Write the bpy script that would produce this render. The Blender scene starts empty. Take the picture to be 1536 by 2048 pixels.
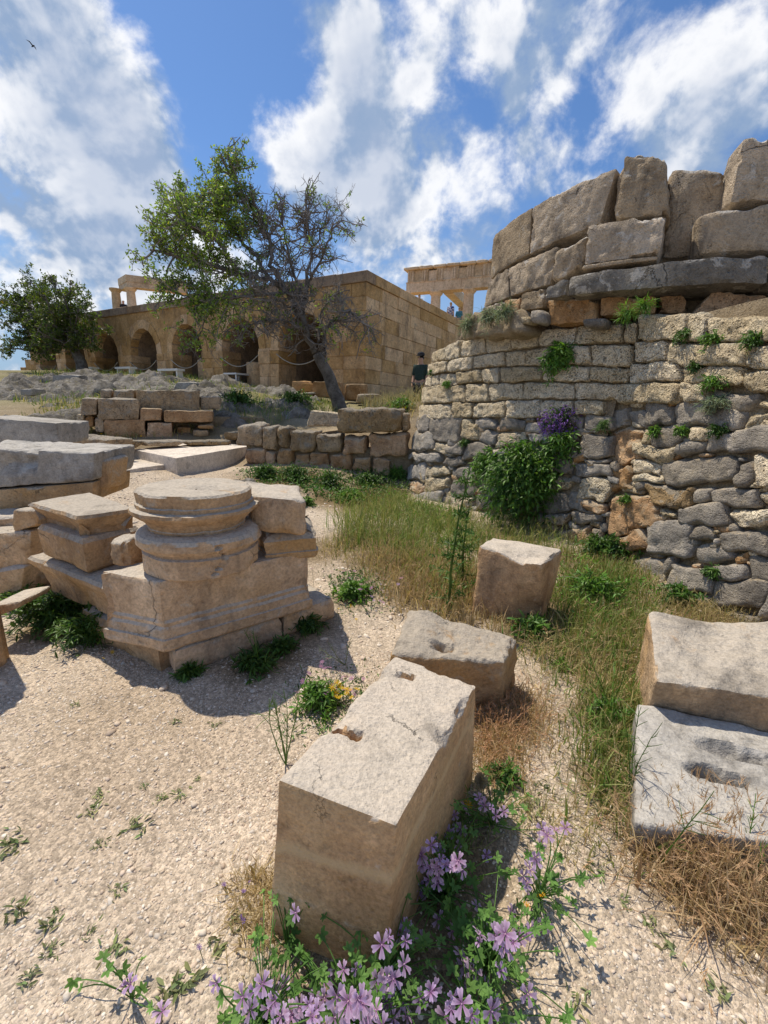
import bpy, math, random
import numpy as np
from mathutils import Vector, Matrix

sc = bpy.context.scene
C = sc.collection
rad = math.radians

# ------------------------------------------------------------------ camera
FPX, PITCH, ROLL, CAMH = 850.0, rad(13.8), rad(2.0), 1.5
cam_d = bpy.data.cameras.new('camera')
cam_d.sensor_fit = 'VERTICAL'
cam_d.sensor_height = 36.0
cam_d.lens = FPX / 2048.0 * 36.0
cam_d.clip_start = 0.05
cam_d.clip_end = 5000
cam = bpy.data.objects.new('camera', cam_d)
C.objects.link(cam)
_f = Vector((0, math.cos(PITCH), -math.sin(PITCH)))
_u0 = Vector((0, math.sin(PITCH), math.cos(PITCH)))
_r0 = Vector((1, 0, 0))
_r = math.cos(ROLL) * _r0 + math.sin(ROLL) * _u0
_u = -math.sin(ROLL) * _r0 + math.cos(ROLL) * _u0
cam.matrix_world = Matrix(((_r.x, _u.x, -_f.x, 0), (_r.y, _u.y, -_f.y, 0), (_r.z, _u.z, -_f.z, CAMH), (0, 0, 0, 1)))
sc.camera = cam

# ------------------------------------------------------------------ light
SUN_AZ, SUN_EL = rad(50.0), rad(64.0)      # azimuth counted to the left of +Y
SUND = Vector((-math.sin(SUN_AZ) * math.cos(SUN_EL), math.cos(SUN_AZ) * math.cos(SUN_EL), math.sin(SUN_EL)))
sun_d = bpy.data.lights.new('sun', 'SUN')
sun_d.energy = 3.8
sun_d.angle = rad(0.6)
sun_d.color = (1.0, 0.90, 0.74)
sun = bpy.data.objects.new('sun', sun_d)
C.objects.link(sun)
sun.rotation_euler = (-SUND).to_track_quat('-Z', 'Y').to_euler()
sun.location = (-20, 25, 45)

sc.view_settings.view_transform = 'Standard'
sc.view_settings.look = 'None'
sc.view_settings.gamma = 1
sc.view_settings.exposure = 0.34
sc.view_settings.use_curve_mapping = False
sc.cycles.max_bounces = 6
sc.cycles.transparent_max_bounces = 8


def ray(px, py):
    r = px - 768.0
    u = 1024.0 - py
    rr = r * math.cos(ROLL) - u * math.sin(ROLL)
    uu = r * math.sin(ROLL) + u * math.cos(ROLL)
    return np.array((rr, FPX * math.cos(PITCH) + uu * math.sin(PITCH), -FPX * math.sin(PITCH) + uu * math.cos(PITCH)))


CAMP = np.array((0, 0, CAMH))


def PY(px, py, Y):
    d = ray(px, py)
    return CAMP + d * (Y / d[1])


def PZ(px, py, z):
    d = ray(px, py)
    return CAMP + d * ((z - CAMH) / d[2])


# ------------------------------------------------------------------ world: sky with clouds
def new_nt(idb):
    nt = idb.node_tree
    for n in list(nt.nodes):
        nt.nodes.remove(n)
    return nt


class NB:
    """small node-tree builder"""

    def __init__(s, nt):
        s.nt = nt

    def n(s, t, **kw):
        nd = s.nt.nodes.new(t)
        for k, v in kw.items():
            setattr(nd, k, v)
        return nd

    def put(s, sock, v):
        if v is None:
            return
        if isinstance(v, bpy.types.NodeSocket):
            s.nt.links.new(v, sock)
        else:
            if hasattr(sock, 'default_value'):
                dv = sock.default_value
                try:
                    if len(dv) == 4 and len(v) == 3:
                        v = (*v, 1)
                except TypeError:
                    pass
                sock.default_value = v

    def math(s, op, a, b=None, c=None, clamp=False):
        nd = s.n('ShaderNodeMath', operation=op, use_clamp=clamp)
        for i, v in enumerate((a, b, c)):
            s.put(nd.inputs[i], v)
        return nd.outputs[0]

    def vmath(s, op, a, b=None, sc_=None):
        nd = s.n('ShaderNodeVectorMath', operation=op)
        s.put(nd.inputs[0], a)
        if b is not None:
            s.put(nd.inputs[1], b)
        if sc_ is not None:
            s.put(nd.inputs['Scale'], sc_)
        return nd.outputs['Value'] if op in ('DOT_PRODUCT', 'LENGTH') else nd.outputs[0]

    def noise(s, vec, scale, detail=4, rough=0.55, dist=0.0):
        nd = s.n('ShaderNodeTexNoise')
        s.put(nd.inputs['Vector'], vec)
        nd.inputs['Scale'].default_value = scale
        nd.inputs['Detail'].default_value = detail
        nd.inputs['Roughness'].default_value = rough
        nd.inputs['Distortion'].default_value = dist
        return nd.outputs['Fac']

    def voro(s, vec, scale, feature='F1', out='Distance', rnd=1.0):
        nd = s.n('ShaderNodeTexVoronoi', feature=feature)
        s.put(nd.inputs['Vector'], vec)
        nd.inputs['Scale'].default_value = scale
        nd.inputs['Randomness'].default_value = rnd
        return nd.outputs[out]

    def ramp(s, f, stops, interp='LINEAR'):
        nd = s.n('ShaderNodeValToRGB')
        cr = nd.color_ramp
        cr.interpolation = interp
        while len(cr.elements) < len(stops):
            cr.elements.new(0.5)
        for e, (p, c) in zip(cr.elements, stops):
            e.position = p
            if not hasattr(c, '__len__'):
                c = (c, c, c)
            e.color = (*c[:3], 1)
        s.put(nd.inputs[0], f)
        return nd.outputs[0]

    def mr(s, v, a, b, c=0.0, d=1.0, smooth=True):
        nd = s.n('ShaderNodeMapRange')
        nd.interpolation_type = 'SMOOTHSTEP' if smooth else 'LINEAR'
        s.put(nd.inputs[0], v)
        for i, x in enumerate((a, b, c, d)):
            s.put(nd.inputs[i + 1], x)
        return nd.outputs[0]

    def mix(s, f, a, b, blend='MIX'):
        nd = s.n('ShaderNodeMix', data_type='RGBA', blend_type=blend)
        s.put(nd.inputs[0], f)
        s.put(nd.inputs[6], a)
        s.put(nd.inputs[7], b)
        return nd.outputs[2]


world = bpy.data.worlds.new('World')
sc.world = world
world.use_nodes = True
nb = NB(new_nt(world))
w_out = nb.n('ShaderNodeOutputWorld')
bg = nb.n('ShaderNodeBackground')
bg.inputs[1].default_value = 0.15
nb.nt.links.new(bg.outputs[0], w_out.inputs[0])
sky = nb.n('ShaderNodeTexSky', sky_type='NISHITA')
sky.sun_disc = False
sky.sun_elevation = SUN_EL
sky.sun_rotation = -SUN_AZ
sky.altitude = 100
sky.air_density = 1.0
sky.dust_density = 0.4
sky.ozone_density = 2.5
tc = nb.n('ShaderNodeTexCoord')
dirv = nb.vmath('NORMALIZE', tc.outputs['Generated'])
sep = nb.n('ShaderNodeSeparateXYZ')
nb.put(sep.inputs[0], dirv)
zc = nb.math('ADD', nb.math('MAXIMUM', sep.outputs[2], 0.0), 0.9)
cmb = nb.n('ShaderNodeCombineXYZ')
nb.put(cmb.inputs[0], nb.math('DIVIDE', sep.outputs[0], zc))
nb.put(cmb.inputs[1], nb.math('DIVIDE', sep.outputs[1], zc))
cpos = cmb.outputs[0]
# cloud banks: broad masses where they stand in the sky (direction, spread, weight)
BANKS = [((40, 80), .11, .13), ((150, 150), .10, .17), ((250, 230), .10, .19), ((340, 320), .09, .15), ((90, 370), .13, .19), ((230, 440), .13, .20), ((40, 480), .09, .12), ((330, 500), .08, .10),
         ((610, 190), .11, .18), ((700, 260), .14, .20), ((800, 260), .10, .16), ((860, 420), .11, .20), ((720, 390), .11, .16), ((690, 70), .05, .16), ((480, 280), .07, .12),
         ((830, 40), .08, .10), ((980, 110), .11, .12), ((1060, 280), .10, .18), ((1300, 150), .18, .09), ((1480, 280), .14, .08), ((1150, 110), .09, .06),
         ((500, 90), .15, -.22), ((400, 170), .09, -.16), ((570, 140), .05, -.10), ((930, 290), .09, -.26), ((830, 150), .06, -.16), ((1190, 250), .05, -.22),
         ((90, 285), .07, -.20), ((330, 120), .09, -.2), ((420, 420), .07, -.1), ((420, 370), .08, -.12), ((560, 330), .05, -.08), ((960, 440), .07, -.14), ((1390, 40), .05, -.12), ((1130, 190), .04, -.12), ((600, 470), .08, -.08)]
bias = None
for (pp, spread, wgt) in BANKS:
    d = ray(*pp)
    d = d / np.linalg.norm(d)
    dt = nb.vmath('DOT_PRODUCT', dirv, tuple(d))
    v = nb.mr(dt, math.cos(spread * 1.7), 1.0, 0.0, wgt)
    bias = v if bias is None else nb.math('ADD', bias, v)


def cloud_density(vec, det):
    a = nb.noise(vec, 4.0, 2, 0.5, 0.2)
    b_ = nb.noise(nb.vmath('ADD', vec, (5.3, 1.7, 0)), 9.5, det, 0.60, 0.15)
    return nb.math('ADD', nb.math('ADD', nb.math('MULTIPLY', a, 0.55), nb.math('MULTIPLY', b_, 1.0)), nb.math('SUBTRACT', nb.math('MULTIPLY', bias, 0.62), 0.285))


d0 = cloud_density(cpos, 8)
sunp = SUND.x / (SUND.z + .9), SUND.y / (SUND.z + .9)
off = nb.vmath('SUBTRACT', (sunp[0], sunp[1], 0), cpos)
d1 = cloud_density(nb.vmath('ADD', cpos, nb.vmath('SCALE', off, sc_=0.085)), 4)
cover = nb.mr(d0, 0.465, 0.68)
lit = nb.mr(nb.math('SUBTRACT', d0, d1), -0.12, 0.13)
thick = nb.mr(d0, 0.62, 0.9)
ccol = nb.mix(lit, (1.6, 2.2, 3.2), (5.5, 5.5, 5.55))
ccol = nb.mix(nb.math('MULTIPLY', thick, 0.62), ccol, (2.2, 2.65, 3.5))
skyc = nb.mix(1.0, sky.outputs[0], (0.45, 0.58, 0.72), 'MULTIPLY')
lowb = nb.mr(sep.outputs[2], 0.02, 0.45, 0.85, 0.0)
skyc = nb.mix(lowb, skyc, (1.8, 2.55, 3.55))
final = nb.mix(nb.math('MULTIPLY', cover, 0.95), skyc, ccol)
nb.put(bg.inputs[0], final)

# ------------------------------------------------------------------ noise in numpy
_rt = np.random.default_rng(7)
_TAB = _rt.random(4096) * 2 - 1


def vnoise(p, seed=0):
    p = np.asarray(p, float)
    i = np.floor(p).astype(np.int64)
    f = p - i
    f = f * f * (3 - 2 * f)
    r = 0.0
    for dx in (0, 1):
        wx = f[:, 0] if dx else 1 - f[:, 0]
        for dy in (0, 1):
            wy = f[:, 1] if dy else 1 - f[:, 1]
            for dz in (0, 1):
                wz = f[:, 2] if dz else 1 - f[:, 2]
                h = ((i[:, 0] + dx) * 73856093 ^ (i[:, 1] + dy) * 19349663 ^ (i[:, 2] + dz) * 83492791 ^ (seed * 2654435)) & 0x7fffffff
                h = (h ^ (h >> 13)) * 1274126177 & 0x7fffffff
                r = r + wx * wy * wz * _TAB[(h >> 7) & 4095]
    return r


def fbm(p, octv=4, seed=0, gain=0.5):
    p = np.asarray(p, float)
    a, s, t = 1.0, 0.0, 0.0
    for o in range(octv):
        s = s + a * vnoise(p * (2.03 ** o) + o * 17.3, seed + o * 31)
        t += a
        a *= gain
    return s / t


def ridged(p, octv=4, seed=0):
    a, s, t = 1.0, 0.0, 0.0
    p = np.asarray(p, float)
    for o in range(octv):
        s = s + a * (1 - np.abs(vnoise(p * (2.1 ** o) + o * 9.1, seed + o * 13)) * 2)
        t += a
        a *= .5
    return s / t


# ------------------------------------------------------------------ object helpers
def tag(o, label=None, cat=None, group=None, kind=None):
    if label:
        o['label'] = label
    if cat:
        o['category'] = cat
    if group:
        o['group'] = group
    if kind or label:
        o['kind'] = kind or 'thing'
    return o


def empty(name, loc, label=None, cat=None, group=None, kind='thing'):
    o = bpy.data.objects.new(name, None)
    o.empty_display_size = 0.1
    o.location = tuple(loc)
    C.objects.link(o)
    return tag(o, label, cat, group, kind)


def wloc(o):
    v = Vector((0, 0, 0))
    while o is not None:
        v = v + o.location
        o = o.parent
    return np.array(v)


def link(me, name, mat, parent=None, loc=(0, 0, 0)):
    o = bpy.data.objects.new(name, me)
    if mat is not None and len(me.materials) == 0:
        me.materials.append(mat)
    C.objects.link(o)
    if parent is not None:
        o.parent = parent
        o.location = tuple(np.asarray(loc, float) - wloc(parent))
    else:
        o.location = tuple(loc)
    return o


def np_mesh(name, V, F, col=None, smooth=False, sharp=0):
    """V (n,3), F (m,k) equal-sized faces; col (n,3) vertex tint"""
    V = np.asarray(V, np.float32)
    F = np.asarray(F, np.int32)
    me = bpy.data.meshes.new(name)
    m, k = F.shape
    me.vertices.add(len(V))
    me.vertices.foreach_set('co', V.ravel())
    me.loops.add(m * k)
    me.loops.foreach_set('vertex_index', F.ravel())
    me.polygons.add(m)
    me.polygons.foreach_set('loop_start', np.arange(0, m * k, k, dtype=np.int32))
    me.polygons.foreach_set('loop_total', np.full(m, k, np.int32))
    if smooth:
        me.polygons.foreach_set('use_smooth', np.ones(m, bool))
    if col is not None:
        ca = me.color_attributes.new('tint', 'FLOAT_COLOR', 'POINT')
        cc = np.ones((len(V), 4), np.float32)
        cc[:, :3] = col
        ca.data.foreach_set('color', cc.ravel())
    me.update(calc_edges=True)
    me.validate()
    if smooth and sharp:
        me.set_sharp_from_angle(angle=rad(sharp))
    return me


def mesh_obj(name, V, F, mat, parent=None, col=None, smooth=False, loc=None, sharp=0):
    V = np.asarray(V, float)
    if loc is None:
        loc = wloc(parent) if parent is not None else np.array((V[:, 0].mean(), V[:, 1].mean(), V[:, 2].min()))
    me = np_mesh(name, V - np.asarray(loc, float), F, col, smooth, sharp)
    return link(me, name, mat, parent, loc)


class MB:
    """collects tubes and boxes with mixed faces"""

    def __init__(s):
        s.v, s.f, s.c, s.n = [], [], [], 0

    def add(s, V, F, col=None):
        V = np.asarray(V, float)
        s.v.append(V)
        s.f += [tuple(int(i) + s.n for i in f) for f in F]
        s.c.append(np.tile(np.asarray(col if col is not None else (1, 1, 1), float), (len(V), 1)))
        s.n += len(V)

    def box(s, M, a, b, col=None):
        """M(a,b,c)->world for a box between corners a and b in a local frame"""
        pts = [M(x, y, z) for z in (a[2], b[2]) for (x, y) in ((a[0], a[1]), (b[0], a[1]), (b[0], b[1]), (a[0], b[1]))]
        s.add(pts, [(3, 2, 1, 0), (4, 5, 6, 7), (0, 1, 5, 4), (1, 2, 6, 5), (2, 3, 7, 6), (3, 0, 4, 7)], col)

    def tube(s, pts, radii, k=6, cap=True, col=None):
        pts = np.asarray(pts, float)
        n = len(pts)
        radii = np.broadcast_to(np.asarray(radii, float), (n,))
        t = np.gradient(pts, axis=0) if n > 2 else np.tile(pts[1] - pts[0], (2, 1))
        t = t / (np.linalg.norm(t, axis=1)[:, None] + 1e-9)
        ref = np.array((0, 0, 1.0)) if abs(t[0][2]) < .9 else np.array((1.0, 0, 0))
        V = []
        x = np.cross(ref, t[0])
        for i in range(n):
            x = x - t[i] * x.dot(t[i])
            x /= np.linalg.norm(x) + 1e-9
            y = np.cross(t[i], x)
            for j in range(k):
                a = 2 * math.pi * j / k
                V.append(pts[i] + radii[i] * (math.cos(a) * x + math.sin(a) * y))
        F = []
        for i in range(n - 1):
            for j in range(k):
                F.append((i * k + j, i * k + (j + 1) % k, (i + 1) * k + (j + 1) % k, (i + 1) * k + j))
        if cap:
            F.append(tuple(range(k - 1, -1, -1)))
            F.append(tuple((n - 1) * k + j for j in range(k)))
        s.add(V, F, col)

    def build(s, name, mat, parent=None, smooth=False, loc=None):
        V = np.concatenate(s.v)
        if loc is None:
            loc = wloc(parent) if parent is not None else np.array((V[:, 0].mean(), V[:, 1].mean(), V[:, 2].min()))
        me = bpy.data.meshes.new(name)
        me.from_pydata((V - np.asarray(loc, float)).tolist(), [], s.f)
        ca = me.color_attributes.new('tint', 'FLOAT_COLOR', 'POINT')
        cc = np.ones((len(V), 4), np.float32)
        cc[:, :3] = np.concatenate(s.c)
        ca.data.foreach_set('color', cc.ravel())
        if smooth:
            me.polygons.foreach_set('use_smooth', np.ones(len(me.polygons), bool))
        return link(me, name, mat, parent, loc)


# ------------------------------------------------------------------ materials
def principled(nbx, col, rough=0.9, bump=None, bstr=0.5, bdist=0.02, spec=0.25):
    out = nbx.n('ShaderNodeOutputMaterial')
    p = nbx.n('ShaderNodeBsdfPrincipled')
    nbx.put(p.inputs['Base Color'], col)
    nbx.put(p.inputs['Roughness'], rough)
    p.inputs['Specular IOR Level'].default_value = spec
    if bump is not None:
        b = nbx.n('ShaderNodeBump')
        b.inputs['Strength'].default_value = bstr
        b.inputs['Distance'].default_value = bdist
        nbx.put(b.inputs['Height'], bump)
        nbx.nt.links.new(b.outputs[0], p.inputs['Normal'])
    nbx.nt.links.new(p.outputs[0], out.inputs[0])
    return p


def newmat(name):
    m = bpy.data.materials.new(name)
    m.use_nodes = True
    return m, NB(new_nt(m))


def stone_mat(name, dark, mid, light, crust=None, crust_amt=0.5, top_amt=0.35, pits=0.0, scale=1.0, bstr=0.6, bdist=0.02, strata=0.0, stain=0.0, warm=None, cw=0.18):
    m, b = newmat(name)
    g = b.n('ShaderNodeNewGeometry')
    pos = g.outputs['Position']
    oi = b.n('ShaderNodeObjectInfo')
    n1 = b.noise(pos, 2.2 * scale, 5, 0.6, 0.4)
    col = b.ramp(n1, [(0.28, dark), (0.5, mid), (0.72, light)])
    n2 = b.noise(pos, 14 * scale, 5, 0.65)
    col = b.mix(0.75, col, b.ramp(n2, [(0.28, 0.5), (0.40, 0.8), (0.45, 1.0), (0.58, 1.08), (0.66, 1.4)]), 'MULTIPLY')
    if warm:
        nw = b.noise(b.vmath('ADD', pos, (31, 4, 9)), 1.6 * scale, 4, 0.6)
        col = b.mix(b.mr(nw, 0.5, 0.66), col, warm)
    if crust:
        n3 = b.noise(b.vmath('ADD', pos, (7, 3, 1)), 5.5 * scale, 6, 0.68, 0.6)
        sp = b.n('ShaderNodeSeparateXYZ')
        b.put(sp.inputs[0], g.outputs['Normal'])
        up = b.mr(sp.outputs[2], 0.15, 0.75, 0.0, top_amt)
        cm = b.mr(b.math('ADD', n3, up), 0.62 - 0.2 * crust_amt, 0.62 + cw - 0.2 * crust_amt)
        col = b.mix(b.math('MULTIPLY', cm, 0.85), col, crust)
    if stain:
        n5 = b.noise(b.vmath('MULTIPLY', pos, (1.0, 1.0, 0.25)), 3.2 * scale, 6, 0.65)
        col = b.mix(b.mr(n5, 0.52, 0.72, 0, stain), col, (0.05, 0.045, 0.04))
    if pits and not strata:
        cp = b.n('ShaderNodeCombineXYZ')
        b.put(cp.inputs[0], b.math('MULTIPLY', n2, 0.22))
        b.put(cp.inputs[1], b.math('MULTIPLY', n1, 0.35))
        ck = b.voro(b.vmath('ADD', pos, cp.outputs[0]), 1.7 * scale, 'DISTANCE_TO_EDGE')
        ckm = b.math('MULTIPLY', b.mr(ck, 0.0, 0.009, 1, 0), b.mr(n1, 0.54, 0.64))
        col = b.mix(b.math('MULTIPLY', ckm, 0.5), col, (.07, .055, .04))
    else:
        ckm = None
    sp_ = b.noise(pos, 60 * scale, 2, 0.7)
    col = b.mix(0.5, col, b.ramp(sp_, [(0.3, 0.6), (0.62, 1.25)]), 'MULTIPLY')
    vr = b.mr(oi.outputs['Random'], 0, 1, 0.82, 1.16, False)
    hs = b.n('ShaderNodeHueSaturation')
    b.put(hs.inputs['Color'], col)
    b.put(hs.inputs['Value'], vr)
    b.put(hs.inputs['Saturation'], b.mr(oi.outputs['Random'], 0, 1, 1.12, 0.88, False))
    h = b.math('ADD', b.math('MULTIPLY', n2, 0.9), b.math('MULTIPLY', sp_, 0.25))
    h = b.math('ADD', h, b.math('MULTIPLY', b.noise(pos, 36 * scale, 3, 0.7), 0.5))
    if ckm is not None:
        h = b.math('SUBTRACT', h, b.math('MULTIPLY', ckm, 0.8))
    if pits:
        v = b.voro(pos, 26 * scale)
        pn = b.noise(pos, 9 * scale, 4, 0.6)
        pt = b.math('MULTIPLY', b.mr(v, 0.05, 0.42, 1, 0), b.mr(pn, 0.4, 0.62))
        h = b.math('SUBTRACT', h, b.math('MULTIPLY', pt, 1.3 * pits))
        v2 = b.voro(pos, 63 * scale)
        h = b.math('SUBTRACT', h, b.math('MULTIPLY', b.mr(v2, 0.05, 0.45, 1, 0), 0.45 * pits))
    if strata:
        sv = b.noise(b.vmath('MULTIPLY', pos, (1.2, 1.2, 9.0)), 3.0 * scale, 5, 0.6)
        h = b.math('ADD', h, b.math('MULTIPLY', sv, strata))
    principled(b, hs.outputs[0], 0.92, h, bstr, bdist, 0.15)
    return m


M = {}
M['marble'] = stone_mat('weathered_limestone', (0.306, 0.196, 0.109), (0.454, 0.313, 0.187), (0.590, 0.440, 0.285), (.425, .39, .335), 0.35, 0.30, 0.25, 1.0, 0.8, 0.016, 0, 0.55, warm=(.46, .30, .15))
M['grey_marble'] = stone_mat('grey_veined_marble', (.18, .165, .145), (.28, .26, .23), (.38, .355, .315), (.40, .375, .335), 0.3, 0.2, 0.2, 1.2, 0.8, 0.015, 0.2, 0.45)
M['block'] = stone_mat('brown_limestone', (0.309, 0.182, 0.088), (0.481, 0.302, 0.155), (0.619, 0.424, 0.236), (.49, .445, .38), 0.16, 0.46, 0.25, 1.4, 0.75, 0.014, 0, 0.4, warm=(.47, .315, .165))
M['poros'] = stone_mat('pitted_beige_poros', (.48, .385, .245), (.70, .575, .39), (.78, .68, .50), (.60, .54, .42), 0.3, 0.1, 1.2, 1.2, 1.0, 0.05, 0, 0.12)
M['poros_grey'] = stone_mat('grey_crusted_poros', (0.258, 0.180, 0.106), (0.414, 0.294, 0.170), (0.560, 0.412, 0.253), (.33, .30, .25), 0.6, 0.25, 1.0, 1.2, 1.0, 0.03, 0, 0.35)
M['orange'] = stone_mat('orange_poros', (0.304, 0.170, 0.084), (0.465, 0.285, 0.151), (0.589, 0.405, 0.241), (.45, .36, .25), 0.3, 0.3, 0.6, 1.2, 1.0, 0.025, 0, 0.3)
M['rubble'] = stone_mat('blue_grey_rubble', (0.151, 0.138, 0.122), (0.292, 0.260, 0.221), (0.497, 0.435, 0.351), (.50, .41, .29), 0.32, 0.1, 0.3, 1.6, 1.0, 0.03, 0.35, 0.25)
M['rubble_light'] = stone_mat('pale_grey_rubble', (0.224, 0.210, 0.185), (0.370, 0.336, 0.290), (0.515, 0.467, 0.399), (0.470, 0.378, 0.257), 0.3, 0.1, 0.3, 1.5, 1.0, 0.03, 0.3, 0.1)
M['mortar'] = stone_mat('earth_mortar', (.22, .165, .10), (.38, .30, .20), (.50, .41, .29), None, 0, 0, 0.5, 2.0, 1.0, 0.03)
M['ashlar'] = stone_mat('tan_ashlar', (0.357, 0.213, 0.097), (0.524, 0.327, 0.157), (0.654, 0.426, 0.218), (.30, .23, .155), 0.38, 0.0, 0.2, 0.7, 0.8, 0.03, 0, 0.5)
M['ashlar_dark'] = stone_mat('dark_capping_vault_shade', (0.172, 0.112, 0.070), (0.286, 0.190, 0.114), (0.415, 0.280, 0.167), (0.130, 0.101, 0.078), 0.5, 0.0, 0.2, 0.8, 0.7, 0.03, 0, 0.4)
M['temple'] = stone_mat('honey_temple_stone', (0.399, 0.295, 0.185), (0.522, 0.405, 0.263), (0.608, 0.495, 0.347), (.38, .29, .19), 0.3, 0.0, 0.1, 0.5, 0.6, 0.03, 0, 0.3)
M['monument'] = stone_mat('dark_grey_marble', (0.193, 0.150, 0.105), (0.385, 0.305, 0.214), (0.567, 0.455, 0.326), (.52, .485, .43), 0.2, 0.25, 0.35, 1.1, 1.0, 0.03, 0, 0.6, warm=(.40, .315, .22), cw=.1)
M['slab_grey'] = stone_mat('patchy_grey_slab', (.13, .118, .10), (.22, .20, .17), (.33, .30, .255), (.52, .485, .43), 0.34, 0.30, 0.4, 0.9, 1.0, 0.03, 0, 0.3, cw=.06)
M['bedrock'] = stone_mat('grey_bedrock', (.10, .09, .075), (.27, .245, .21), (.45, .415, .36), (.22, .19, .11), 0.4, 0.05, 0.5, 1.0, 1.0, 0.08, 0.5, 0.5)
M['paving'] = stone_mat('pale_paving', (0.462, 0.400, 0.326), (0.557, 0.490, 0.409), (0.630, 0.560, 0.474), None, 0, 0, 0.1, 0.8, 0.4, 0.01)


def vein_block():
    m = stone_mat('veined_brown_limestone', (.31, .182, .09), (.48, .30, .155), (.60, .42, .24), (.49, .445, .38), 0.16, 0.46, 0.25, 1.4, 0.75, 0.014, 0, 0.4, warm=(.47, .315, .165))
    b = NB(m.node_tree)
    p = [n for n in m.node_tree.nodes if n.type == 'BSDF_PRINCIPLED'][0]
    src = p.inputs['Base Color'].links[0].from_socket
    g = b.n('ShaderNodeNewGeometry')
    sp = b.n('ShaderNodeSeparateXYZ')
    b.put(sp.inputs[0], g.outputs['Position'])
    wob = b.math('MULTIPLY', b.noise(g.outputs['Position'], 7, 3), 0.07)
    d = b.math('ABSOLUTE', b.math('SUBTRACT', b.math('ADD', sp.outputs[2], wob), b.math('ADD', b.math('MULTIPLY', sp.outputs[0], 0.10), 0.375)))
    b.put(p.inputs['Base Color'], b.mix(b.mr(d, 0.003, 0.03, 0.7, 0.0), src, (.60, .44, .255)))
    return m


M['block_vein'] = vein_block()


def leaf_mat(name, c0, c1, trans=0.3, rough=0.55, spec=0.3, use_tint=True):
    m, b = newmat(name)
    g = b.n('ShaderNodeNewGeometry')
    n = b.noise(g.outputs['Position'], 6, 3)
    col = b.mix(b.mr(n, 0.35, 0.65), c0, c1)
    if use_tint:
        at = b.n('ShaderNodeAttribute', attribute_name='tint')
        col = b.mix(1.0, col, at.outputs['Color'], 'MULTIPLY')
    out = b.n('ShaderNodeOutputMaterial')
    p = b.n('ShaderNodeBsdfPrincipled')
    b.put(p.inputs['Base Color'], col)
    p.inputs['Roughness'].default_value = rough
    p.inputs['Specular IOR Level'].default_value = spec
    t = b.n('ShaderNodeBsdfTranslucent')
    b.put(t.inputs['Color'], b.mix(1.0, col, (1.3, 1.35, 0.8), 'MULTIPLY'))
    mx = b.n('ShaderNodeMixShader')
    mx.inputs[0].default_value = trans
    b.nt.links.new(p.outputs[0], mx.inputs[1])
    b.nt.links.new(t.outputs[0], mx.inputs[2])
    b.nt.links.new(mx.outputs[0], out.inputs[0])
    return m


def flat_mat(name, c, rough=0.8, var=0.25, scale=20, spec=0.2):
    m, b = newmat(name)
    g = b.n('ShaderNodeNewGeometry')
    n = b.noise(g.outputs['Position'], scale, 5, 0.6)
    col = b.mix(1.0, c, b.ramp(n, [(0.3, 1 - var), (0.7, 1 + var)]), 'MULTIPLY')
    principled(b, col, rough, n, 0.3, 0.01, spec)
    return m


def tint_mat(name, rough=0.8):
    m, b = newmat(name)
    at = b.n('ShaderNodeAttribute', attribute_name='tint')
    g = b.n('ShaderNodeNewGeometry')
    n = b.noise(g.outputs['Position'], 90, 3, 0.6)
    col = b.mix(0.5, at.outputs['Color'], b.ramp(n, [(0.3, 0.65), (0.7, 1.25)]), 'MULTIPLY')
    principled(b, col, rough, None, spec=0.2)
    return m


M['leaf'] = leaf_mat('green_leaf', (.045, .10, .018), (.085, .17, .03), 0.28, 0.45, 0.35)
M['leaf_bright'] = leaf_mat('bright_green_leaf', (.08, .18, .025), (.14, .27, .04), 0.32, 0.45, 0.35)
M['leaf_grey'] = leaf_mat('grey_green_leaf', (.17, .21, .13), (.25, .29, .18), 0.2, 0.8, 0.1)
M['leaf_tree'] = leaf_mat('carob_leaf', (.10, .16, .025), (.21, .28, .05), 0.42, 0.45, 0.35)
M['leaf_mallow'] = leaf_mat('mallow_leaf', (.10, .21, .05), (.17, .31, .085), 0.35, 0.6, 0.2)
M['grass'] = leaf_mat('grass_blade', (.95, .95, .95), (1, 1, 1), 0.3, 0.6, 0.2)
M['petal'] = leaf_mat('petal', (1, 1, 1), (.94, .94, .96), 0.3, 0.6, 0.15)
M['bark'] = stone_mat('grey_bark', (.09, .075, .062), (.17, .148, .125), (.26, .23, .20), None, 0, 0, 0.2, 3.0, 1.0, 0.02, 0.5)
M['twig'] = flat_mat('dead_twig', (.20, .175, .155), 0.9)
M['pebble'] = tint_mat('pebble')
M['white_paint'] = flat_mat('white_paint', (.72, .70, .66), 0.5, 0.08)
M['rope'] = flat_mat('rope', (.34, .31, .26), 0.9)
M['wood'] = flat_mat('pale_wood', (.42, .37, .29), 0.8)
M['skin'] = flat_mat('skin', (.48, .29, .2), 0.6, 0.08)
M['black'] = flat_mat('black_cloth', (.025, .025, .028), 0.8)
M['darkteal'] = flat_mat('dark_green_cloth', (.03, .05, .042), 0.85)
M['pinkbag'] = flat_mat('dusty_pink_cloth', (.42, .22, .19), 0.8)
M['denim'] = flat_mat('denim', (.05, .08, .16), 0.85)
M['white_cloth'] = flat_mat('white_cloth', (.62, .66, .70), 0.8)
M['teal_cloth'] = flat_mat('teal_cloth', (.04, .17, .23), 0.8)
M['hair'] = flat_mat('blond_hair', (.33, .23, .12), 0.6)
M['hair_dark'] = flat_mat('dark_hair', (.04, .03, .022), 0.6)


def pattern_mat():
    m, b = newmat('blue_print_cloth')
    g = b.n('ShaderNodeNewGeometry')
    v = b.noise(g.outputs['Position'], 13, 3, 0.6)
    col = b.ramp(v, [(0.46, (.03, .045, .16)), (0.52, (.55, .58, .66))], 'LINEAR')
    principled(b, col, 0.85)
    return m


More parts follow.
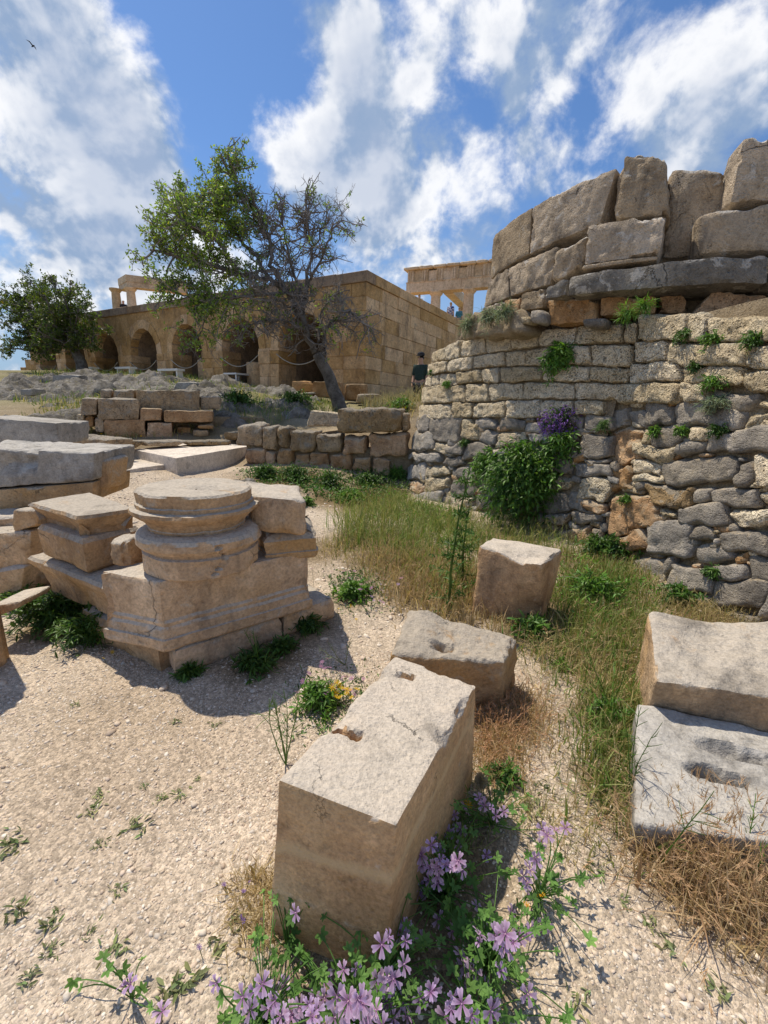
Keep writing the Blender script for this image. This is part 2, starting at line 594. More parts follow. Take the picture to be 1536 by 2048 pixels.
M['print'] = pattern_mat()


def ground_mat():
    m, b = newmat('gravel_ground')
    g = b.n('ShaderNodeNewGeometry')
    pos = g.outputs['Position']
    at = b.n('ShaderNodeAttribute', attribute_name='tint')
    v = b.voro(pos, 75)
    vc = b.voro(pos, 75, 'F1', 'Color')
    v2 = b.voro(pos, 170)
    vc2 = b.voro(pos, 170, 'F1', 'Color')
    n = b.noise(pos, 3.0, 6, 0.65)
    nf = b.noise(pos, 220, 3, 0.6)
    col = b.mix(0.55, at.outputs['Color'], b.ramp(n, [(0.3, 0.72), (0.7, 1.25)]), 'MULTIPLY')
    sx = b.n('ShaderNodeSeparateColor')
    b.put(sx.inputs[0], vc)
    sx2 = b.n('ShaderNodeSeparateColor')
    b.put(sx2.inputs[0], vc2)
    col = b.mix(0.8, col, b.ramp(sx.outputs[0], [(0.0, 0.62), (0.5, 0.95), (1.0, 1.35)]), 'MULTIPLY')
    col = b.mix(0.55, col, b.ramp(sx2.outputs[1], [(0.0, 0.6), (1.0, 1.35)]), 'MULTIPLY')
    h = b.math('ADD', b.math('MULTIPLY', b.mr(v, 0.0, 0.6, 1, 0), 1.0), b.math('MULTIPLY', b.mr(v2, 0, 0.6, 1, 0), 0.45))
    h = b.math('ADD', h, b.math('MULTIPLY', nf, 0.3))
    principled(b, col, 0.95, h, 0.7, 0.006, 0.1)
    return m


M['ground'] = ground_mat()

# ------------------------------------------------------------------ ground
BC = np.array((-0.92, 17.0))                       # near corner of the arcade building
BU = np.array((-0.865, 0.502))
BV = np.array((0.502, 0.865))
ANCH = [(x, y, 0.0) for x in (-3, -1.5, 0, 1.5, 3) for y in (-3, 0, 1.5, 3)]
ANCH += [(2.8, 4.5, .05), (1.5, 4.9, .06), (0.1, 6.1, .1), (-1, 5, .08), (-2.4, 5.6, .2), (-.8, 7.2, .22), (-2.8, 8.2, .33), (.6, 8.0, .3),
         (-4, 6.8, .42), (-4.2, 9, .55), (-6.2, 8.1, .58), (-3.3, 10, .75), (-4.5, 4.5, .3), (-6, 5.5, .55), (-8.9, 10, 1.1), (-2.5, 11.2, 1.15),
         (-1.4, 13, 1.36), (.8, 12.5, 1.5), (-1, 9.0, .85), (.6, 9.0, .95), (-5, 11.2, 1.3), (-6.5, 11.2, 1.3), (-6.3, 14, 1.85), (-9.8, 15, 1.7), (-10.6, 13, 1.33),
         (-15.9, 18, 1.85), (-14.3, 22, 2.6), (-25.6, 30, 3.0), (-3.2, 13.3, 1.5), (-5.7, 17, 2.05), (-1, 16.2, 1.6), (-6.1, 19.6, 2.15),
         (-9.6, 21.6, 2.55), (-15.6, 25, 2.85), (-24.5, 30, 3.1), (-10, 35, 3), (10, 30, 3), (-40, 40, 2.6), (5, 14, 1.5), (8, 8, 1), (6, 3, .2),
         (40, 40, 1), (-40, 5, 1.5), (-12, 3, .9), (0, -20, 0), (30, -20, 0), (-30, -20, 0.5), (3, 14.5, 1.9), (1.0, 10.6, 1.72), (.3, 10.6, 1.5), (-.5, 10.5, 1.15), (2.2, 10.6, 1.8)]
ANCH = np.array(ANCH, float)


def _tps(r2):
    return np.where(r2 > 1e-9, 0.5 * r2 * np.log(r2 + 1e-12), 0)


_A = ANCH[:, :2]
_K = _tps(((_A[:, None] - _A[None]) ** 2).sum(-1)) + np.eye(len(_A)) * 0.02
_Pm = np.hstack([np.ones((len(_A), 1)), _A])
_S = np.block([[_K, _Pm], [_Pm.T, np.zeros((3, 3))]])
_W = np.linalg.solve(_S, np.concatenate([ANCH[:, 2], np.zeros(3)]))


def gz_many(xy):
    xy = np.asarray(xy, float)
    xc = np.clip(xy[:, 0], -45, 45)
    yc = np.clip(xy[:, 1], -22, 42)
    q = np.stack([xc, yc], 1)
    out = np.zeros(len(q))
    for i in range(0, len(q), 20000):
        s = q[i:i + 20000]
        k = _tps(((s[:, None] - _A[None]) ** 2).sum(-1))
        out[i:i + 20000] = k @ _W[:-3] + _W[-3] + s @ _W[-2:]
    out = np.clip(out, -0.3, 3.6)
    far = np.hypot(xy[:, 0], xy[:, 1] - 10)
    out = out - np.clip(far - 42, 0, None) ** 1.15 * 0.25 * (far > 42)
    out = np.maximum(out, -90)
    p3 = np.column_stack([xy * 0.9, np.zeros(len(xy))])
    near = np.clip((np.hypot(xy[:, 0], xy[:, 1]) - 0.0) / 9, 0.15, 1)
    out = out + 0.05 * near * fbm(p3, 3, 5) + 0.012 * fbm(p3 * 5, 3, 9)
    return out


def gz(x, y):
    return float(gz_many(np.array([[x, y]]))[0])


def G(px, py, up=0.0):
    """the point where the sight line through this place meets the ground"""
    d = ray(px, py)
    d = d / d[1]
    lo = 0.3
    Y = lo
    prev = lo
    while Y < 60:
        p = CAMP + d * Y
        if p[2] < gz(p[0], p[1]) + up:
            a, bb = prev, Y
            for _ in range(14):
                mdl = (a + bb) / 2
                p = CAMP + d * mdl
                if p[2] < gz(p[0], p[1]) + up:
                    bb = mdl
                else:
                    a = mdl
            return CAMP + d * bb
        prev = Y
        Y += 0.15 if Y < 8 else 0.4
    return CAMP + d * 40


def axis(fine0, fine1, step, lim0, lim1, grow=1.09):
    a = list(np.arange(fine0, fine1, step))
    s = step
    x = a[-1]
    while x < lim1:
        s *= grow
        x += s
        a.append(x)
    s = step
    x = a[0]
    pre = []
    while x > lim0:
        s *= grow
        x -= s
        pre.append(x)
    return np.array(pre[::-1] + a)


SOIL = []      # (x, y, radius, strength) planted or bare-earth patches


def soil_pix(px, py, r, s=1.0):
    p = G(px, py)
    SOIL.append((p[0], p[1], r, s))


for a in [(820, 1120, .7), (760, 1080, .6), (880, 1180, .6), (1180, 1230, .6), (1230, 1330, .45), (1240, 1440, .28), (1230, 1580, .2), (1400, 1720, .28), (1500, 1800, .25),
          (1080, 1260, .35), (1010, 1430, .2, .7), (700, 1000, .8), (560, 960, .7), (820, 1780, .22, .8), (900, 1720, .2, .9), (130, 1240, .3), (230, 1270, .25), (520, 1310, .3), (600, 1250, .3),
          (650, 1990, .22, .7), (880, 1960, .22, .8), (640, 1100, .4, .7), (700, 1200, .2, .7), (1400, 1220, .5), (1150, 1130, .5), (1250, 1160, .45), (1000, 1075, .5), (880, 1040, .5), (760, 985, .5)]:
    soil_pix(a[0], a[1], a[2], a[3] if len(a) > 3 else 1.0)
SOIL = np.array(SOIL)


def soil_mask(xy):
    m = np.zeros(len(xy))
    for (x, y, r, s) in SOIL:
        d2 = ((xy[:, 0] - x) ** 2 + (xy[:, 1] - y) ** 2) / (r * r)
        m = np.maximum(m, s * np.exp(-d2 * d2))
    m = m + 0.35 * fbm(np.column_stack([xy * 2.2, np.ones(len(xy))]), 4, 3)
    far = np.clip((xy[:, 1] - 5.5) / 3.0, 0, 1) * 0.75
    # the worn gravel walk towards the paving stays open
    walk = np.exp(-(((xy[:, 0] + 2.6 + 0.15 * (xy[:, 1] - 6)) / 0.9) ** 2)) * (xy[:, 1] < 8)
    return np.clip(m + far * (1 - walk), 0, 1)


gx = axis(-3.2, 3.2, 0.035, -900, 900)
gy = axis(-1.0, 8.0, 0.035, -400, 1500)
XX, YY = np.meshgrid(gx, gy)
GXY = np.column_stack([XX.ravel(), YY.ravel()])
GZ = gz_many(GXY)
nx, ny = len(gx), len(gy)
idx = np.arange(nx * ny).reshape(ny, nx)
GF = np.column_stack([idx[:-1, :-1].ravel(), idx[:-1, 1:].ravel(), idx[1:, 1:].ravel(), idx[1:, :-1].ravel()])
sm = soil_mask(GXY)[:, None]
n_a = (0.5 + 0.5 * fbm(np.column_stack([GXY * 1.1, np.zeros(len(GXY))]), 4, 21))[:, None]
sand = np.array((.48, .385, .285)) * (0.85 + 0.3 * n_a)
white = np.array((.55, .475, .385))
base = sand * (1 - n_a) + white * n_a
soilc = np.array((.20, .145, .08)) * (0.7 + 0.6 * n_a)
grassc = np.array((.16, .15, .06))
fard = np.clip((GXY[:, 1:2] - 9) / 4, 0, 1)
soilc = soilc * (1 - fard) + grassc * fard
dirt = np.clip(fbm(np.column_stack([GXY * (.9, .55), np.zeros(len(GXY))]) + 40, 4, 61)[:, None] * 2.2 + .1, 0, 1)
base = base * (1 - .55 * dirt) + np.array((.40, .31, .22)) * .55 * dirt
gcol = base * (1 - sm) + soilc * sm
o = mesh_obj('ground', np.column_stack([GXY, GZ]), GF, M['ground'], col=gcol, smooth=True, loc=(0, 0, 0))
tag(o, kind='structure')


# ------------------------------------------------------------------ stones
def cube_grid(n):
    """surface grid of a cube with n=(nx,ny,nz) cells, q in [-1,1]^3 and quads"""
    nx, ny, nz = n
    ids, Q, F = {}, [], []

    def vid(i, j, k):
        key = (i, j, k)
        if key not in ids:
            ids[key] = len(Q)
            Q.append((2 * i / nx - 1, 2 * j / ny - 1, 2 * k / nz - 1))
        return ids[key]
    for i in range(nx):
        for j in range(ny):
            F.append((vid(i, j, nz), vid(i + 1, j, nz), vid(i + 1, j + 1, nz), vid(i, j + 1, nz)))
            F.append((vid(i, j, 0), vid(i, j + 1, 0), vid(i + 1, j + 1, 0), vid(i + 1, j, 0)))
    for i in range(nx):
        for k in range(nz):
            F.append((vid(i, 0, k), vid(i + 1, 0, k), vid(i + 1, 0, k + 1), vid(i, 0, k + 1)))
            F.append((vid(i, ny, k), vid(i, ny, k + 1), vid(i + 1, ny, k + 1), vid(i + 1, ny, k)))
    for j in range(ny):
        for k in range(nz):
            F.append((vid(0, j, k), vid(0, j, k + 1), vid(0, j + 1, k + 1), vid(0, j + 1, k)))
            F.append((vid(nx, j, k), vid(nx, j + 1, k), vid(nx, j + 1, k + 1), vid(nx, j, k + 1)))
    return np.array(Q), np.array(F)


_CG = {}


def cgrid(n):
    if n not in _CG:
        _CG[n] = cube_grid(n)
    return _CG[n]


_seed = [100]


def hexa(corner_fn, L, n, r, amp, freq=6.0, chip=0.6, carve=None, octv=4, bigchip=0.0):
    """rounded, chipped and noise-worn block. corner_fn maps q (N,3) -> world; L half sizes in metres"""
    _seed[0] += 1
    sd = _seed[0]
    Q, F = cgrid(n)
    L = np.asarray(L, float)
    v = Q * L
    offs = np.array((sd * 3.17, sd * 1.71, sd * 0.93))
    cn = 0.5 + 0.5 * fbm(v * freq * 0.8 + offs, 3, sd)
    rr = r * (1 - chip + 2.0 * chip * cn)[:, None]
    if bigchip:
        rr = rr + bigchip * np.clip(fbm(v * freq * .7 + offs + 31, 4, sd + 2) - .12, 0, 1)[:, None]
    rr = np.minimum(rr, L[None] * 0.98)
    inner = np.clip(v, -(L - rr), (L - rr))
    d = v - inner
    dn = np.linalg.norm(d / np.maximum(rr, 1e-6), axis=1)[:, None]
    nrm = np.where(dn > 1e-6, d / (np.linalg.norm(d, axis=1)[:, None] + 1e-9), 0)
    v = np.where(dn > 1e-6, inner + (d / np.maximum(dn, 1e-6)) * np.minimum(dn, 1.0), v)
    disp = amp * fbm(v * freq + offs, octv, sd + 5)
    v = v + nrm * disp[:, None]
    if carve is not None:
        v = carve(Q, v, L)
    return corner_fn(v / L), F


def tri8(corners):
    """corners: bottom (4, ccw from above: nl, nr, fr, fl) then top (same order)"""
    c = np.asarray(corners, float)

    def fn(q):
        a, b, t = (q[:, 0:1] + 1) / 2, (q[:, 1:2] + 1) / 2, (q[:, 2:3] + 1) / 2
        lo = c[0] * (1 - a) * (1 - b) + c[1] * a * (1 - b) + c[2] * a * b + c[3] * (1 - a) * b
        hi = c[4] * (1 - a) * (1 - b) + c[5] * a * (1 - b) + c[6] * a * b + c[7] * (1 - a) * b
        return lo * (1 - t) + hi * t
    Lx = (np.linalg.norm(c[1] - c[0]) + np.linalg.norm(c[6] - c[7])) / 4
    Ly = (np.linalg.norm(c[3] - c[0]) + np.linalg.norm(c[6] - c[5])) / 4
    Lz = (np.linalg.norm(c[4] - c[0]) + np.linalg.norm(c[6] - c[2])) / 4
    return fn, (Lx, Ly, Lz)


def cells(L, step):
    return tuple(int(max(3, min(70, round(2 * l / step)))) for l in L)


def block(name, corners, mat, parent=None, step=0.03, r=0.02, amp=0.01, freq=7, chip=0.7, carve=None, smooth=True, label=None, cat=None, group=None, bigchip=0.16):
    fn, L = tri8(corners)
    V, F = hexa(fn, L, cells(L, step), r, amp, freq, chip, carve, 4, bigchip)
    o = mesh_obj(name, V, F, M[mat], parent, smooth=smooth, sharp=34)
    return tag(o, label, cat, group)


def prism8(xy, z0, z1, shift=(0, 0)):
    """corners from 4 plan points"""
    z0 = np.broadcast_to(z0, (4,))
    z1 = np.broadcast_to(z1, (4,))
    return [(p[0] + shift[0], p[1] + shift[1], z) for p, z in zip(xy, z0)] + [(p[0], p[1], z) for p, z in zip(xy, z1)]


class PlaneSurf:
    """a wall face: horizontal direction from A to B, leaning back by the batter"""

    def __init__(s, A, B, batter=0.0, bend=None):
        A, B = np.asarray(A, float), np.asarray(B, float)
        s.p0 = A
        u = B - A
        u[2] = 0
        s.u = u / np.linalg.norm(u)
        nrm = np.array((s.u[1], -s.u[0], 0))
        if nrm.dot(CAMP - A) < 0:
            nrm = -nrm
        s.n = nrm
        s.w = np.array((0, 0, 1.0)) - nrm * batter
        s.fn = np.cross(s.u, s.w)
        s.fn /= np.linalg.norm(s.fn)
        if s.fn.dot(nrm) < 0:
            s.fn = -s.fn
        s.bend = bend                    # (a0, sign, k): parabola away from the face beyond a0

    def back(s, a):
        if s.bend is None:
            return 0 * a
        a0, sg, k = s.bend
        return k * np.maximum(0, (a - a0) * sg) ** 2

    def map(s, a, b, c):
        a, b, c = (np.asarray(x, float)[:, None] for x in (a, b, c))
        return s.p0 + a * s.u + b * s.w + (c - s.back(a)) * s.n

    def hit(s, px, py):
        d = ray(px, py)
        d = d / d[1]

        def g(t):
            p = CAMP + d * t
            bb = p[2] - s.p0[2]
            q = p - s.p0 - bb * s.w
            return q.dot(s.n) + float(s.back(q.dot(s.u)))
        t0, t1 = 0.5, 0.5
        best = (1e9, t1)
        while t1 < 40:
            gv = g(t1)
            if gv <= 0:
                break
            if s.bend is not None and gv < best[0]:
                best = (gv, t1)
            t0 = t1
            t1 += 0.1
        if t1 >= 40 and s.bend is not None:      # the sight line only grazes the rounded end
            p = CAMP + d * best[1]
            return (p - s.p0).dot(s.u), p[2] - s.p0[2]
        for _ in range(18):
            tm = (t0 + t1) / 2
            if g(tm) > 0:
                t0 = tm
            else:
                t1 = tm
        p = CAMP + d * t1
        return (p - s.p0).dot(s.u), p[2] - s.p0[2]


class CylSurf:
    def __init__(s, cx, cy, R):
        s.c = np.array((cx, cy))
        s.R = R

    def map(s, a, b, c):
        a, b, c = (np.asarray(x, float) for x in (a, b, c))
        r = s.R + c
        return np.column_stack([s.c[0] + r * np.cos(a / s.R), s.c[1] + r * np.sin(a / s.R), b])

    def hit(s, px, py):
        d = ray(px, py)
        A = d[:2].dot(d[:2])
        oc = -s.c
        Bq = 2 * d[:2].dot(oc)
        Cq = oc.dot(oc) - s.R ** 2
        disc = Bq * Bq - 4 * A * Cq
        t = (-Bq - math.sqrt(max(disc, 0))) / (2 * A)
        p = CAMP + d * t
        th = math.atan2(p[1] - s.c[1], p[0] - s.c[0])
        if th > 1.5:
            th -= 2 * math.pi
        return th * s.R, p[2]


def on_surf(surf, quad, out, inn, step, r, amp, freq=8, chip=0.6, grow=0.0, bigchip=0.0, warp=0.0):
    """stone whose face shows at the four places (TL, TR, BR, BL) on a wall surface"""
    ab = np.array([surf.hit(*p) for p in quad])
    cen = ab.mean(0)
    ab = ab + (cen - ab) * (-grow)
    TL, TR, BR, BL = ab

    def fn(q):
        a, b, t = (q[:, 0:1] + 1) / 2, (q[:, 1:2] + 1) / 2, (q[:, 2:3] + 1) / 2
        lo = BL * (1 - a) + BR * a
        hi = TL * (1 - a) + TR * a
        p = lo * (1 - t) + hi * t
        if warp:
            z0_ = np.zeros(len(p))
            p = p + warp * np.column_stack([fbm(np.column_stack([p * 3.6, z0_ + 7]), 2, 71), .85 * fbm(np.column_stack([p * 3.6, z0_ + 19]), 2, 72)])
        return surf.map(p[:, 0], p[:, 1], (out * (1 - b) - inn * b)[:, 0])
    Lx = (np.linalg.norm(TR - TL) + np.linalg.norm(BR - BL)) / 4
    Lz = (np.linalg.norm(TL - BL) + np.linalg.norm(TR - BR)) / 4
    L = (max(Lx, .012), (out + inn) / 2, max(Lz, .012))
    n = (int(np.clip(round(2 * Lx / step), 3, 40)), 3 if inn < .5 else 4, int(np.clip(round(2 * Lz / step), 3, 40)))
    V, F = hexa(fn, L, n, min(r, 0.8 * L[0], 0.8 * L[2]), amp, freq, chip, None, 4, bigchip)
    return V, F


def rect(x0, y0, x1, y1, rng=None, j=0):
    q = [(x0, y0), (x1, y0), (x1, y1), (x0, y1)]
    if rng is not None:
        q = [(x + rng.uniform(-j, j), y + rng.uniform(-j, j)) for x, y in q]
    return q


rng = random.Random(11)
nr = np.random.default_rng(11)

# ------------------------------------------------------------------ podium wall (battered retaining wall under the monument)
WT = 2.45
_TL, _TR = PZ(868, 700, WT), PZ(1285, 652, WT)
_BLp = PZ(1225, 1088, 0.05)
_u = (_TR - _TL)[:2] / np.linalg.norm((_TR - _TL)[:2])
_nn = np.array((_u[1], -_u[0]))
if _nn.dot(-_TL[:2]) < 0:
    _nn = -_nn
BAT = 0.2
_A0 = np.array((*(_TL[:2] + _nn * BAT * WT), 0.0))
_B0 = np.array((*(_TR[:2] + _nn * BAT * WT), 0.0))
LW = PlaneSurf(_A0, _B0, BAT, bend=(0.6, -1, 0.36))
_R1, _R2 = PZ(1222, 1090, 0.03), PZ(1536, 1240, 0.03)
_ro = np.array((-.98, -.16, 0)) * .14
_R1, _R2 = _R1 + _ro, _R2 + _ro
RW = PlaneSurf(_R1, _R2, 0.09)
podium = empty('podium_wall', (2.3, 4.8, 0.0), 'battered retaining wall of beige poros courses above grey rubble, carrying the round monument', 'wall')


def core_sheet(surf, a0, a1, z0, z1, back, name):
    A = np.linspace(a0, a1, 40)
    Z = np.linspace(z0, z1, 24)
    aa, zz = np.meshgrid(A, Z)
    V = surf.map(aa.ravel(), zz.ravel(), -back + 0.02 * fbm(np.column_stack([aa.ravel() * 6, zz.ravel() * 6, 0 * aa.ravel()]), 3, 4))
    i = np.arange(len(A) * len(Z)).reshape(len(Z), len(A))
    F = np.column_stack([i[:-1, :-1].ravel(), i[:-1, 1:].ravel(), i[1:, 1:].ravel(), i[1:, :-1].ravel()])
    # the earth fill behind the face, as deep as the podium
    return mesh_obj(name, V, F, M['mortar'], podium, smooth=True)


core_sheet(LW, -1.1, 3.1, -0.3, WT - .04, 0.03, 'core')
core_sheet(RW, 0.04, 3.6, -0.3, WT - .04, 0.03, 'core')
_m = MB()
_q = [LW.map([2.3], [z], [-.3])[0] for z in (-.3, WT - .06)] + [RW.map([.7], [z], [-.3])[0] for z in (WT - .06, -.3)]
_m.add(_q, [(0, 1, 2, 3)])
_m.build('core', M['mortar'], podium)
_m = MB()
_top = [LW.map([a], [WT - .05], [-.07])[0] for a in np.linspace(-1.1, 2.6, 14)] + [RW.map([a], [WT - .05], [-.07])[0] for a in (0.1, 1.5, 3.6)]
_top += [np.array((9, 1.0, WT - .05)), np.array((9, 11, WT - .05)), np.array((3.0, 11.0, WT - .05))]
_m.add(_top, [tuple(range(len(_top)))])
_m.build('earth_top', M['mortar'], podium)


def z2(x, y):
    return 700 + x / 1.837, 240 + y / 1.837


def z3(x, y):
    return 750 + x / 1.954, 800 + y / 1.954


def zq(f, x0, y0, x1, y1, j=0.0):
    q = [(x0, y0), (x1, y0), (x1, y1), (x0, y1)]
    return [f(x + rng.uniform(-j, j), y + rng.uniform(-j, j)) for x, y in q]


def wall_stone(surf, quad, kind, out=0.05, r=0.035, amp=0.016, step=0.035, parent=podium, name='stone', inn=0.14, freq=11, chip=.6, warp=0.0):
    por = kind in ('poros', 'orange', 'poros_grey')
    V, F = on_surf(surf, quad, out + rng.uniform(-.02, .03), inn, step * (.52 if por and parent is podium else .8), r * (1.0 if por else .75), amp * (1.6 if por and parent is podium else 1.5 if por else 1.25), freq * (1.3 if por and parent is podium else 1), chip, 0.0, .12 if por else .2, warp)
    return mesh_obj(name, V, F, M[kind], parent, smooth=por, loc=V.mean(0), sharp=50 if por else 0)


def interp(pts, x):
    return float(np.interp(x, [p[0] for p in pts], [p[1] for p in pts]))


# coursed poros of the left face: course lines (zoomed places) and joints
LINES = [[(300, 858), (415, 812), (505, 793), (700, 770), (850, 757), (1075, 750)],
         [(290, 897), (500, 862), (700, 838), (1075, 824)],
         [(280, 946), (460, 917), (700, 903), (1060, 908)],
         [(270, 985), (500, 966), (700, 962), (1045, 968)],
         [(262, 1046), (500, 1036), (700, 1026), (1010, 1032)],
         [(245, 1104), (450, 1098), (700, 1094), (960, 1084)]]
JOINTS = [[310, 362, 414, 505, 600, 705, 840, 1010, 1068],
          [298, 368, 460, 576, 655, 770, 895, 1048],
          [285, 335, 402, 493, 560, 712, 885, 1036],
          [270, 430, 516, 640, 832, 1004],
          [255, 382, 457, 577, 708, 830, 938]]
for k in range(5):
    for x0, x1 in zip(JOINTS[k][:-1], JOINTS[k][1:]):
        g = 1.2
        q = [(x0 + g, interp(LINES[k], x0) + g), (x1 - g, interp(LINES[k], x1) + g), (x1 - g, interp(LINES[k + 1], x1) - g), (x0 + g, interp(LINES[k + 1], x0) - g)]
        wall_stone(LW, [z2(x + rng.uniform(-3, 3), y + rng.uniform(-3, 3)) for x, y in q], 'poros', out=0.06, r=0.035, warp=.02)
# the projecting pier and the right face
for a in [(1075, 715, 1265, 812), (1268, 712, 1330, 812), (1333, 722, 1600, 822), (1605, 735, 1800, 840),
          (1062, 812, 1182, 890), (1190, 817, 1468, 905), (1474, 830, 1640, 918), (1645, 842, 1850, 930),
          (1042, 892, 1232, 964), (1250, 906, 1462, 972), (1466, 922, 1650, 1000), (1655, 935, 1850, 1010),
          (998, 966, 1228, 1044), (1235, 966, 1332, 1046)]:
    wall_stone(RW, zq(z2, *a, 4), 'poros', out=0.08, r=0.04, warp=.025)
RIGHT = [(1340, 995, 1505, 1056, 'rubble', z2), (1510, 1003, 1700, 1060, 'poros', z2), (1700, 1010, 1850, 1070, 'rubble', z2)]
for a in [(920, 20, 1003, 118, 'rubble'), (1003, 40, 1064, 112, 'rubble'), (1054, 10, 1186, 92, 'rubble'), (1192, 18, 1450, 108, 'rubble'), (1452, 38, 1620, 140, 'poros'),
          (935, 124, 1052, 246, 'orange'), (1052, 114, 1086, 166, 'poros'), (1090, 96, 1220, 180, 'rubble'), (1226, 112, 1296, 162, 'poros'), (1300, 114, 1620, 212, 'rubble'),
          (1022, 170, 1190, 228, 'poros'), (1194, 168, 1300, 214, 'rubble'), (1030, 228, 1140, 280, 'poros'), (922, 250, 1032, 355, 'orange'), (1146, 222, 1414, 328, 'rubble'),
          (1418, 238, 1480, 334, 'rubble'), (1482, 218, 1640, 342, 'poros'), (1036, 282, 1148, 322, 'poros'), (975, 322, 1052, 390, 'poros'), (1052, 322, 1104, 362, 'rubble'),
          (1088, 330, 1268, 424, 'poros_grey'), (1270, 336, 1338, 404, 'rubble'), (1342, 338, 1530, 434, 'rubble'), (1534, 350, 1680, 440, 'poros'),
          (915, 386, 1122, 504, 'orange'), (1128, 430, 1200, 468, 'poros'), (1206, 410, 1396, 494, 'rubble'), (1404, 440, 1640, 504, 'poros'),
          (1072, 474, 1250, 616, 'rubble'), (1256, 498, 1330, 554, 'rubble'), (1362, 510, 1522, 606, 'rubble'), (1318, 530, 1358, 562, 'rubble_light'), (1526, 510, 1700, 610, 'rubble'),
          (1258, 560, 1400, 642, 'rubble'), (1400, 608, 1450, 648, 'orange'), (1452, 614, 1640, 736, 'rubble'),
          (915, 508, 1066, 590, 'orange'), (915, 592, 1000, 650, 'rubble'), (1000, 622, 1148, 738, 'rubble_light'), (1124, 622, 1194, 686, 'rubble'), (1180, 645, 1328, 762, 'rubble'),
          (1332, 648, 1446, 702, 'rubble'), (1318, 706, 1532, 822, 'rubble'), (1536, 740, 1700, 850, 'rubble'), (1150, 690, 1182, 760, 'poros'), (1186, 766, 1316, 850, 'rubble'),
          (925, 655, 1000, 742, 'rubble_light'), (1000, 742, 1100, 800, 'rubble'), (1320, 826, 1560, 900, 'rubble'), (1100, 766, 1182, 850, 'rubble_light'), (1320, 500, 1360, 528, 'poros')]:
    RIGHT.append((*a, z3))
for a in RIGHT:
    wall_stone(RW, zq(a[5], a[0] + 1, a[1] + 1, a[2] - 1, a[3] - 1, 9), a[4], out=0.05, r=0.05, amp=0.026, freq=9, chip=.8, warp=.10)
LEFT = [(165, 65, 222, 130, 'rubble'), (216, 60, 340, 150, 'rubble'), (340, 80, 408, 160, 'poros'), (388, 72, 472, 114, 'rubble'), (480, 70, 578, 116, 'rubble'), (580, 62, 662, 122, 'rubble'),
        (664, 66, 740, 126, 'rubble'), (742, 70, 830, 122, 'rubble'), (832, 60, 918, 122, 'rubble'),
        (152, 132, 236, 194, 'rubble_light'), (238, 152, 298, 200, 'poros'), (284, 156, 356, 206, 'rubble'), (406, 116, 486, 172, 'rubble'), (484, 122, 592, 184, 'poros'), (596, 124, 700, 180, 'rubble_light'),
        (702, 128, 812, 162, 'rubble'), (815, 128, 930, 214, 'rubble'), (702, 166, 812, 222, 'rubble'),
        (112, 194, 168, 230, 'rubble_light'), (162, 202, 272, 256, 'rubble_light'), (276, 208, 356, 256, 'rubble'), (358, 168, 462, 236, 'rubble'), (466, 188, 556, 226, 'rubble_light'), (558, 186, 700, 226, 'rubble'),
        (100, 252, 206, 312, 'rubble_light'), (208, 258, 300, 302, 'poros'), (302, 258, 400, 310, 'rubble'), (402, 238, 500, 300, 'rubble'), (502, 230, 610, 300, 'poros'), (612, 230, 700, 300, 'rubble'), (702, 226, 786, 300, 'rubble'),
        (74, 302, 128, 346, 'poros'), (130, 316, 202, 356, 'orange'), (122, 356, 170, 392, 'rubble'), (44, 348, 120, 398, 'poros'), (172, 358, 262, 404, 'rubble_light'), (204, 306, 300, 354, 'poros'),
        (302, 312, 400, 372, 'rubble'), (402, 304, 500, 366, 'rubble'), (502, 304, 640, 372, 'rubble'), (642, 304, 780, 360, 'poros'),
        (788, 206, 840, 242, 'orange'), (842, 216, 930, 248, 'rubble'), (790, 248, 918, 296, 'rubble'), (815, 300, 920, 384, 'poros'), (842, 388, 924, 440, 'orange'), (772, 362, 844, 436, 'rubble'),
        (786, 442, 914, 504, 'rubble'), (624, 456, 780, 500, 'poros_grey'), (546, 494, 690, 546, 'orange'), (692, 508, 862, 594, 'orange'), (864, 510, 912, 600, 'poros_grey'),
        (264, 376, 380, 430, 'poros'), (382, 372, 520, 436, 'rubble'), (522, 376, 640, 452, 'rubble'), (642, 366, 770, 450, 'rubble'), (30, 400, 130, 450, 'poros'), (132, 396, 260, 452, 'rubble'),
        (262, 434, 400, 492, 'rubble'), (402, 440, 544, 500, 'poros'), (300, 496, 420, 560, 'rubble'), (422, 504, 544, 566, 'rubble'), (150, 456, 258, 510, 'poros')]
for a in LEFT:
    wall_stone(LW, zq(z3, a[0] + 1, a[1] + 1, a[2] - 1, a[3] - 1, 8), a[4], out=0.05, r=0.045, amp=0.026, freq=10, chip=.8, warp=.10)

# the right face goes on beyond the view in the same masonry
class Direct:
    def __init__(s_, base_):
        s_.map = base_.map

    def hit(s_, a, b):
        return a, b


_edge = sorted([RW.hit(1606, py_)[::-1] for py_ in range(650, 1300, 50)])
zb = -.05
while zb < WT - .1:
    hgt = rng.uniform(.19, .27)
    if zb + hgt > WT - .12:
        hgt = WT - zb
    ax_ = float(np.interp(zb + hgt / 2, [e[0] for e in _edge], [e[1] for e in _edge])) + rng.uniform(0, .15)
    while ax_ < 3.6:
        ln = rng.uniform(.22, .5)
        kd = 'poros' if zb > 1.4 else rng.choice(['rubble', 'rubble', 'rubble_light', 'poros'])
        V, F = on_surf(Direct(RW), [(ax_, zb + hgt), (ax_ + ln - .015, zb + hgt), (ax_ + ln - .015, zb + .012), (ax_, zb + .012)], .05 + rng.uniform(-.02, .02), .14, .035, .045, .03, 9, .8, 0, .15, .09)
        mesh_obj('stone', V, F, M[kd], podium, smooth=kd == 'poros', loc=V.mean(0), sharp=50 if kd == 'poros' else 0)
        ax_ += ln
    zb += hgt
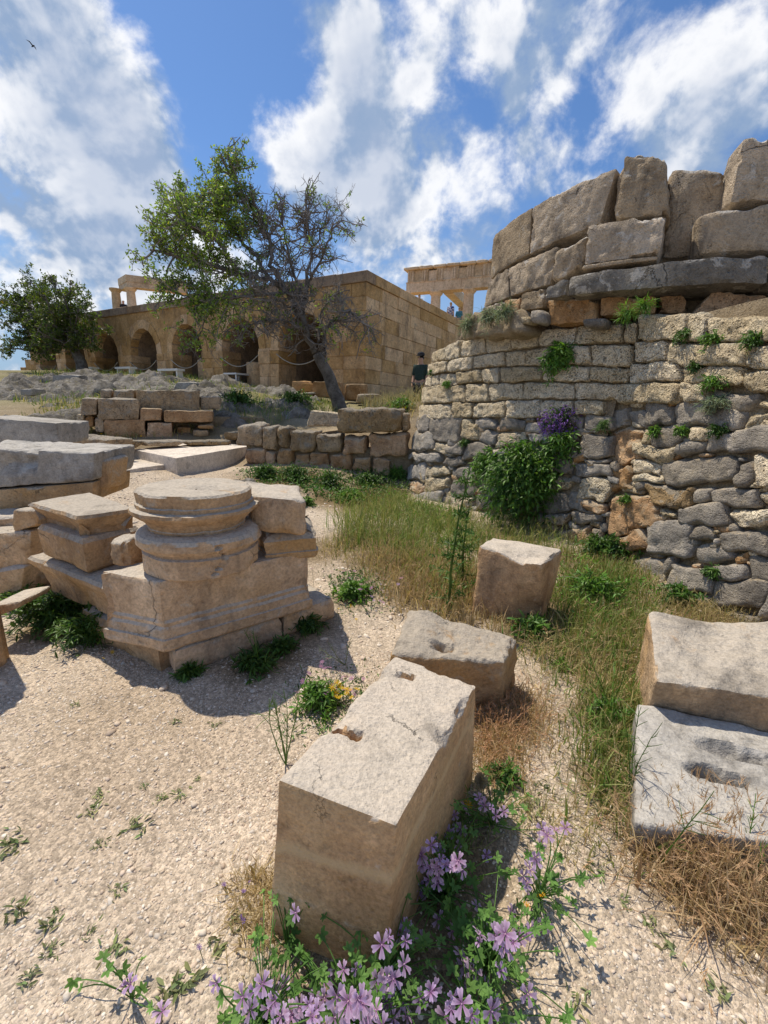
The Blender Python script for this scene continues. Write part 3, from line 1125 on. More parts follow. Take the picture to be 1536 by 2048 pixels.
# small packing stones in the joints of the rubble
for lst_, sf_, fz in ((RIGHT, RW, None), (LEFT, LW, z3)):
    for a in lst_:
        for (cx_, cy_) in ((a[0], a[3]), (a[2], a[1])):
            if rng.random() < .55:
                w_, h_ = rng.uniform(10, 26), rng.uniform(8, 18)
                x_, y_ = cx_ + rng.uniform(-6, 20), cy_ + rng.uniform(-5, 5)
                V, F = on_surf(sf_, zq(fz or a[5], x_ - w_, y_ - h_, x_ + w_, y_ + h_, 5), .035, .08, .02, .03, .012, 14, .7, 0, .1, .10)
                mesh_obj('packing_stone', V, F, M[rng.choice(['rubble', 'rubble_light', 'poros', 'orange', 'poros_grey'])], podium, smooth=False, loc=V.mean(0))

# ------------------------------------------------------------------ round monument
monument = empty('round_monument', (4.2, 7.2, WT), 'ruined round monument of dark grey curved blocks on a projecting slab, upon the podium', 'monument')
CX, CY = 4.2, 7.25


def mono(R, quad, mat, depth=0.45, r=0.022, amp=0.03, step=0.03, name='curved_block', freq=11, chip=.9, out=0.0):
    V, F = on_surf(CylSurf(CX, CY, R), [z2(*p) for p in quad], out, depth, step, r, amp, freq, chip, 0.0, .28)
    return mesh_obj(name, V, F, M[mat], monument, smooth=True, loc=V.mean(0), sharp=34)


R0 = 2.82
# lowest ring and orange bedding blocks
mono(R0, [(492, 690), (562, 668), (562, 722), (462, 732)], 'monument')
mono(R0 + .02, [(566, 662), (624, 645), (621, 714), (566, 720)], 'orange', name='bedding_block')
mono(R0 + .03, [(626, 641), (718, 611), (714, 690), (624, 704)], 'monument')
mono(R0 - .02, [(716, 662), (912, 650), (906, 742), (732, 756)], 'orange', name='bedding_block', r=.04, amp=.03)
mono(R0 - .06, [(918, 650), (1130, 644), (1122, 712), (914, 722)], 'orange', name='bedding_block', r=.03, amp=.02)
mono(R0 - .16, [(1138, 648), (1240, 640), (1236, 712), (1130, 712)], 'orange', name='bedding_block', r=.03, amp=.02)
mono(R0 - .05, [(1335, 628), (1540, 640), (1545, 716), (1245, 718)], 'orange', name='bedding_block', r=.04, amp=.03)
mono(R0 - .1, [(1550, 640), (1800, 650), (1800, 730), (1550, 720)], 'orange', name='bedding_block', r=.04, amp=.03)
# projecting slab, two lengths
mono(R0 + .14, [(722, 612), (802, 582), (794, 650), (716, 656)], 'slab_grey', depth=.9, name='slab', r=.03)
mono(R0 + .20, [(804, 574), (1545, 494), (1545, 604), (798, 648)], 'slab_grey', depth=1.0, name='slab', r=.03, amp=.03, step=.045, freq=7)
mono(R0 + .20, [(1548, 494), (1850, 490), (1850, 610), (1548, 604)], 'slab_grey', depth=1.0, name='slab', r=.03, amp=.015)
# smooth curved wall to the left
mono(R0 - .02, [(512, 590), (578, 545), (585, 652), (490, 690)], 'monument', depth=.5)
mono(R0 - .02, [(580, 543), (764, 464), (736, 604), (587, 650)], 'monument', depth=.5)
mono(R0 - .05, [(524, 432), (668, 319), (656, 494), (514, 587)], 'monument', depth=.5, amp=.015)
mono(R0 - .04, [(672, 317), (982, 172), (918, 382), (658, 494)], 'monument', depth=.5, amp=.02)
mono(R0 + .04, [(752, 486), (872, 420), (864, 542), (734, 600)], 'monument', depth=.4, r=.05)
mono(R0 + .16, [(876, 392), (1162, 341), (1134, 498), (858, 532)], 'monument', depth=.5, r=.012)
mono(R0 + .18, [(846, 534), (1132, 499), (1128, 514), (842, 552)], 'monument', depth=.5, r=.01, amp=.004, name='moulding')
mono(R0 - .08, [(984, 178), (1042, 124), (1130, 128), (960, 372)], 'monument', depth=.6, r=.06, amp=.03)
mono(R0 + .02, [(1010, 132), (1162, 128), (1178, 352), (958, 368)], 'monument', depth=.6, r=.05, amp=.03)
mono(R0 - .35, [(1176, 172), (1392, 188), (1380, 505), (1140, 512)], 'monument', depth=.7, r=.06, amp=.05, freq=4)
mono(R0 + .02, [(1276, 342), (1570, 296), (1570, 486), (1278, 496)], 'monument', depth=.6, r=.05, amp=.04, freq=5)
mono(R0 - .02, [(1444, 60), (1680, 40), (1680, 296), (1396, 304)], 'monument', depth=.5, r=.03, amp=.02)
mono(R0 + .02, [(1574, 296), (1800, 285), (1800, 486), (1574, 486)], 'monument', depth=.6, r=.05, amp=.04)
# loose stones and the earth shoulder beside it
for i, (a, mt, lb) in enumerate([((575, 722, 665, 752), 'poros', 'small beige stone wedged under the orange block of the round monument'),
                                 ((668, 700, 716, 752), 'rubble', 'small grey stone standing under the left end of the projecting slab'),
                                 ((860, 730, 945, 762), 'rubble', 'rounded grey stone lying on the podium below the orange blocks')]):
    V, F = on_surf(CylSurf(CX, CY, R0 + .12), zq(z2, *a, 4), .05, .2, .04, .07, .02, 7)
    o = mesh_obj('loose_stone', V, F, M[mt], smooth=True)
    tag(o, lb, 'stone', 'loose stones on the podium')
V, F = on_surf(CylSurf(CX, CY, R0 + .1), [z2(425, 728), z2(640, 700), z2(660, 790), z2(385, 822)], .12, .7, .04, .10, .10, 6)
o = mesh_obj('earth_bank', V, F, M['mortar'], smooth=True)
tag(o, kind='structure')

# inner core of the monument so that nothing shows through the joints
_m = MB()
_th = np.linspace(math.pi * 0.5, math.pi * 1.75, 40)
_V = [(CX + (R0 - .42) * math.cos(t), CY + (R0 - .42) * math.sin(t), z) for z in (WT - .1, 3.3) for t in _th]
_m.add(_V, [(i, i + 1, 41 + i, 40 + i) for i in range(39)] + [tuple(range(40, 80))])
_m.build('rubble_core', M['mortar'], monument)

# ------------------------------------------------------------------ fallen blocks in front
_seed[0] = 700
rng.seed(23)
def top_carver(holes, rag=.3):
    """holes: (x, y, half_x, half_y, depth, angle) in metres on the top face, origin at its centre"""
    def fn(Q, v, L):
        top = Q[:, 2] > 0.999
        for (hx, hy, ax, ay, dep, ang) in holes:
            c, s_ = math.cos(ang), math.sin(ang)
            dx, dy = v[:, 0] - hx, v[:, 1] - hy
            lx, ly = dx * c + dy * s_, -dx * s_ + dy * c
            lx = lx + rag * .02 * fbm(v * 14, 3, 11)
            ly = ly + rag * .03 * fbm(v * 14, 3, 12)
            k = np.maximum(np.abs(lx) / ax, np.abs(ly) / ay) if rag < .4 else np.sqrt((lx / ax) ** 2 + (ly / ay) ** 2)
            k = k + (rag if rag < .4 else .25) * fbm(v * 26, 3, 3)
            v[:, 2] -= np.where(top, dep * np.clip((1.25 - k) / (0.35 + rag * .6), 0, 1) , 0)
        return v
    return fn


# the near block: plan measured on its top face
NB4 = [PZ(557, 1560, .53), PZ(793, 1652, .50), PZ(952, 1368, .50), PZ(790, 1312, .53)]
NBb = [PZ(538, 1885, -.03), PZ(765, 1985, -.03), NB4[2] * (1, 1, 0) + (.04, .05, -.03), NB4[3] * (1, 1, 0) + (-.02, .06, -.03)]
block('stone_block', NBb + NB4, 'block_vein', step=0.0105, r=0.007, amp=0.006, freq=11, chip=.9,
      carve=top_carver([(-.115, -.11, .045, .012, .05, -.15), (-.07, -.115, .014, .016, .07, 0), (-.075, .25, .028, .012, .03, .2)]),
      label='tall rectangular limestone block with a dowel slot in its top, mallow flowers at its foot', cat='stone block')
# eroded block right behind it
E4 = [PZ(782, 1308, .34), PZ(985, 1342, .30), PZ(1036, 1268, .33), PZ(815, 1217, .40)]
E4[1] = PZ(1010, 1325, .32)
EB = [E4[0] * (1, 1, 0) + (-.03, -.03, -.04), PZ(1000, 1420, -.04), E4[2] * (1, 1, 0) + (.03, .03, -.04), E4[3] * (1, 1, 0) + (0, .05, -.04)]


def eroded(Q, v, L):
    top = np.clip(Q[:, 2], 0, 1)
    dip = np.exp(-((v[:, 0] - 0.05) / .14) ** 2) * np.exp(-((v[:, 1] - .12) / .2) ** 2)
    v[:, 2] -= top * 0.012 * dip
    v[:, 2] += top * 0.03 * np.exp(-((v[:, 0] + .2) / .08) ** 2 - ((v[:, 1] - .16) / .1) ** 2)
    w1, w2 = .05 * fbm(v * 12, 3, 21), .05 * fbm(v * 12, 3, 22)
    hole = np.exp(-((v[:, 0] + 0.06 + w1) / .07) ** 4 - ((v[:, 1] + .07 + w2) / .03) ** 4)
    v[:, 2] -= top * 0.055 * hole
    v[:, 2] -= top * 0.02 * np.abs(fbm(v * 16, 3, 8))
    return v


block('stone_block', EB + E4, 'marble', step=0.014, r=0.022, amp=0.02, freq=7, chip=.9, carve=eroded,
      label='low eroded limestone block with a hollowed top, between the near block and the upright stone', cat='stone block')
# upright tapering stone near the wall
U4 = [PZ(957, 1092, .52), PZ(1082, 1128, .50), PZ(1130, 1098, .50), PZ(985, 1074, .54)]
UB = [PZ(942, 1238, -.03), PZ(1086, 1252, -.03), U4[2] * (1, 1, 0) + (-.06, .02, -.03), U4[3] * (1, 1, 0) + (0, .1, -.03)]


def notch(Q, v, L):
    k = np.exp(-((v[:, 0] - .10) / .12) ** 2 - ((v[:, 1] + .2) / .16) ** 2)
    v[:, 2] -= np.clip(Q[:, 2], 0, 1) * .045 * k * (1 + .8 * fbm(v * 20, 3, 2))
    return v


block('upright_stone', UB + U4, 'block', step=0.016, r=0.022, amp=0.018, freq=7, chip=.9, carve=notch,
      label='upright tan stone tapering downward, standing in the grass before the wall', cat='stone block')
# two big blocks at the right edge
H4 = [PZ(1290, 1400, .26), PZ(1600, 1480, .26), PZ(1640, 1250, .42), PZ(1300, 1217, .47)]
H4[0] = PZ(1312, 1362, .34)
H4[1] = PZ(1610, 1400, .34)
HB = [PZ(1290, 1440, .02) * (1, 1, 0) + (0, 0, -.05), H4[1] * (1, 1, 0) + (.02, -.02, -.05), H4[2] * (1, 1, 0) + (.02, .02, -.05), H4[3] * (1, 1, 0) + (0, .02, -.05)]


def dished(Q, v, L):
    k = np.exp(-((v[:, 0] + .12) / .16) ** 2) * np.clip((v[:, 1] + .25) / .4, 0, 1)
    v[:, 2] -= np.clip(Q[:, 2], 0, 1) * (.025 * k + .022 * np.abs(fbm(v * 9, 4, 4)))
    return v


block('stone_block', HB + H4, 'marble', step=0.016, r=0.018, amp=0.022, freq=6, chip=.9, carve=dished,
      label='broad weathered block with a dished top at the right edge, behind the slotted grey block', cat='stone block')
S4 = [PZ(1268, 1645, .13), PZ(1640, 1700, .12), PZ(1640, 1480, .16), PZ(1272, 1402, .18)]
SB = [p * (1, 1, 0) + (0, 0, -.05) for p in S4]
_fn, _Ls = tri8(SB + S4)


def slotted(px, py):
    p = PZ(px, py, .15)
    c = (S4[0] + S4[1] + S4[2] + S4[3]) / 4
    ux = (S4[1] - S4[0]) + (S4[2] - S4[3])
    uy = (S4[3] - S4[0]) + (S4[2] - S4[1])
    a = np.linalg.solve(np.array([[ux[0], uy[0]], [ux[1], uy[1]]]) / 2, (p - c)[:2])
    return a[0] * _Ls[0], a[1] * _Ls[1]


h1, h2, h3 = slotted(1445, 1565), slotted(1500, 1478), slotted(1400, 1545)
block('stone_block', SB + S4, 'grey_marble', step=0.0115, r=0.018, amp=0.012, freq=8, chip=.9,
      carve=top_carver([(h1[0], h1[1], .13, .034, .07, -.12), (h2[0], h2[1], .14, .04, .06, -.1), (h3[0], h3[1], .05, .034, .08, 0)], .8),
      label='flat grey block with two long cuttings in its top, dry grass before it', cat='stone block')

# ------------------------------------------------------------------ moulded column base on its pedestal
def moulded(name, P4, prof, mat, label=None, cat=None, group=None, parent=None, step=.014, amp=.004, freq=9, broken=0.0):
    """block with a moulded profile [(z, outward offset)] on all four sides of the plan P4 (ccw)"""
    _seed[0] += 1
    sd = _seed[0]
    P4 = np.asarray(P4, float)[:, :2]
    c = P4.mean(0)
    pr = []
    for (z0, o0), (z1, o1) in zip(prof[:-1], prof[1:]):
        k = max(1, int(math.hypot(z1 - z0, o1 - o0) / step))
        for i in range(k):
            t = i / k
            pr.append((z0 + (z1 - z0) * t, o0 + (o1 - o0) * t))
    pr.append(prof[-1])
    # outline points with per-side outward normals
    ring, nrm = [], []
    for i in range(4):
        a, b2 = P4[i], P4[(i + 1) % 4]
        e = b2 - a
        ln = np.linalg.norm(e)
        n_out = np.array((e[1], -e[0])) / ln
        ep = P4[i] - P4[i - 1]
        n_prev = np.array((ep[1], -ep[0])) / np.linalg.norm(ep)
        k = max(2, int(ln / step))
        for j in range(k):
            ring.append(a + e * j / k)
            if j == 0:
                m = n_out + n_prev
                nrm.append(m / max(0.5, (1 + n_out.dot(n_prev))))
            else:
                nrm.append(n_out)
    ring, nrm = np.array(ring), np.array(nrm)
    m_ = len(ring)
    V = []
    for z, of in pr:
        V.append(np.column_stack([ring + nrm * of, np.full(m_, z)]))
    levels = len(pr)
    # caps shrink inwards
    for f in (.8, .55, .3, .1, .004):
        q = V[levels - 1].copy()
        q[:, :2] = c + (q[:, :2] - c) * f
        V.append(q)
    V = np.concatenate(V)
    F = []
    for i in range(levels + 4):
        for j in range(m_):
            F.append((i * m_ + j, i * m_ + (j + 1) % m_, (i + 1) * m_ + (j + 1) % m_, (i + 1) * m_ + j))
    d3 = np.column_stack([fbm(V * freq + sd * 1.7 + t * 50, 4, sd + t) for t in range(3)])
    big = np.column_stack([fbm(V * 3.0 + sd * 3.1 + t * 20, 3, sd + 9 + t) for t in range(3)])
    V = V + d3 * amp + big * amp * 1.2
    if broken:
        bn = fbm(V * 4.5 + sd, 4, sd + 40)
        cut = np.clip(bn - .12, 0, 1) * broken
        dirc = np.column_stack([V[:, :2] - c, np.zeros(len(V))])
        dirc /= np.linalg.norm(dirc, axis=1)[:, None] + 1e-6
        V = V - dirc * cut[:, None]
        V[:, 2] -= cut * .35 * (V[:, 2] > prof[0][0] + .03)
    o = mesh_obj(name, V, np.array(F), M[mat], parent, smooth=True, sharp=28)
    return tag(o, label, cat, group)


def ccw(P):
    P = [np.asarray(p)[:2] for p in P]
    c = sum(P) / len(P)
    P.sort(key=lambda p: math.atan2(p[1] - c[1], p[0] - c[0]))
    return P


pc = np.array((-1.15, 2.10))                      # near corner of the pedestal
er = np.array((.73, .685))                         # along its right face
el_ = np.array((-.685, .73))                       # along its left face
ped = lambda a, b: pc + er * a + el_ * b
# bottom moulded course (right side, cracked)
moulded('plinth_course', ccw([ped(.0, -.035), ped(.66, -.035), ped(.66, .30), ped(0.02, .30)]), [(-.04, -.03), (.02, 0), (.11, 0), (.145, -.015), (.16, -.04)], 'marble',
        'long moulded plinth course with a cracked front edge, nearest the gravel, under the pedestal block', 'stone block', 'stacked pieces of the column base')
moulded('plinth_course', ccw([ped(.672, -.04), ped(1.08, -.035), ped(1.10, .32), ped(.672, .30)]), [(-.04, -.03), (.02, 0), (.115, 0), (.15, -.015), (.165, -.04)], 'marble',
        'shorter moulded plinth course beyond the crack, at the right end of the pedestal', 'stone block', 'stacked pieces of the column base')
moulded('foundation_stone', ccw([ped(.08, .34), ped(.95, .34), ped(.9, .9), ped(.08, .9)]), [(-.04, 0), (.17, -.03)], 'marble',
        'rough foundation stone hidden under the middle of the pedestal', 'stone block', 'stacked pieces of the column base')
# pedestal block
moulded('pedestal_block', ccw([(-1.165, 2.045), (-.46, 2.63), (-.95, 3.02), (-1.56, 2.16)]), [(.165, -.01), (.18, .0), (.235, .0), (.24, -.012), (.285, -.018), (.30, -.03), (.32, -.028), (.335, -.038), (.43, -.03), (.55, -.028), (.565, -.035)], 'marble',
        'large pedestal block with stepped mouldings on its right face, carrying the cracked column base', 'pedestal', 'stacked pieces of the column base', amp=.005, broken=.05)


def turned(name, c, prof, mat, label, cat, group, seg=96, amp=.006, notch=None, cap=True, tilt=(0, 0)):
    """round piece turned from a profile [(z, radius)], worn and chipped"""
    _seed[0] += 1
    sd = _seed[0]
    pr = []
    for (z0, r0), (z1, r1) in zip(prof[:-1], prof[1:]):
        k = max(1, int(math.hypot(z1 - z0, r1 - r0) / .012))
        for i in range(k):
            pr.append((z0 + (z1 - z0) * i / k, r0 + (r1 - r0) * i / k))
    pr.append(prof[-1])
    rt = pr[-1][1]
    for f in np.linspace(.94, .02, 16):
        pr.append((pr[-1][0] if False else prof[-1][0], rt * f))
    pr = [(prof[0][0], prof[0][1] * .02)] + pr
    V = []
    for z, r in pr:
        for j in range(seg):
            a = 2 * math.pi * j / seg
            V.append((r * math.cos(a), r * math.sin(a), z))
    V = np.array(V)
    edge = fbm(V * 7 + sd, 4, sd)
    rr = np.hypot(V[:, 0], V[:, 1])[:, None] + 1e-6
    rad_ = V * (1, 1, 0) / rr
    outer = (rr[:, 0] > .8 * rt)
    V = V + rad_ * (amp * 1.4 * edge * outer)[:, None]
    chipm = np.clip(fbm(V * 9 + sd * 3, 3, sd + 3) - .18, 0, 1) * outer
    V = V - rad_ * (chipm * .06)[:, None]
    V[:, 2] += amp * .7 * fbm(V * 12 + 9, 4, sd + 6)
    if notch:
        V = notch(V)
    V[:, 2] += V[:, 0] * tilt[0] + V[:, 1] * tilt[1]
    F = []
    for i in range(len(pr) - 1):
        for j in range(seg):
            F.append((i * seg + j, i * seg + (j + 1) % seg, (i + 1) * seg + (j + 1) % seg, (i + 1) * seg + j))
    V = V + (c[0], c[1], 0)
    o = mesh_obj(name, V, np.array(F), M[mat], smooth=True, sharp=30)
    return tag(o, label, cat, group)


DC = np.array((-1.075, 2.405))


def crack(V):
    # a split runs down the right front of the ring
    a = np.arctan2(V[:, 1], V[:, 0])
    a0 = -0.88 + 0.10 * np.sin(V[:, 2] * 30) + 0.25 * (V[:, 2] - .7)
    k = np.exp(-((a - a0) / .018) ** 2)
    f = 1 - .10 * k
    V[:, 0] *= f
    V[:, 1] *= f
    return V


turned('column_base_ring', DC, [(.562, .305), (.572, .318), (.675, .315), (.683, .298), (.70, .30), (.71, .328), (.73, .342), (.765, .342), (.785, .33), (.80, .295)], 'marble',
       'cracked moulded ring of the column base, lying directly on the pedestal block', 'column base', 'stacked pieces of the column base', notch=crack)


def cup(V):
    k = np.exp(-((V[:, 0] - .06) / .09) ** 2 - ((V[:, 1] + .02) / .045) ** 2) * (V[:, 2] > .97)
    V[:, 2] -= .03 * k * (1 + fbm(V * 30, 3, 2))
    return V


turned('column_base_drum', DC + (-.015, .0), [(.79, .25), (.80, .262), (.815, .266), (.82, .262), (.855, .285), (.895, .335), (.908, .345), (.925, .343), (.93, .312), (.95, .312), (.955, .302), (.98, .305), (1.01, .308), (1.022, .296)], 'marble',
       'flaring round drum with a pale flat top and small hollow, crowning the column base', 'column base', 'stacked pieces of the column base', notch=cup)
# broken fragment at the left of the ring
FRp = PZ(248, 1115, .58)
block('stone_fragment', prism8(ccw([FRp[:2] + d for d in ((-.075, -.03), (.06, -.085), (.10, .04), (-.05, .08))]), .545, (.68, .70, .73, .70)), 'marble', step=.012, r=.02, amp=.015, freq=9,
      label='small curved fragment wedged against the left of the cracked ring', cat='stone fragment', group='stacked pieces of the column base')

# stacked mouldings to the left of the pedestal
def pp(*pts):
    return ccw([PZ(px, py, z) for px, py, z in pts])


ls0 = PZ(205, 1168, .44)[:2]                      # lip of the lower moulding, and its run to the left
lsu = np.array((-.88, .475))
lsn = np.array((.475, .88))
lst = lambda a, b: ls0 + lsu * a + lsn * b
moulded('moulded_block', ccw([lst(-.05, .03), lst(.80, .03), lst(.80, .42), lst(-.05, .42)]), [(.19, -.02), (.23, -.02), (.32, .0), (.36, .02), (.40, .05), (.43, .055), (.45, .04), (.462, -.02)], 'marble',
        'moulded block with a broken lip to the left of the pedestal, under the plain block', 'stone block', 'stacked pieces of the column base', broken=.10, amp=.006)
moulded('foundation_block', ccw([lst(-.42, .05), lst(.33, .05), lst(.33, .42), lst(-.42, .42)]), [(-.04, .02), (.10, .03), (.16, .02), (.185, -.03)], 'marble',
        'long worn base block at the left foot of the pedestal, above green plants', 'stone block', 'stacked pieces of the column base', amp=.007, broken=.06)
moulded('plain_block', pp((78, 1048, .69), (166, 1078, .69), (275, 1050, .69), (190, 1022, .69)), [(.468, -.02), (.49, .0), (.66, .01), (.69, -.01)], 'marble',
        'plain tan block under the thin pale slab, left of the column base', 'stone block', 'stacked pieces of the column base', amp=.005, broken=.05)
TS = ccw([PZ(52, 1004, .83), PZ(150, 1032, .83), PZ(272, 1017, .83), PZ(180, 984, .83)])
moulded('thin_slab', TS, [(.69, -.07), (.72, -.07), (.75, -.05), (.785, -.02), (.81, .0), (.83, -.01)], 'marble',
        'thin pale topped slab with an undercut edge, left of the column drum', 'stone block', 'stacked pieces of the column base', amp=.007, broken=.07)
# blocks behind the column base on its right
B1 = ccw([PZ(485, 968, .95), PZ(600, 972, .95), PZ(612, 1002, .95), PZ(500, 992, .95)])
block('stone_block', prism8(B1, .73, (.95, .95, .96, .97)), 'marble', step=.02, r=.03, amp=.02, freq=7, chip=.8,
      label='pale rough block with a sunlit top, right behind the column drum', cat='stone block', group='stacked pieces of the column base')
B2 = ccw([PZ(505, 1040, .70), PZ(618, 1030, .70), PZ(634, 1065, .70), PZ(530, 1075, .70)])
moulded('moulded_block', B2, [(.53, -.02), (.55, .0), (.585, .01), (.59, 0.), (.67, .01), (.70, -.02), (.72, -.06)], 'marble',
        'brown moulded block under the pale rough block, behind the cracked ring', 'stone block', 'stacked pieces of the column base', amp=.005, broken=.06)
B3 = ccw([PZ(520, 1110, .45), PZ(600, 1095, .45), PZ(625, 1125, .45), PZ(560, 1135, .45)])
block('stone_block', prism8(ccw([ped(.62, .62), ped(1.02, .42), ped(1.1, .9), ped(.7, 1.1)]), -.05, .53), 'marble', step=.03, r=.04, amp=.03, freq=5, chip=.8,
      label='dark low block supporting the brown moulded block behind the pedestal', cat='stone block', group='stacked pieces of the column base')

# ------------------------------------------------------------------ larger blocks at the left edge
def pixblock(name, face, Y, depth, mat, label, cat='stone block', group='fallen blocks at the left', turn=0.0, step=.03, r=.025, amp=.02, freq=6, chip=.8, dy=0.0, carve=None):
    """block whose front face shows at four places (BL, BR, TR, TL) at distance Y (right side dy farther)"""
    Ys = [Y, Y + dy, Y + dy, Y]
    f = [PY(p[0], p[1], y) for p, y in zip(face, Ys)]
    e = f[1] - f[0]
    e[2] = 0
    e /= np.linalg.norm(e)
    n_ = np.array((-e[1], e[0], 0)) * depth + e * turn
    c = [f[0], f[1], f[1] + n_, f[0] + n_, f[3], f[2], f[2] + n_, f[3] + n_]
    return block(name, c, mat, step=step, r=r, amp=amp, freq=freq, chip=chip, label=label, cat=cat, group=group, carve=carve)


def crater(Q, v, L):
    fr = np.clip(-Q[:, 1], 0, 1) * np.clip(Q[:, 2] * 1.5 + .6, 0, 1)
    k = np.clip(fbm(v * 3.2 + 4, 4, 77) + .35, 0, 1) * (v[:, 0] < .25 * L[0])
    v[:, 1] += .16 * k * fr
    v[:, 2] -= .10 * k * np.clip(Q[:, 2], 0, 1)
    return v


pixblock('stone_block', [(-120, 985), (188, 961), (190, 905), (-120, 893)], 3.35, .75, 'grey_marble',
         'big grey block with a broken hollow front, at the left edge above a flat course', step=.018, r=.02, amp=.02, freq=6, dy=.15, carve=crater)
pixblock('flat_block', [(-120, 1030), (184, 1004), (187, 964), (-120, 990)], 3.36, .7, 'marble',
         'flat block with a straight top edge, carrying the broken grey block at the left edge', step=.025, r=.012, amp=.01, dy=.15)
pixblock('stone_block', [(186, 985), (203, 980), (206, 922), (190, 915)], 3.62, .4, 'marble',
         'narrow rough block end peeping out behind the broken grey block', step=.02, r=.04, amp=.02)
pixblock('moulded_block', [(-130, 1105), (40, 1066), (42, 1032), (-130, 1040)], 3.1, .6, 'marble',
         'dark moulded course below the flat block at the left edge', step=.025, r=.03, amp=.02, dy=.1)
pixblock('stone_fragment', [(18, 1070), (78, 1052), (80, 1018), (22, 1018)], 2.95, .3, 'marble',
         'pale broken lump beside the thin slab at the left', step=.018, r=.04, amp=.03)
pixblock('stone_block', [(-130, 1180), (60, 1130), (62, 1062), (-130, 1075)], 2.95, .6, 'marble',
         'shadowed brown block low at the left edge, behind the moulded block', step=.03, r=.03, amp=.03)
pixblock('stone_block', [(-80, 1240), (40, 1196), (50, 1130), (-80, 1150)], 2.9, .5, 'marble',
         'lowest brown block at the left edge, half hidden by leaves', step=.03, r=.04, amp=.03)
pixblock('marble_block', [(-60, 890), (118, 889), (112, 846), (-60, 832)], 5.2, .7, 'grey_marble',
         'grey veined marble block with a chipped top, standing beyond the broken grey block', step=.025, r=.015, amp=.012, dy=.1)
pixblock('flat_stone', [(-20, 1240), (40, 1215), (42, 1202), (-20, 1212)], 2.35, .25, 'marble', 'small flat tan stone on the gravel at the left edge', step=.02, r=.02, amp=.01)
_m = MB()
# fluted stump of a column at the very left edge
FS = PZ(0, 1335, 0) - (.20, 0.05, 0)
_seg = 40
_V, _F = [], []
for i in range(13):
    for j in range(_seg):
        a = 2 * math.pi * j / _seg
        r_ = .18 + .010 * math.cos(a * 16)
        _V.append((FS[0] + r_ * math.cos(a), FS[1] + .05 + r_ * math.sin(a), -.03 + .95 * i / 12))
for i in range(12):
    for j in range(_seg):
        _F.append((i * _seg + j, i * _seg + (j + 1) % _seg, (i + 1) * _seg + (j + 1) % _seg, (i + 1) * _seg + j))
_F.append(tuple(12 * _seg + j for j in range(_seg)))
_m.add(_V, _F)
o = _m.build('column_stump', M['block'], smooth=True)
tag(o, 'slender fluted column stump cut by the left edge of the view', 'column')

# ------------------------------------------------------------------ ruined walls in the middle distance
def zm(x, y):
    return 380 + x / 3.2, 750 + y / 3.2


MW = PlaneSurf(PY(490, 935, 8.25) * (1, 1, 0), PY(830, 945, 7.75) * (1, 1, 0), 0.02)
low_wall = empty('low_wall', tuple(PY(640, 940, 8.0) * (1, 1, 0) + (0, 0, .2)), 'low ruined wall of rounded orange poros stones with a long beam block on top', 'wall')
for a in [(300, 316, 468, 456, 'poros_grey'), (466, 330, 566, 480, 'poros_grey'), (562, 336, 640, 474, 'poros_grey'), (642, 356, 818, 490, 'poros_grey'), (818, 382, 972, 500, 'poros_grey'),
          (360, 464, 490, 572, 'orange'), (492, 486, 552, 592, 'orange'), (556, 474, 662, 602, 'orange'), (668, 494, 772, 606, 'orange'), (776, 484, 900, 622, 'orange'), (904, 502, 1042, 628, 'orange'), (1046, 520, 1160, 640, 'orange'),
          (986, 390, 1132, 506, 'orange'), (1146, 372, 1396, 524, 'orange'), (1165, 528, 1290, 640, 'orange'), (360, 575, 480, 640, 'orange'), (482, 596, 640, 660, 'orange'), (642, 606, 800, 670, 'orange')]:
    wall_stone(MW, zq(zm, *a[:4], 6), a[4], out=.08, r=.065, amp=.05, step=.045, parent=low_wall, inn=.35, freq=6, chip=.8)
wall_stone(MW, zq(zm, 950, 216, 1362, 366, 5), 'poros_grey', out=.16, r=.05, amp=.05, step=.05, parent=low_wall, inn=.5, freq=5, name='beam_stone')
wall_stone(MW, zq(zm, 1350, 240, 1400, 360, 5), 'poros_grey', out=.02, r=.06, amp=.04, step=.05, parent=low_wall, inn=.4, freq=5)
_m = MB()
_m.box(lambda x, y, z: MW.map([x], [z], [y])[0], (0.02, -.05, -.3), (3.3, -.5, .75))
_m.build('core', M['mortar'], low_wall)
pixblock('stone_block', [zm(742, 330), zm(955, 330), zm(950, 245), zm(770, 226)], 9.2, .5, 'poros', 'pale tilted block lying behind the beam of the low ruined wall', group='loose blocks in the middle distance', step=.05, r=.04, amp=.03)
pixblock('stone_block', [zm(210, 415), zm(300, 418), zm(300, 365), zm(215, 368)], 9.3, .5, 'poros_grey', 'small grey block beside the left end of the low ruined wall', group='loose blocks in the middle distance', step=.05, r=.04, amp=.03)


def z4(x, y):
    return x / 3.84, 750 + y / 3.84


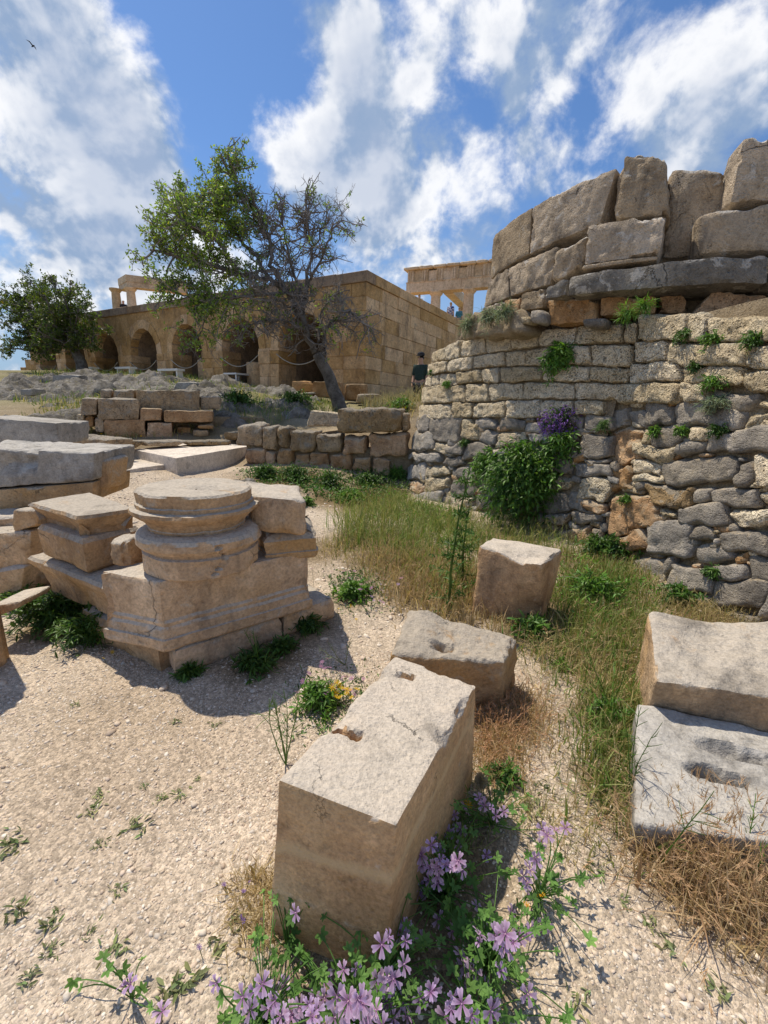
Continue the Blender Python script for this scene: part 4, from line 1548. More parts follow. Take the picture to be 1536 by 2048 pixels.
STW = PlaneSurf(PY(205, 875, 9.0) * (1, 1, 0), PY(425, 865, 9.9) * (1, 1, 0), 0.0)
stepped = empty('stepped_wall', tuple(PY(320, 875, 9.4) * (1, 1, 0) + (0, 0, .6)), 'stepped ruined wall of squared grey blocks with orange undersides, right of the marble block', 'wall')
for a in [(768, 106, 860, 182, 'poros_grey', -.45), (862, 110, 1040, 232, 'poros_grey', -.45), (1042, 116, 1540, 288, 'poros_grey', -.3),
          (620, 176, 752, 310, 'poros_grey', 0), (752, 182, 1068, 346, 'poros_grey', 0), (1072, 256, 1242, 356, 'orange', 0), (1262, 270, 1640, 368, 'orange', 0), (1540, 165, 1700, 268, 'poros_grey', -.4),
          (580, 300, 652, 392, 'poros', -.05), (655, 310, 724, 402, 'orange', -.1), (726, 326, 802, 444, 'poros_grey', 0), (804, 344, 1122, 492, 'orange', 0), (1126, 362, 1322, 484, 'orange', 0),
          (1360, 396, 1470, 466, 'orange', -.25), (1520, 380, 1640, 412, 'orange', 0), (1480, 416, 1600, 470, 'poros_grey', -.05)]:
    sf = PlaneSurf(STW.p0 + STW.n * a[5], STW.p0 + STW.n * a[5] + STW.u, 0.0)
    wall_stone(sf, zq(z4, *a[:4], 5), a[4], out=.05, r=.04, amp=.03, step=.07, parent=stepped, inn=.5, freq=4, chip=.8)
_m = MB()
_m.box(lambda x, y, z: STW.map([x], [z], [y])[0], (.25, -.5, .3), (3.4, -1.2, 1.15))
_m.build('core', M['mortar'], stepped)

LSW = PlaneSurf(PZ(122, 905, .55) * (1, 1, 0), PZ(235, 925, .5) * (1, 1, 0), 0.0)
kerb = empty('low_step', tuple(PZ(230, 920, .5)), 'low grey stone step running below the stepped wall to the paving', 'step')
for q in [[z4(470, 450), z4(640, 470), z4(640, 570), z4(470, 520)], [z4(642, 472), z4(828, 496), z4(826, 606), z4(642, 572)]]:
    wall_stone(LSW, q, 'poros_grey', out=.03, r=.05, amp=.03, step=.06, parent=kerb, inn=.45, freq=5)
LS2 = PlaneSurf(PY(218, 905, 7.2) * (1, 1, 0), PY(470, 885, 9.2) * (1, 1, 0), 0.0)
for q in [[z4(836, 500), z4(1120, 508), z4(1040, 560), z4(830, 604)], [z4(1124, 508), z4(1450, 506), z4(1350, 545), z4(1124, 552)], [z4(1454, 506), z4(1780, 502), z4(1760, 540), z4(1454, 545)]]:
    wall_stone(LS2, q, 'poros_grey', out=.03, r=.05, amp=.03, step=.06, parent=kerb, inn=.45, freq=5)

# paving slabs of the walk
def paving(P4, z0, z1, label):
    block('paving_slab', prism8(ccw(P4), z0, z1), 'paving', step=.06, r=.012, amp=.006, freq=3, label=label, cat='paving slab', group='pale paving slabs of the walk')


paving([PZ(266, 899, .62), PZ(352, 916, .62), PZ(500, 892, .62), PZ(400, 881, .62)], .15, .62, 'raised pale paving slab in front of the low step')
zpv = max(gz(*PZ(*q, .5)[:2]) for q in ((200, 940), (335, 926), (270, 914), (262, 928))) + .03
paving([PZ(192, 946, zpv), PZ(348, 927, zpv), PZ(272, 911, zpv), PZ(190, 918, zpv)], .2, zpv, 'flat pale paving slab before the raised one, near the broken grey block')

# ------------------------------------------------------------------ bedrock humps in front of the arcade
def bedrock(px0, px1, y0, y1, n, amp, thr, seed, label=None):
    """grey limestone breaking through the slope: a ragged sheet over part of the ground"""
    xs = np.linspace(px0, px1, n)
    ys = np.linspace(y0, y1, n)
    a, b = np.meshgrid(xs, ys)
    xy = np.column_stack([a.ravel(), b.ravel()])
    p3 = np.column_stack([xy * .55, np.zeros(len(xy))])
    h = ridged(p3 * 1.3 + seed, 5, seed) * .8 + .8 * fbm(p3 * 2.4 + seed, 5, seed + 3, .5)
    crack_ = ridged(np.column_stack([xy * (1.6, .8), np.zeros(len(xy))]) + seed, 4, seed + 8)
    edge = np.minimum.reduce([(xy[:, 0] - px0), (px1 - xy[:, 0]), (xy[:, 1] - y0), (y1 - xy[:, 1])])
    ed = np.clip(edge / (0.15 * (px1 - px0)), 0, 1)
    z = gz_many(xy) + amp * (np.clip(h - thr, -.4, 2) - .12 * np.clip(crack_ - .35, 0, 1) * 2.0) - .5 * (1 - ed)
    i = np.arange(n * n).reshape(n, n)
    F = np.column_stack([i[:-1, :-1].ravel(), i[:-1, 1:].ravel(), i[1:, 1:].ravel(), i[1:, :-1].ravel()])
    o = mesh_obj('bedrock', np.column_stack([xy, z]), F, M['bedrock'], smooth=True, sharp=38)
    tag(o, kind='structure')


bedrock(-17, -5.0, 11.5, 22, 190, .6, .22, 3)
bedrock(-6.2, -1.8, 10.2, 16.5, 120, .6, .2, 9)
bedrock(-9.0, -6.2, 7.2, 12.0, 60, .45, .22, 14)
bedrock(-3.4, -1.9, 5.2, 7.0, 50, .28, .25, 20)

# ------------------------------------------------------------------ the arcaded substructure
def W(a, b, z):
    p = BC + BU * a + BV * b
    return np.array((p[0], p[1], z))


FRONT = PlaneSurf(W(0, 0, 0), W(10, 0, 0), 0.0)


def fa(px, py):
    """distance from the corner along the arcade front, and height, for a place on it"""
    a, z = FRONT.hit(px, py)
    return a, z


ZT = 6.28
arcade = empty('arcade_building', tuple(W(0, 0, 1.2)), 'tan arcaded terrace building of squared blocks with seven dark arches and a plain side wall', 'building')
EDGES = [(557, 652), (445, 520), (345, 406), (262, 316), (191, 238), (131, 171), (78, 113)]
ARCH = []
for (x0, x1) in EDGES:
    aR, _ = fa(x1, 710)
    aL, _ = fa(x0, 710)
    ARCH.append((aR, aL))
_, ZC = fa(289, 656)          # crown height
_, ZS = fa(289, 706)          # springing height
THK = 1.1
AEND = fa(60, 710)[0]


def simple_block(name, a0, a1, z0, z1, proud, depth, mat, parent=arcade, side=False, jit=.006):
    """one squared ashlar: on the front (side=False) or on the side wall (side=True)"""
    def mp(x, y, z):
        return W(-proud + y, x, z) if side else W(x, -proud + y, z)
    bv = .012
    pts, fs = [], []
    for (y, ins) in ((depth, 0), (bv, 0), (0, bv)):
        for (x, z) in ((a0 + ins, z0 + ins), (a1 - ins, z0 + ins), (a1 - ins, z1 - ins), (a0 + ins, z1 - ins)):
            pts.append(mp(x + rng.uniform(-jit, jit), y, z + rng.uniform(-jit, jit)))
    for k in (0, 4):
        for i in range(4):
            fs.append((k + i, k + (i + 1) % 4, k + 4 + (i + 1) % 4, k + 4 + i))
    fs.append((8, 9, 10, 11))
    m_ = MB()
    m_.add(pts, fs)
    o = m_.build(name, M[mat], parent, loc=np.mean(pts, 0))
    return o


# body: front wall strips with the openings, vault linings, back and top
body = MB()
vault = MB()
for i, (aR, aL) in enumerate(ARCH):
    hw = (aL - aR) / 2
    ac = (aL + aR) / 2
    N = 16
    zs = ZS - .1
    crv = [(ac - hw * math.cos(math.pi * k / N), zs + (ZC - zs) * math.sin(math.pi * k / N)) for k in range(N + 1)]
    for (p, q) in zip(crv[:-1], crv[1:]):
        body.add([W(p[0], 0, p[1]), W(q[0], 0, q[1]), W(q[0], 0, ZT - .3), W(p[0], 0, ZT - .3)], [(0, 1, 2, 3)])
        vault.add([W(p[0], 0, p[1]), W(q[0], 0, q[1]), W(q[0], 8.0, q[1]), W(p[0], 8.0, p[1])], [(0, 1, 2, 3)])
    for a in (aR, aL):
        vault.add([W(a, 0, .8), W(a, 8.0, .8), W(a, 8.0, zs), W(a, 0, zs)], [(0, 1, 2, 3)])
    nxt = ARCH[i + 1][0] if i + 1 < len(ARCH) else AEND
    body.add([W(aL, 0, .8), W(nxt, 0, .8), W(nxt, 0, ZT - .3), W(aL, 0, ZT - .3)], [(0, 1, 2, 3)])
body.add([W(.05, 0, .8), W(ARCH[0][0], 0, .8), W(ARCH[0][0], 0, ZT - .3), W(.05, 0, ZT - .3)], [(0, 1, 2, 3)])
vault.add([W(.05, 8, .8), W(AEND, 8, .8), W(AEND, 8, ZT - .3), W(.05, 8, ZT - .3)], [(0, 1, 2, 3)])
body.add([W(.06, 0, .8), W(.06, 22, .8), W(.06, 22, ZT - .3), W(.06, 0, ZT - .3)], [(0, 1, 2, 3)])
body.add([W(AEND, 0, .8), W(AEND, 22, .8), W(AEND, 22, ZT - .3), W(AEND, 0, ZT - .3)], [(0, 1, 2, 3)])
body.add([W(0.02, 0.02, ZT - .06), W(AEND, 0.02, ZT - .06), W(AEND, 22, ZT - .06), W(0.02, 22, ZT - .06)], [(0, 1, 2, 3)])
body.build('wall', M['ashlar'], arcade)
vault.build('vault', M['ashlar_dark'], arcade)  # arch shade is put into the colour: linings take the darker capping stone
# side wall ashlars
courses = [(.9, 1.42), (1.42, 1.92), (1.92, 2.38), (2.38, 2.9), (2.9, 3.38), (3.38, 3.9), (3.9, 4.42), (4.42, 4.95), (4.95, 5.45), (5.45, 5.92)]
for k, (z0, z1) in enumerate(courses):
    b = 0.0
    while b < 12:
        ln = rng.uniform(.8, 1.7)
        simple_block('ashlar_block', b + .004, b + ln - .004, z0 + .004, z1 - .004, .0 + rng.uniform(0, .03) + (.05 if k < 2 else 0), .3, 'ashlar', side=True, jit=.008)
        b += ln
    # the solid corner pier of the front
    a = 0.0
    while a < ARCH[0][0] - .25:
        ln = min(rng.uniform(.6, 1.2), ARCH[0][0] - a)
        simple_block('ashlar_block', a + .006, a + ln - .006, z0 + .004, z1 - .004, .015 + rng.uniform(0, .02) + (.06 if k < 3 else 0), .3, 'ashlar')
        a += ln
# pier blocks between the arches
for i in range(len(ARCH)):
    a0 = ARCH[i][1]
    a1 = ARCH[i + 1][0] if i + 1 < len(ARCH) else AEND
    zz = 1.6
    first = True
    while zz < ZS - .15:
        hgt = rng.uniform(.42, .55)
        top = min(zz + hgt, ZS - .08)
        mid = a0 + (a1 - a0) * rng.uniform(.4, .6)
        ex = .06 if top > ZS - .3 else .02
        simple_block('pier_block', a0 - ex, mid - .005, zz + .004, top - .004, .03 + rng.uniform(0, .03), THK, 'ashlar')
        simple_block('pier_block', mid + .005, a1 + ex, zz + .004, top - .004, .03 + rng.uniform(0, .03), THK, 'ashlar')
        zz = top
# voussoirs
for i, (aR, aL) in enumerate(ARCH):
    hw, ac, zs = (aL - aR) / 2, (aL + aR) / 2, ZS - .1
    n = 9
    for k in range(n):
        t0, t1 = math.pi * k / n + .006, math.pi * (k + 1) / n - .006
        inn_, out_ = 1.0, 1.32
        m_ = MB()
        pts = []
        for y in (-.03 - rng.uniform(0, .012), .4):
            for (t, f) in ((t0, inn_), (t1, inn_), (t1, out_), (t0, out_)):
                pts.append(W(ac - hw * f * math.cos(t), y, zs + (ZC - zs) * f * math.sin(t)))
        m_.add(pts, [(0, 1, 2, 3), (4, 7, 6, 5), (0, 4, 5, 1), (1, 5, 6, 2), (2, 6, 7, 3), (3, 7, 4, 0)])
        m_.build('voussoir', M['ashlar'], arcade, loc=np.mean(pts, 0))
# spandrel courses above the arches
for (z0, z1) in ((5.35, 5.92),):
    a = ARCH[0][0]
    while a < AEND - 1:
        ln = rng.uniform(.9, 1.6)
        if z0 > ZC + .35:
            simple_block('ashlar_block', a, a + ln - .008, z0 + .004, z1 - .004, .02 + rng.uniform(0, .02), .3, 'ashlar')
        a += ln
# capping course
a = -.06
while a < AEND:
    ln = rng.uniform(1.2, 2.0)
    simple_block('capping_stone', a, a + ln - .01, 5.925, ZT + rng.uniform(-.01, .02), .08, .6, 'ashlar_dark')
    a += ln
b = .55
while b < 20:
    ln = rng.uniform(1.2, 2.0)
    simple_block('capping_stone', b, b + ln - .01, 5.925, ZT + rng.uniform(-.01, .01), .06, .6, 'ashlar', side=True)
    b += ln
# left end: broken stump of the wall
e0 = AEND
for (da, zt) in ((.0, 3.9), (.9, 3.4)):
    simple_block('end_block', e0 + da, e0 + da + .88, 1.6, zt, .02, 1.6, 'ashlar')

# rope barriers between the piers
for i, (aR, aL) in enumerate(ARCH):
    zr = ZS - .35 - .02 * i
    pts = []
    for t in np.linspace(0, 1, 15):
        pts.append(W(aR + (aL - aR) * t, -.12, zr - .45 * (1 - (2 * t - 1) ** 2)))
    m_ = MB()
    m_.tube(pts, .022, 5)
    o = m_.build('barrier_rope', M['rope'], smooth=True)
    nth = ['nearest the corner', 'second from the corner', 'third from the corner', 'fourth from the corner', 'fifth from the corner', 'beside the leaning tree trunk', 'farthest left'][i]
    tag(o, 'sagging rope across the arch ' + nth, 'rope', 'ropes across the arches')


def fluted_drum(a, b, r, h, z, label):
    m_ = MB()
    seg = 40
    c = W(a, b, 0)
    V, F = [], []
    for k, zz in enumerate(np.linspace(0, h, 5)):
        for j in range(seg):
            t = 2 * math.pi * j / seg
            rr = r * (1 + .05 * abs(math.cos(t * 10)) - .03)
            V.append((c[0] + rr * math.cos(t), c[1] + rr * math.sin(t), z + zz))
    for k in range(4):
        for j in range(seg):
            F.append((k * seg + j, k * seg + (j + 1) % seg, (k + 1) * seg + (j + 1) % seg, (k + 1) * seg + j))
    F.append(tuple(4 * seg + j for j in range(seg)))
    m_.add(V, F)
    o = m_.build('column_drum', M['ashlar'], smooth=True)
    tag(o, label, 'column drum', 'column drums kept in the arches')


def gfront(a, b):
    p = W(a, b, 0)
    return gz(p[0], p[1])


for (px, py, r, h, lb) in [(486, 722, .52, 1.15, 'fluted column drum on a white stand inside the second arch from the corner'), (385, 717, .5, 1.3, 'plain weathered column drum inside the third arch from the corner'),
                           (299, 718, .42, 1.3, 'short column drum half behind the pier of the fourth arch')]:
    a, z = fa(px, py)
    zb = z - h if px == 486 else gfront(a, .8) - .05
    fluted_drum(a, .9, r, z - zb, zb, lb)
# white stand, benches, loose stones before the arches
a, z = fa(472, 752)
st = empty('display_stand', tuple(W(a, -.1, gfront(a, 0))), 'small white framed stand under the fluted drum, second arch from the corner', 'stand')
zt = fa(472, 750)[1]
zb = fa(472, 778)[1]
for (da, db) in ((-.36, -.3), (.36, -.3), (-.36, .5), (.36, .5)):
    m_ = MB()
    m_.box(W, (a + da - .03, db - .03, zb - .1), (a + da + .03, db + .03, zt))
    m_.build('leg', M['white_paint'], st)
m_ = MB()
m_.box(W, (a - .42, -.36, zt), (a + .42, .56, zt + .07))
m_.build('top', M['white_paint'], st)
for (px0, px1, py, lb) in [(348, 388, 743, 'pale low bench before the third arch from the corner'), (263, 293, 739, 'pale low bench before the fourth arch from the corner'),
                           (194, 217, 739, 'pale low bench before the fifth arch from the corner')]:
    a1_, z1_ = fa(px0, py)
    a0_, _ = fa(px1, py)
    be = empty('bench', tuple(W((a0_ + a1_) / 2, -.7, z1_ - .4)), lb, 'bench', 'benches before the arcade')
    m_ = MB()
    m_.box(W, (a0_, -.9, z1_ - .05), (a1_, -.5, z1_ + .05))
    m_.build('seat', M['white_paint'], be)
    for aa in (a0_ + .15, a1_ - .15):
        m_ = MB()
        m_.box(W, (aa - .05, -.85, z1_ - .5), (aa + .05, -.55, z1_ - .05))
        m_.build('leg', M['white_paint'], be)
for (q, Y, mt, lb) in [([(580, 790), (622, 788), (620, 762), (584, 762)], 16.3, 'ashlar', 'stacked brown block in the arch nearest the corner'),
                       ([(600, 785), (640, 783), (638, 768), (604, 766)], 15.9, 'ashlar', 'tilted brown block leaning in the arch nearest the corner'),
                       ([(624, 793), (684, 795), (682, 764), (626, 763)], 15.6, 'orange', 'large reddish block behind the tree trunk'),
                       ([(690, 800), (735, 802), (734, 768), (690, 768)], 15.9, 'orange', 'rounded orange block at the foot of the building corner'),
                       ([(712, 806), (760, 806), (758, 788), (714, 788)], 15.0, 'poros_grey', 'low grey block before the building corner'),
                       ([(572, 792), (628, 788), (628, 784), (574, 788)], 15.2, 'wood', 'pale plank lying before the first arch'),
                       ([(340, 795), (396, 790), (394, 765), (352, 764)], 12.6, 'grey_marble', 'dark grey block with a smooth end on the bedrock slope'),
                       ([(104, 767), (156, 765), (156, 750), (104, 750)], 16.5, 'grey_marble', 'long low grey block on the slope under the left tree'),
                       ([(39, 792), (63, 791), (63, 777), (39, 778)], 12.5, 'grey_marble', 'small upright grey block in dry grass at the left')]:
    pixblock('stone_block' if mt != 'wood' else 'plank', q, Y, .55, mt, lb, cat='stone block' if mt != 'wood' else 'plank', group='loose blocks before the arcade' if mt != 'wood' else None, step=.08, r=.04, amp=.03, freq=4)

# ------------------------------------------------------------------ temple ruins on the terrace
def doric(c, z0, z1, r, parent, name='column'):
    V, F = [], []
    seg = 40
    H_ = z1 - z0
    prof = [(0, 1.0), (.25, .97), (.5, .93), (.75, .87), (.93, .80), (.935, .84), (.965, 1.08), (.97, 1.12), (.97, 1.15), (1.0, 1.15)]
    for k, (t, f) in enumerate(prof):
        for j in range(seg):
            a = 2 * math.pi * j / seg
            fl = 1 - .045 * abs(math.sin(a * 10)) if t < .94 else 1
            rr = r * f * fl
            V.append((c[0] + rr * math.cos(a), c[1] + rr * math.sin(a), z0 + H_ * t))
    for k in range(len(prof) - 1):
        for j in range(seg):
            F.append((k * seg + j, k * seg + (j + 1) % seg, (k + 1) * seg + (j + 1) % seg, (k + 1) * seg + j))
    m_ = MB()
    m_.add(V, F)
    return m_.build(name, M['temple'], parent, smooth=True, loc=(c[0], c[1], z0))


tR = empty('temple_colonnade', tuple(PY(900, 640, 37)), 'honey coloured temple colonnade with frieze blocks on the terrace, left of the round monument', 'temple')
p_l, p_r = PY(812, 586, 38.2), PY(985, 573, 35.4)
zA = (p_l[2] + p_r[2]) / 2
td = (p_r - p_l)[:2]
tlen = np.linalg.norm(td)
td = td / tlen
tn = np.array((-td[1], td[0]))


def TW(x, y, z):
    p = p_l[:2] + td * x + tn * y
    return np.array((p[0], p[1], z))


def tbox(name, a, b, par=tR, mat='temple', f=TW):
    m_ = MB()
    m_.box(f, a, b)
    return m_.build(name, M[mat], par)


zF0 = zA + .78
zF1 = zF0 + .85
x = 0.0
while x < tlen + 1.5:
    ln = rng.uniform(2.0, 2.6)
    tbox('architrave_block', (x, 0, zA), (x + ln - .02, .9, zA + .72))
    x += ln
tbox('band', (-.03, -.04, zA + .72), (tlen + 1.5, .93, zF0))
x = .1
k = 0
while x < tlen + 1.2:
    tg = tbox('triglyph', (x, -.03, zF0), (x + .55, .85, zF1))
    for g_ in (.09, .27, .45):
        tbox('bar', (x + g_ - .06, -.08, zF0 + .02), (x + g_ + .04, -.03, zF1 - .08), par=tg)
    if True:
        tbox('metope', (x + .56, .03, zF0), (x + 1.20, .8, zF1 - (.12 if k % 2 else .0)))
    x += 1.22
    k += 1
x = -.2
k = 0
while x < tlen + 1.2:
    ln = rng.uniform(.9, 1.5)
    hgt = [.22, .2, .36, .38, .3, .45, .5, .5, .5, .5][min(k, 9)]
    V, F = hexa(tri8([TW(x, -.25, zF1), TW(x + ln - .03, -.25, zF1), TW(x + ln - .03, .8, zF1), TW(x, .8, zF1), TW(x, -.25, zF1 + hgt), TW(x + ln - .03, -.25, zF1 + hgt), TW(x + ln - .03, .8, zF1 + hgt), TW(x, .8, zF1 + hgt)])[0],
                (ln / 2, .5, hgt / 2), (6, 5, 4), .06, .05, 3)
    mesh_obj('cornice_block', V, F, M['temple'], tR, smooth=True, loc=V.mean(0))
    x += ln
for px in (872, 938):
    d = ray(px, 590)
    # where this sight line crosses the colonnade axis
    A2 = np.array([[d[0], -td[0]], [d[1], -td[1]]])
    sol = np.linalg.solve(A2, (p_l[:2] + tn * .45))
    cpt = p_l[:2] + tn * .45 + td * sol[1]
    doric(cpt, ZT - .1, zA, .47, tR)
tbox('return_beam', (tlen * .42, .9, zA - .05), (tlen * .42 + .8, 7, zA + .65))
tbox('back_pillar', (tlen * .42, 6.0, ZT - .1), (tlen * .42 + .9, 7.0, zA - .05))
tbox('back_pillar', (tlen + .2, .0, ZT - .1), (tlen + 1.2, .9, zA))

tL = empty('temple_corner', tuple(PY(250, 620, 38)), 'corner of a honey coloured temple ruin with two columns, left of the big tree', 'temple')
cL = PY(256, 590, 38.0)
u1 = np.array((-.72, .69))
u2 = np.array((.93, .36))


def corner_frame(u):
    v = np.array((-u[1], u[0]))

    def f(x, y, z):
        p = cL[:2] + u * x + v * y
        return np.array((p[0], p[1], z))
    return f


zE0, zE1, zE2 = PY(256, 573, 38)[2], PY(256, 563, 38)[2], PY(256, 549, 38)[2]
f1, f2 = corner_frame(u1), corner_frame(u2)
for f, ln, nm in ((f1, 2.2, 1), (f2, 4.5, 2)):
    y0, y1 = (-.8, 0) if nm == 1 else (0, .8)
    tbox('architrave_block', (.0, y0, zE0), (ln, y1, zE1), tL, f=f)
    tbox('frieze_block', (-.05, y0 - .04, zE1 + .004), (ln - .05, y1 + .04, zE2), tL, f=f)
for px in (233, 263):
    q = PY(px, 600, 38.9 if px == 233 else 38.4)
    doric(q, ZT - .1, zE0, .40, tL)

# ------------------------------------------------------------------ foliage builders
def unit(v):
    v = np.asarray(v, float)
    return v / (np.linalg.norm(v, axis=-1, keepdims=True) + 1e-9)


def leaf_set(P, D, ln, wd, fold=.25, curl=.25, nrm=None, seed=0):
    """N leaves of 6 points (base, 2 mid pairs folded along the rib, tip); returns V, F, points per leaf"""
    N = len(P)
    g = np.random.default_rng(seed)
    D = unit(D)
    if nrm is None:
        nrm = unit(g.normal(size=(N, 3)) * .7 + (0, 0, 1))
    S = unit(np.cross(D, nrm))
    U = np.cross(S, D)
    ln = np.broadcast_to(ln, (N,))[:, None]
    wd = np.broadcast_to(wd, (N,))[:, None]
    base = P
    m1 = P + D * ln * .35
    m2 = P + D * ln * .72 - U * ln * curl * .25
    tip = P + D * ln * .98 - U * ln * curl * .7
    V = np.stack([base, m1 - S * wd * .5 + U * wd * fold, m1, m1 + S * wd * .5 + U * wd * fold, m2 - S * wd * .38 + U * wd * fold * .8, m2, m2 + S * wd * .38 + U * wd * fold * .8, tip], 1)
    f = np.array([(0, 2, 1), (0, 3, 2), (1, 2, 5), (1, 5, 4), (2, 3, 6), (2, 6, 5), (4, 5, 7), (5, 6, 7)])
    F = (f[None] + (np.arange(N) * 8)[:, None, None]).reshape(-1, 3)
    return V.reshape(-1, 3), F, 8


def diamonds(P, D, ln, wd, seed=0):
    N = len(P)
    g = np.random.default_rng(seed)
    D = unit(D)
    S = unit(np.cross(D, g.normal(size=(N, 3))))
    U = np.cross(S, D)
    ln = np.broadcast_to(ln, (N,))[:, None]
    wd = np.broadcast_to(wd, (N,))[:, None]
    V = np.stack([P, P + D * ln * .5 - S * wd * .5 + U * wd * .15, P + D * ln - U * ln * .15, P + D * ln * .5 + S * wd * .5 + U * wd * .15], 1)
    f = np.array([(0, 2, 1), (0, 3, 2)])
    F = (f[None] + (np.arange(N) * 4)[:, None, None]).reshape(-1, 3)
    return V.reshape(-1, 3), F, 4


def tints(N, k, lo, hi, seed, warm=0.0):
    g = np.random.default_rng(seed)
    b = g.uniform(lo, hi, (N, 1))
    c = np.repeat(b, 3, 1) * (1 + g.uniform(-.12, .12, (N, 3)))
    if warm:
        w = (g.random((N, 1)) < warm)
        c = np.where(w, c * (2.2, 1.3, .7), c)
    return np.repeat(c, k, 0)


def wander(p, d, length, n, wob, g, lift=0.0):
    pts = [np.array(p, float)]
    d = unit(d)
    for i in range(n):
        d = unit(d + g.normal(size=3) * wob + (0, 0, lift))
        pts.append(pts[-1] + d * length / n)
    return np.array(pts)


def make_tree(name, label, trunk, trunk_r, limbs, leafy, n_sec, sec_len, leaf_len, seed, leaves_per=9, crown_name='crown', bare=None, bias=(0, 0, .25), tw=(5, 9), ltint=(.65, 1.4)):
    """trunk: points; limbs: list of (points, r0, r1, kind) where kind tells leafy or bare wood"""
    g = np.random.default_rng(seed)
    base = np.asarray(trunk[0])
    t = empty(name, tuple(base), label, 'tree')
    wood, twigs = MB(), MB()
    tp = np.array(trunk)
    # resample and roughen the trunk
    fine = []
    for a, b in zip(tp[:-1], tp[1:]):
        for k in range(4):
            fine.append(a + (b - a) * k / 4 + g.normal(size=3) * trunk_r * .05)
    fine.append(tp[-1])
    rr = np.linspace(trunk_r, trunk_r * .62, len(fine))
    rr[0] *= 1.25
    wood.tube(fine, rr, 12)
    LP, LD = [], []
    for (pts, r0, r1, kind) in limbs:
        pts = np.array(pts)
        f = []
        for a, b in zip(pts[:-1], pts[1:]):
            L_ = np.linalg.norm(b - a)
            for k in range(4):
                f.append(a + (b - a) * k / 4 + g.normal(size=3) * L_ * .045)
        f.append(pts[-1])
        f = np.array(f)
        wood.tube(f, np.linspace(r0, r1, len(f)), 8)
        L_ = np.linalg.norm(np.diff(f, axis=0), axis=1).sum()
        ns = int(n_sec * L_)
        for _ in range(ns):
            u = g.random() ** .8
            i = min(int(u * (len(f) - 1)), len(f) - 2)
            p = f[i] + (f[i + 1] - f[i]) * g.random()
            ax = unit(f[i + 1] - f[i])
            d = unit(g.normal(size=3) + ax * .7 + np.array(bias) * (1 if kind != 'droop' else -1.2))
            sl = sec_len * g.uniform(.5, 1.25)
            q = wander(p, d, sl, 5, .28, g, .03 if kind != 'droop' else -.06)
            rs = max(.009, min(r0, .05) * g.uniform(.35, .6))
            twigs.tube(q, np.linspace(rs, rs * .35, 6), 4, cap=False)
            for _t in range(g.integers(*tw)):
                j = g.integers(1, 5)
                d2 = unit(g.normal(size=3) + unit(q[j + 1] - q[j]) * .8 + np.array(bias) * .5)
                tl = sec_len * g.uniform(.22, .5)
                w = wander(q[j], d2, tl, 3, .4, g)
                twigs.tube(w, np.linspace(rs * .5, rs * .22, 4), 3, cap=False)
                pl = leafy(w[-1], kind, g)
                for e in range(2):
                    d3 = unit(g.normal(size=3) + (w[-1] - w[-2]) * 2)
                    w2 = wander(w[2], d3, tl * .5, 2, .4, g)
                    twigs.tube(w2, [rs * .3, rs * .25, rs * .14], 3, cap=False)
                    if g.random() < pl:
                        for _l in range(leaves_per):
                            LP.append(w2[g.integers(0, 3)] + g.normal(size=3) * .03)
                            LD.append(unit(g.normal(size=3) + (0, 0, .15)))
    wood.build('trunk', M['bark'], t, smooth=True)
    o = twigs.build('twigs', M['twig'] if bare else M['bark'], t)
    o['kind'] = 'stuff'
    LP, LD = np.array(LP), np.array(LD)
    V, F, k = diamonds(LP, LD, leaf_len * g.uniform(.7, 1.3, len(LP)), leaf_len * .5, seed)
    o = mesh_obj(crown_name, V, F, M['leaf_tree'], t, col=tints(len(LP), k, *ltint, seed, .02))
    o['kind'] = 'stuff'
    return t


def pl(*pts):
    return [PY(*p) for p in pts]


X500 = PY(505, 500, 13)[0]


def leafy_big(p, kind, g):
    if kind == 'droop':
        return .06 if p[0] > X500 else .35
    if kind == 'bare':
        return .06
    return np.clip((X500 + .5 - p[0]) / 1.0, .04, .85)


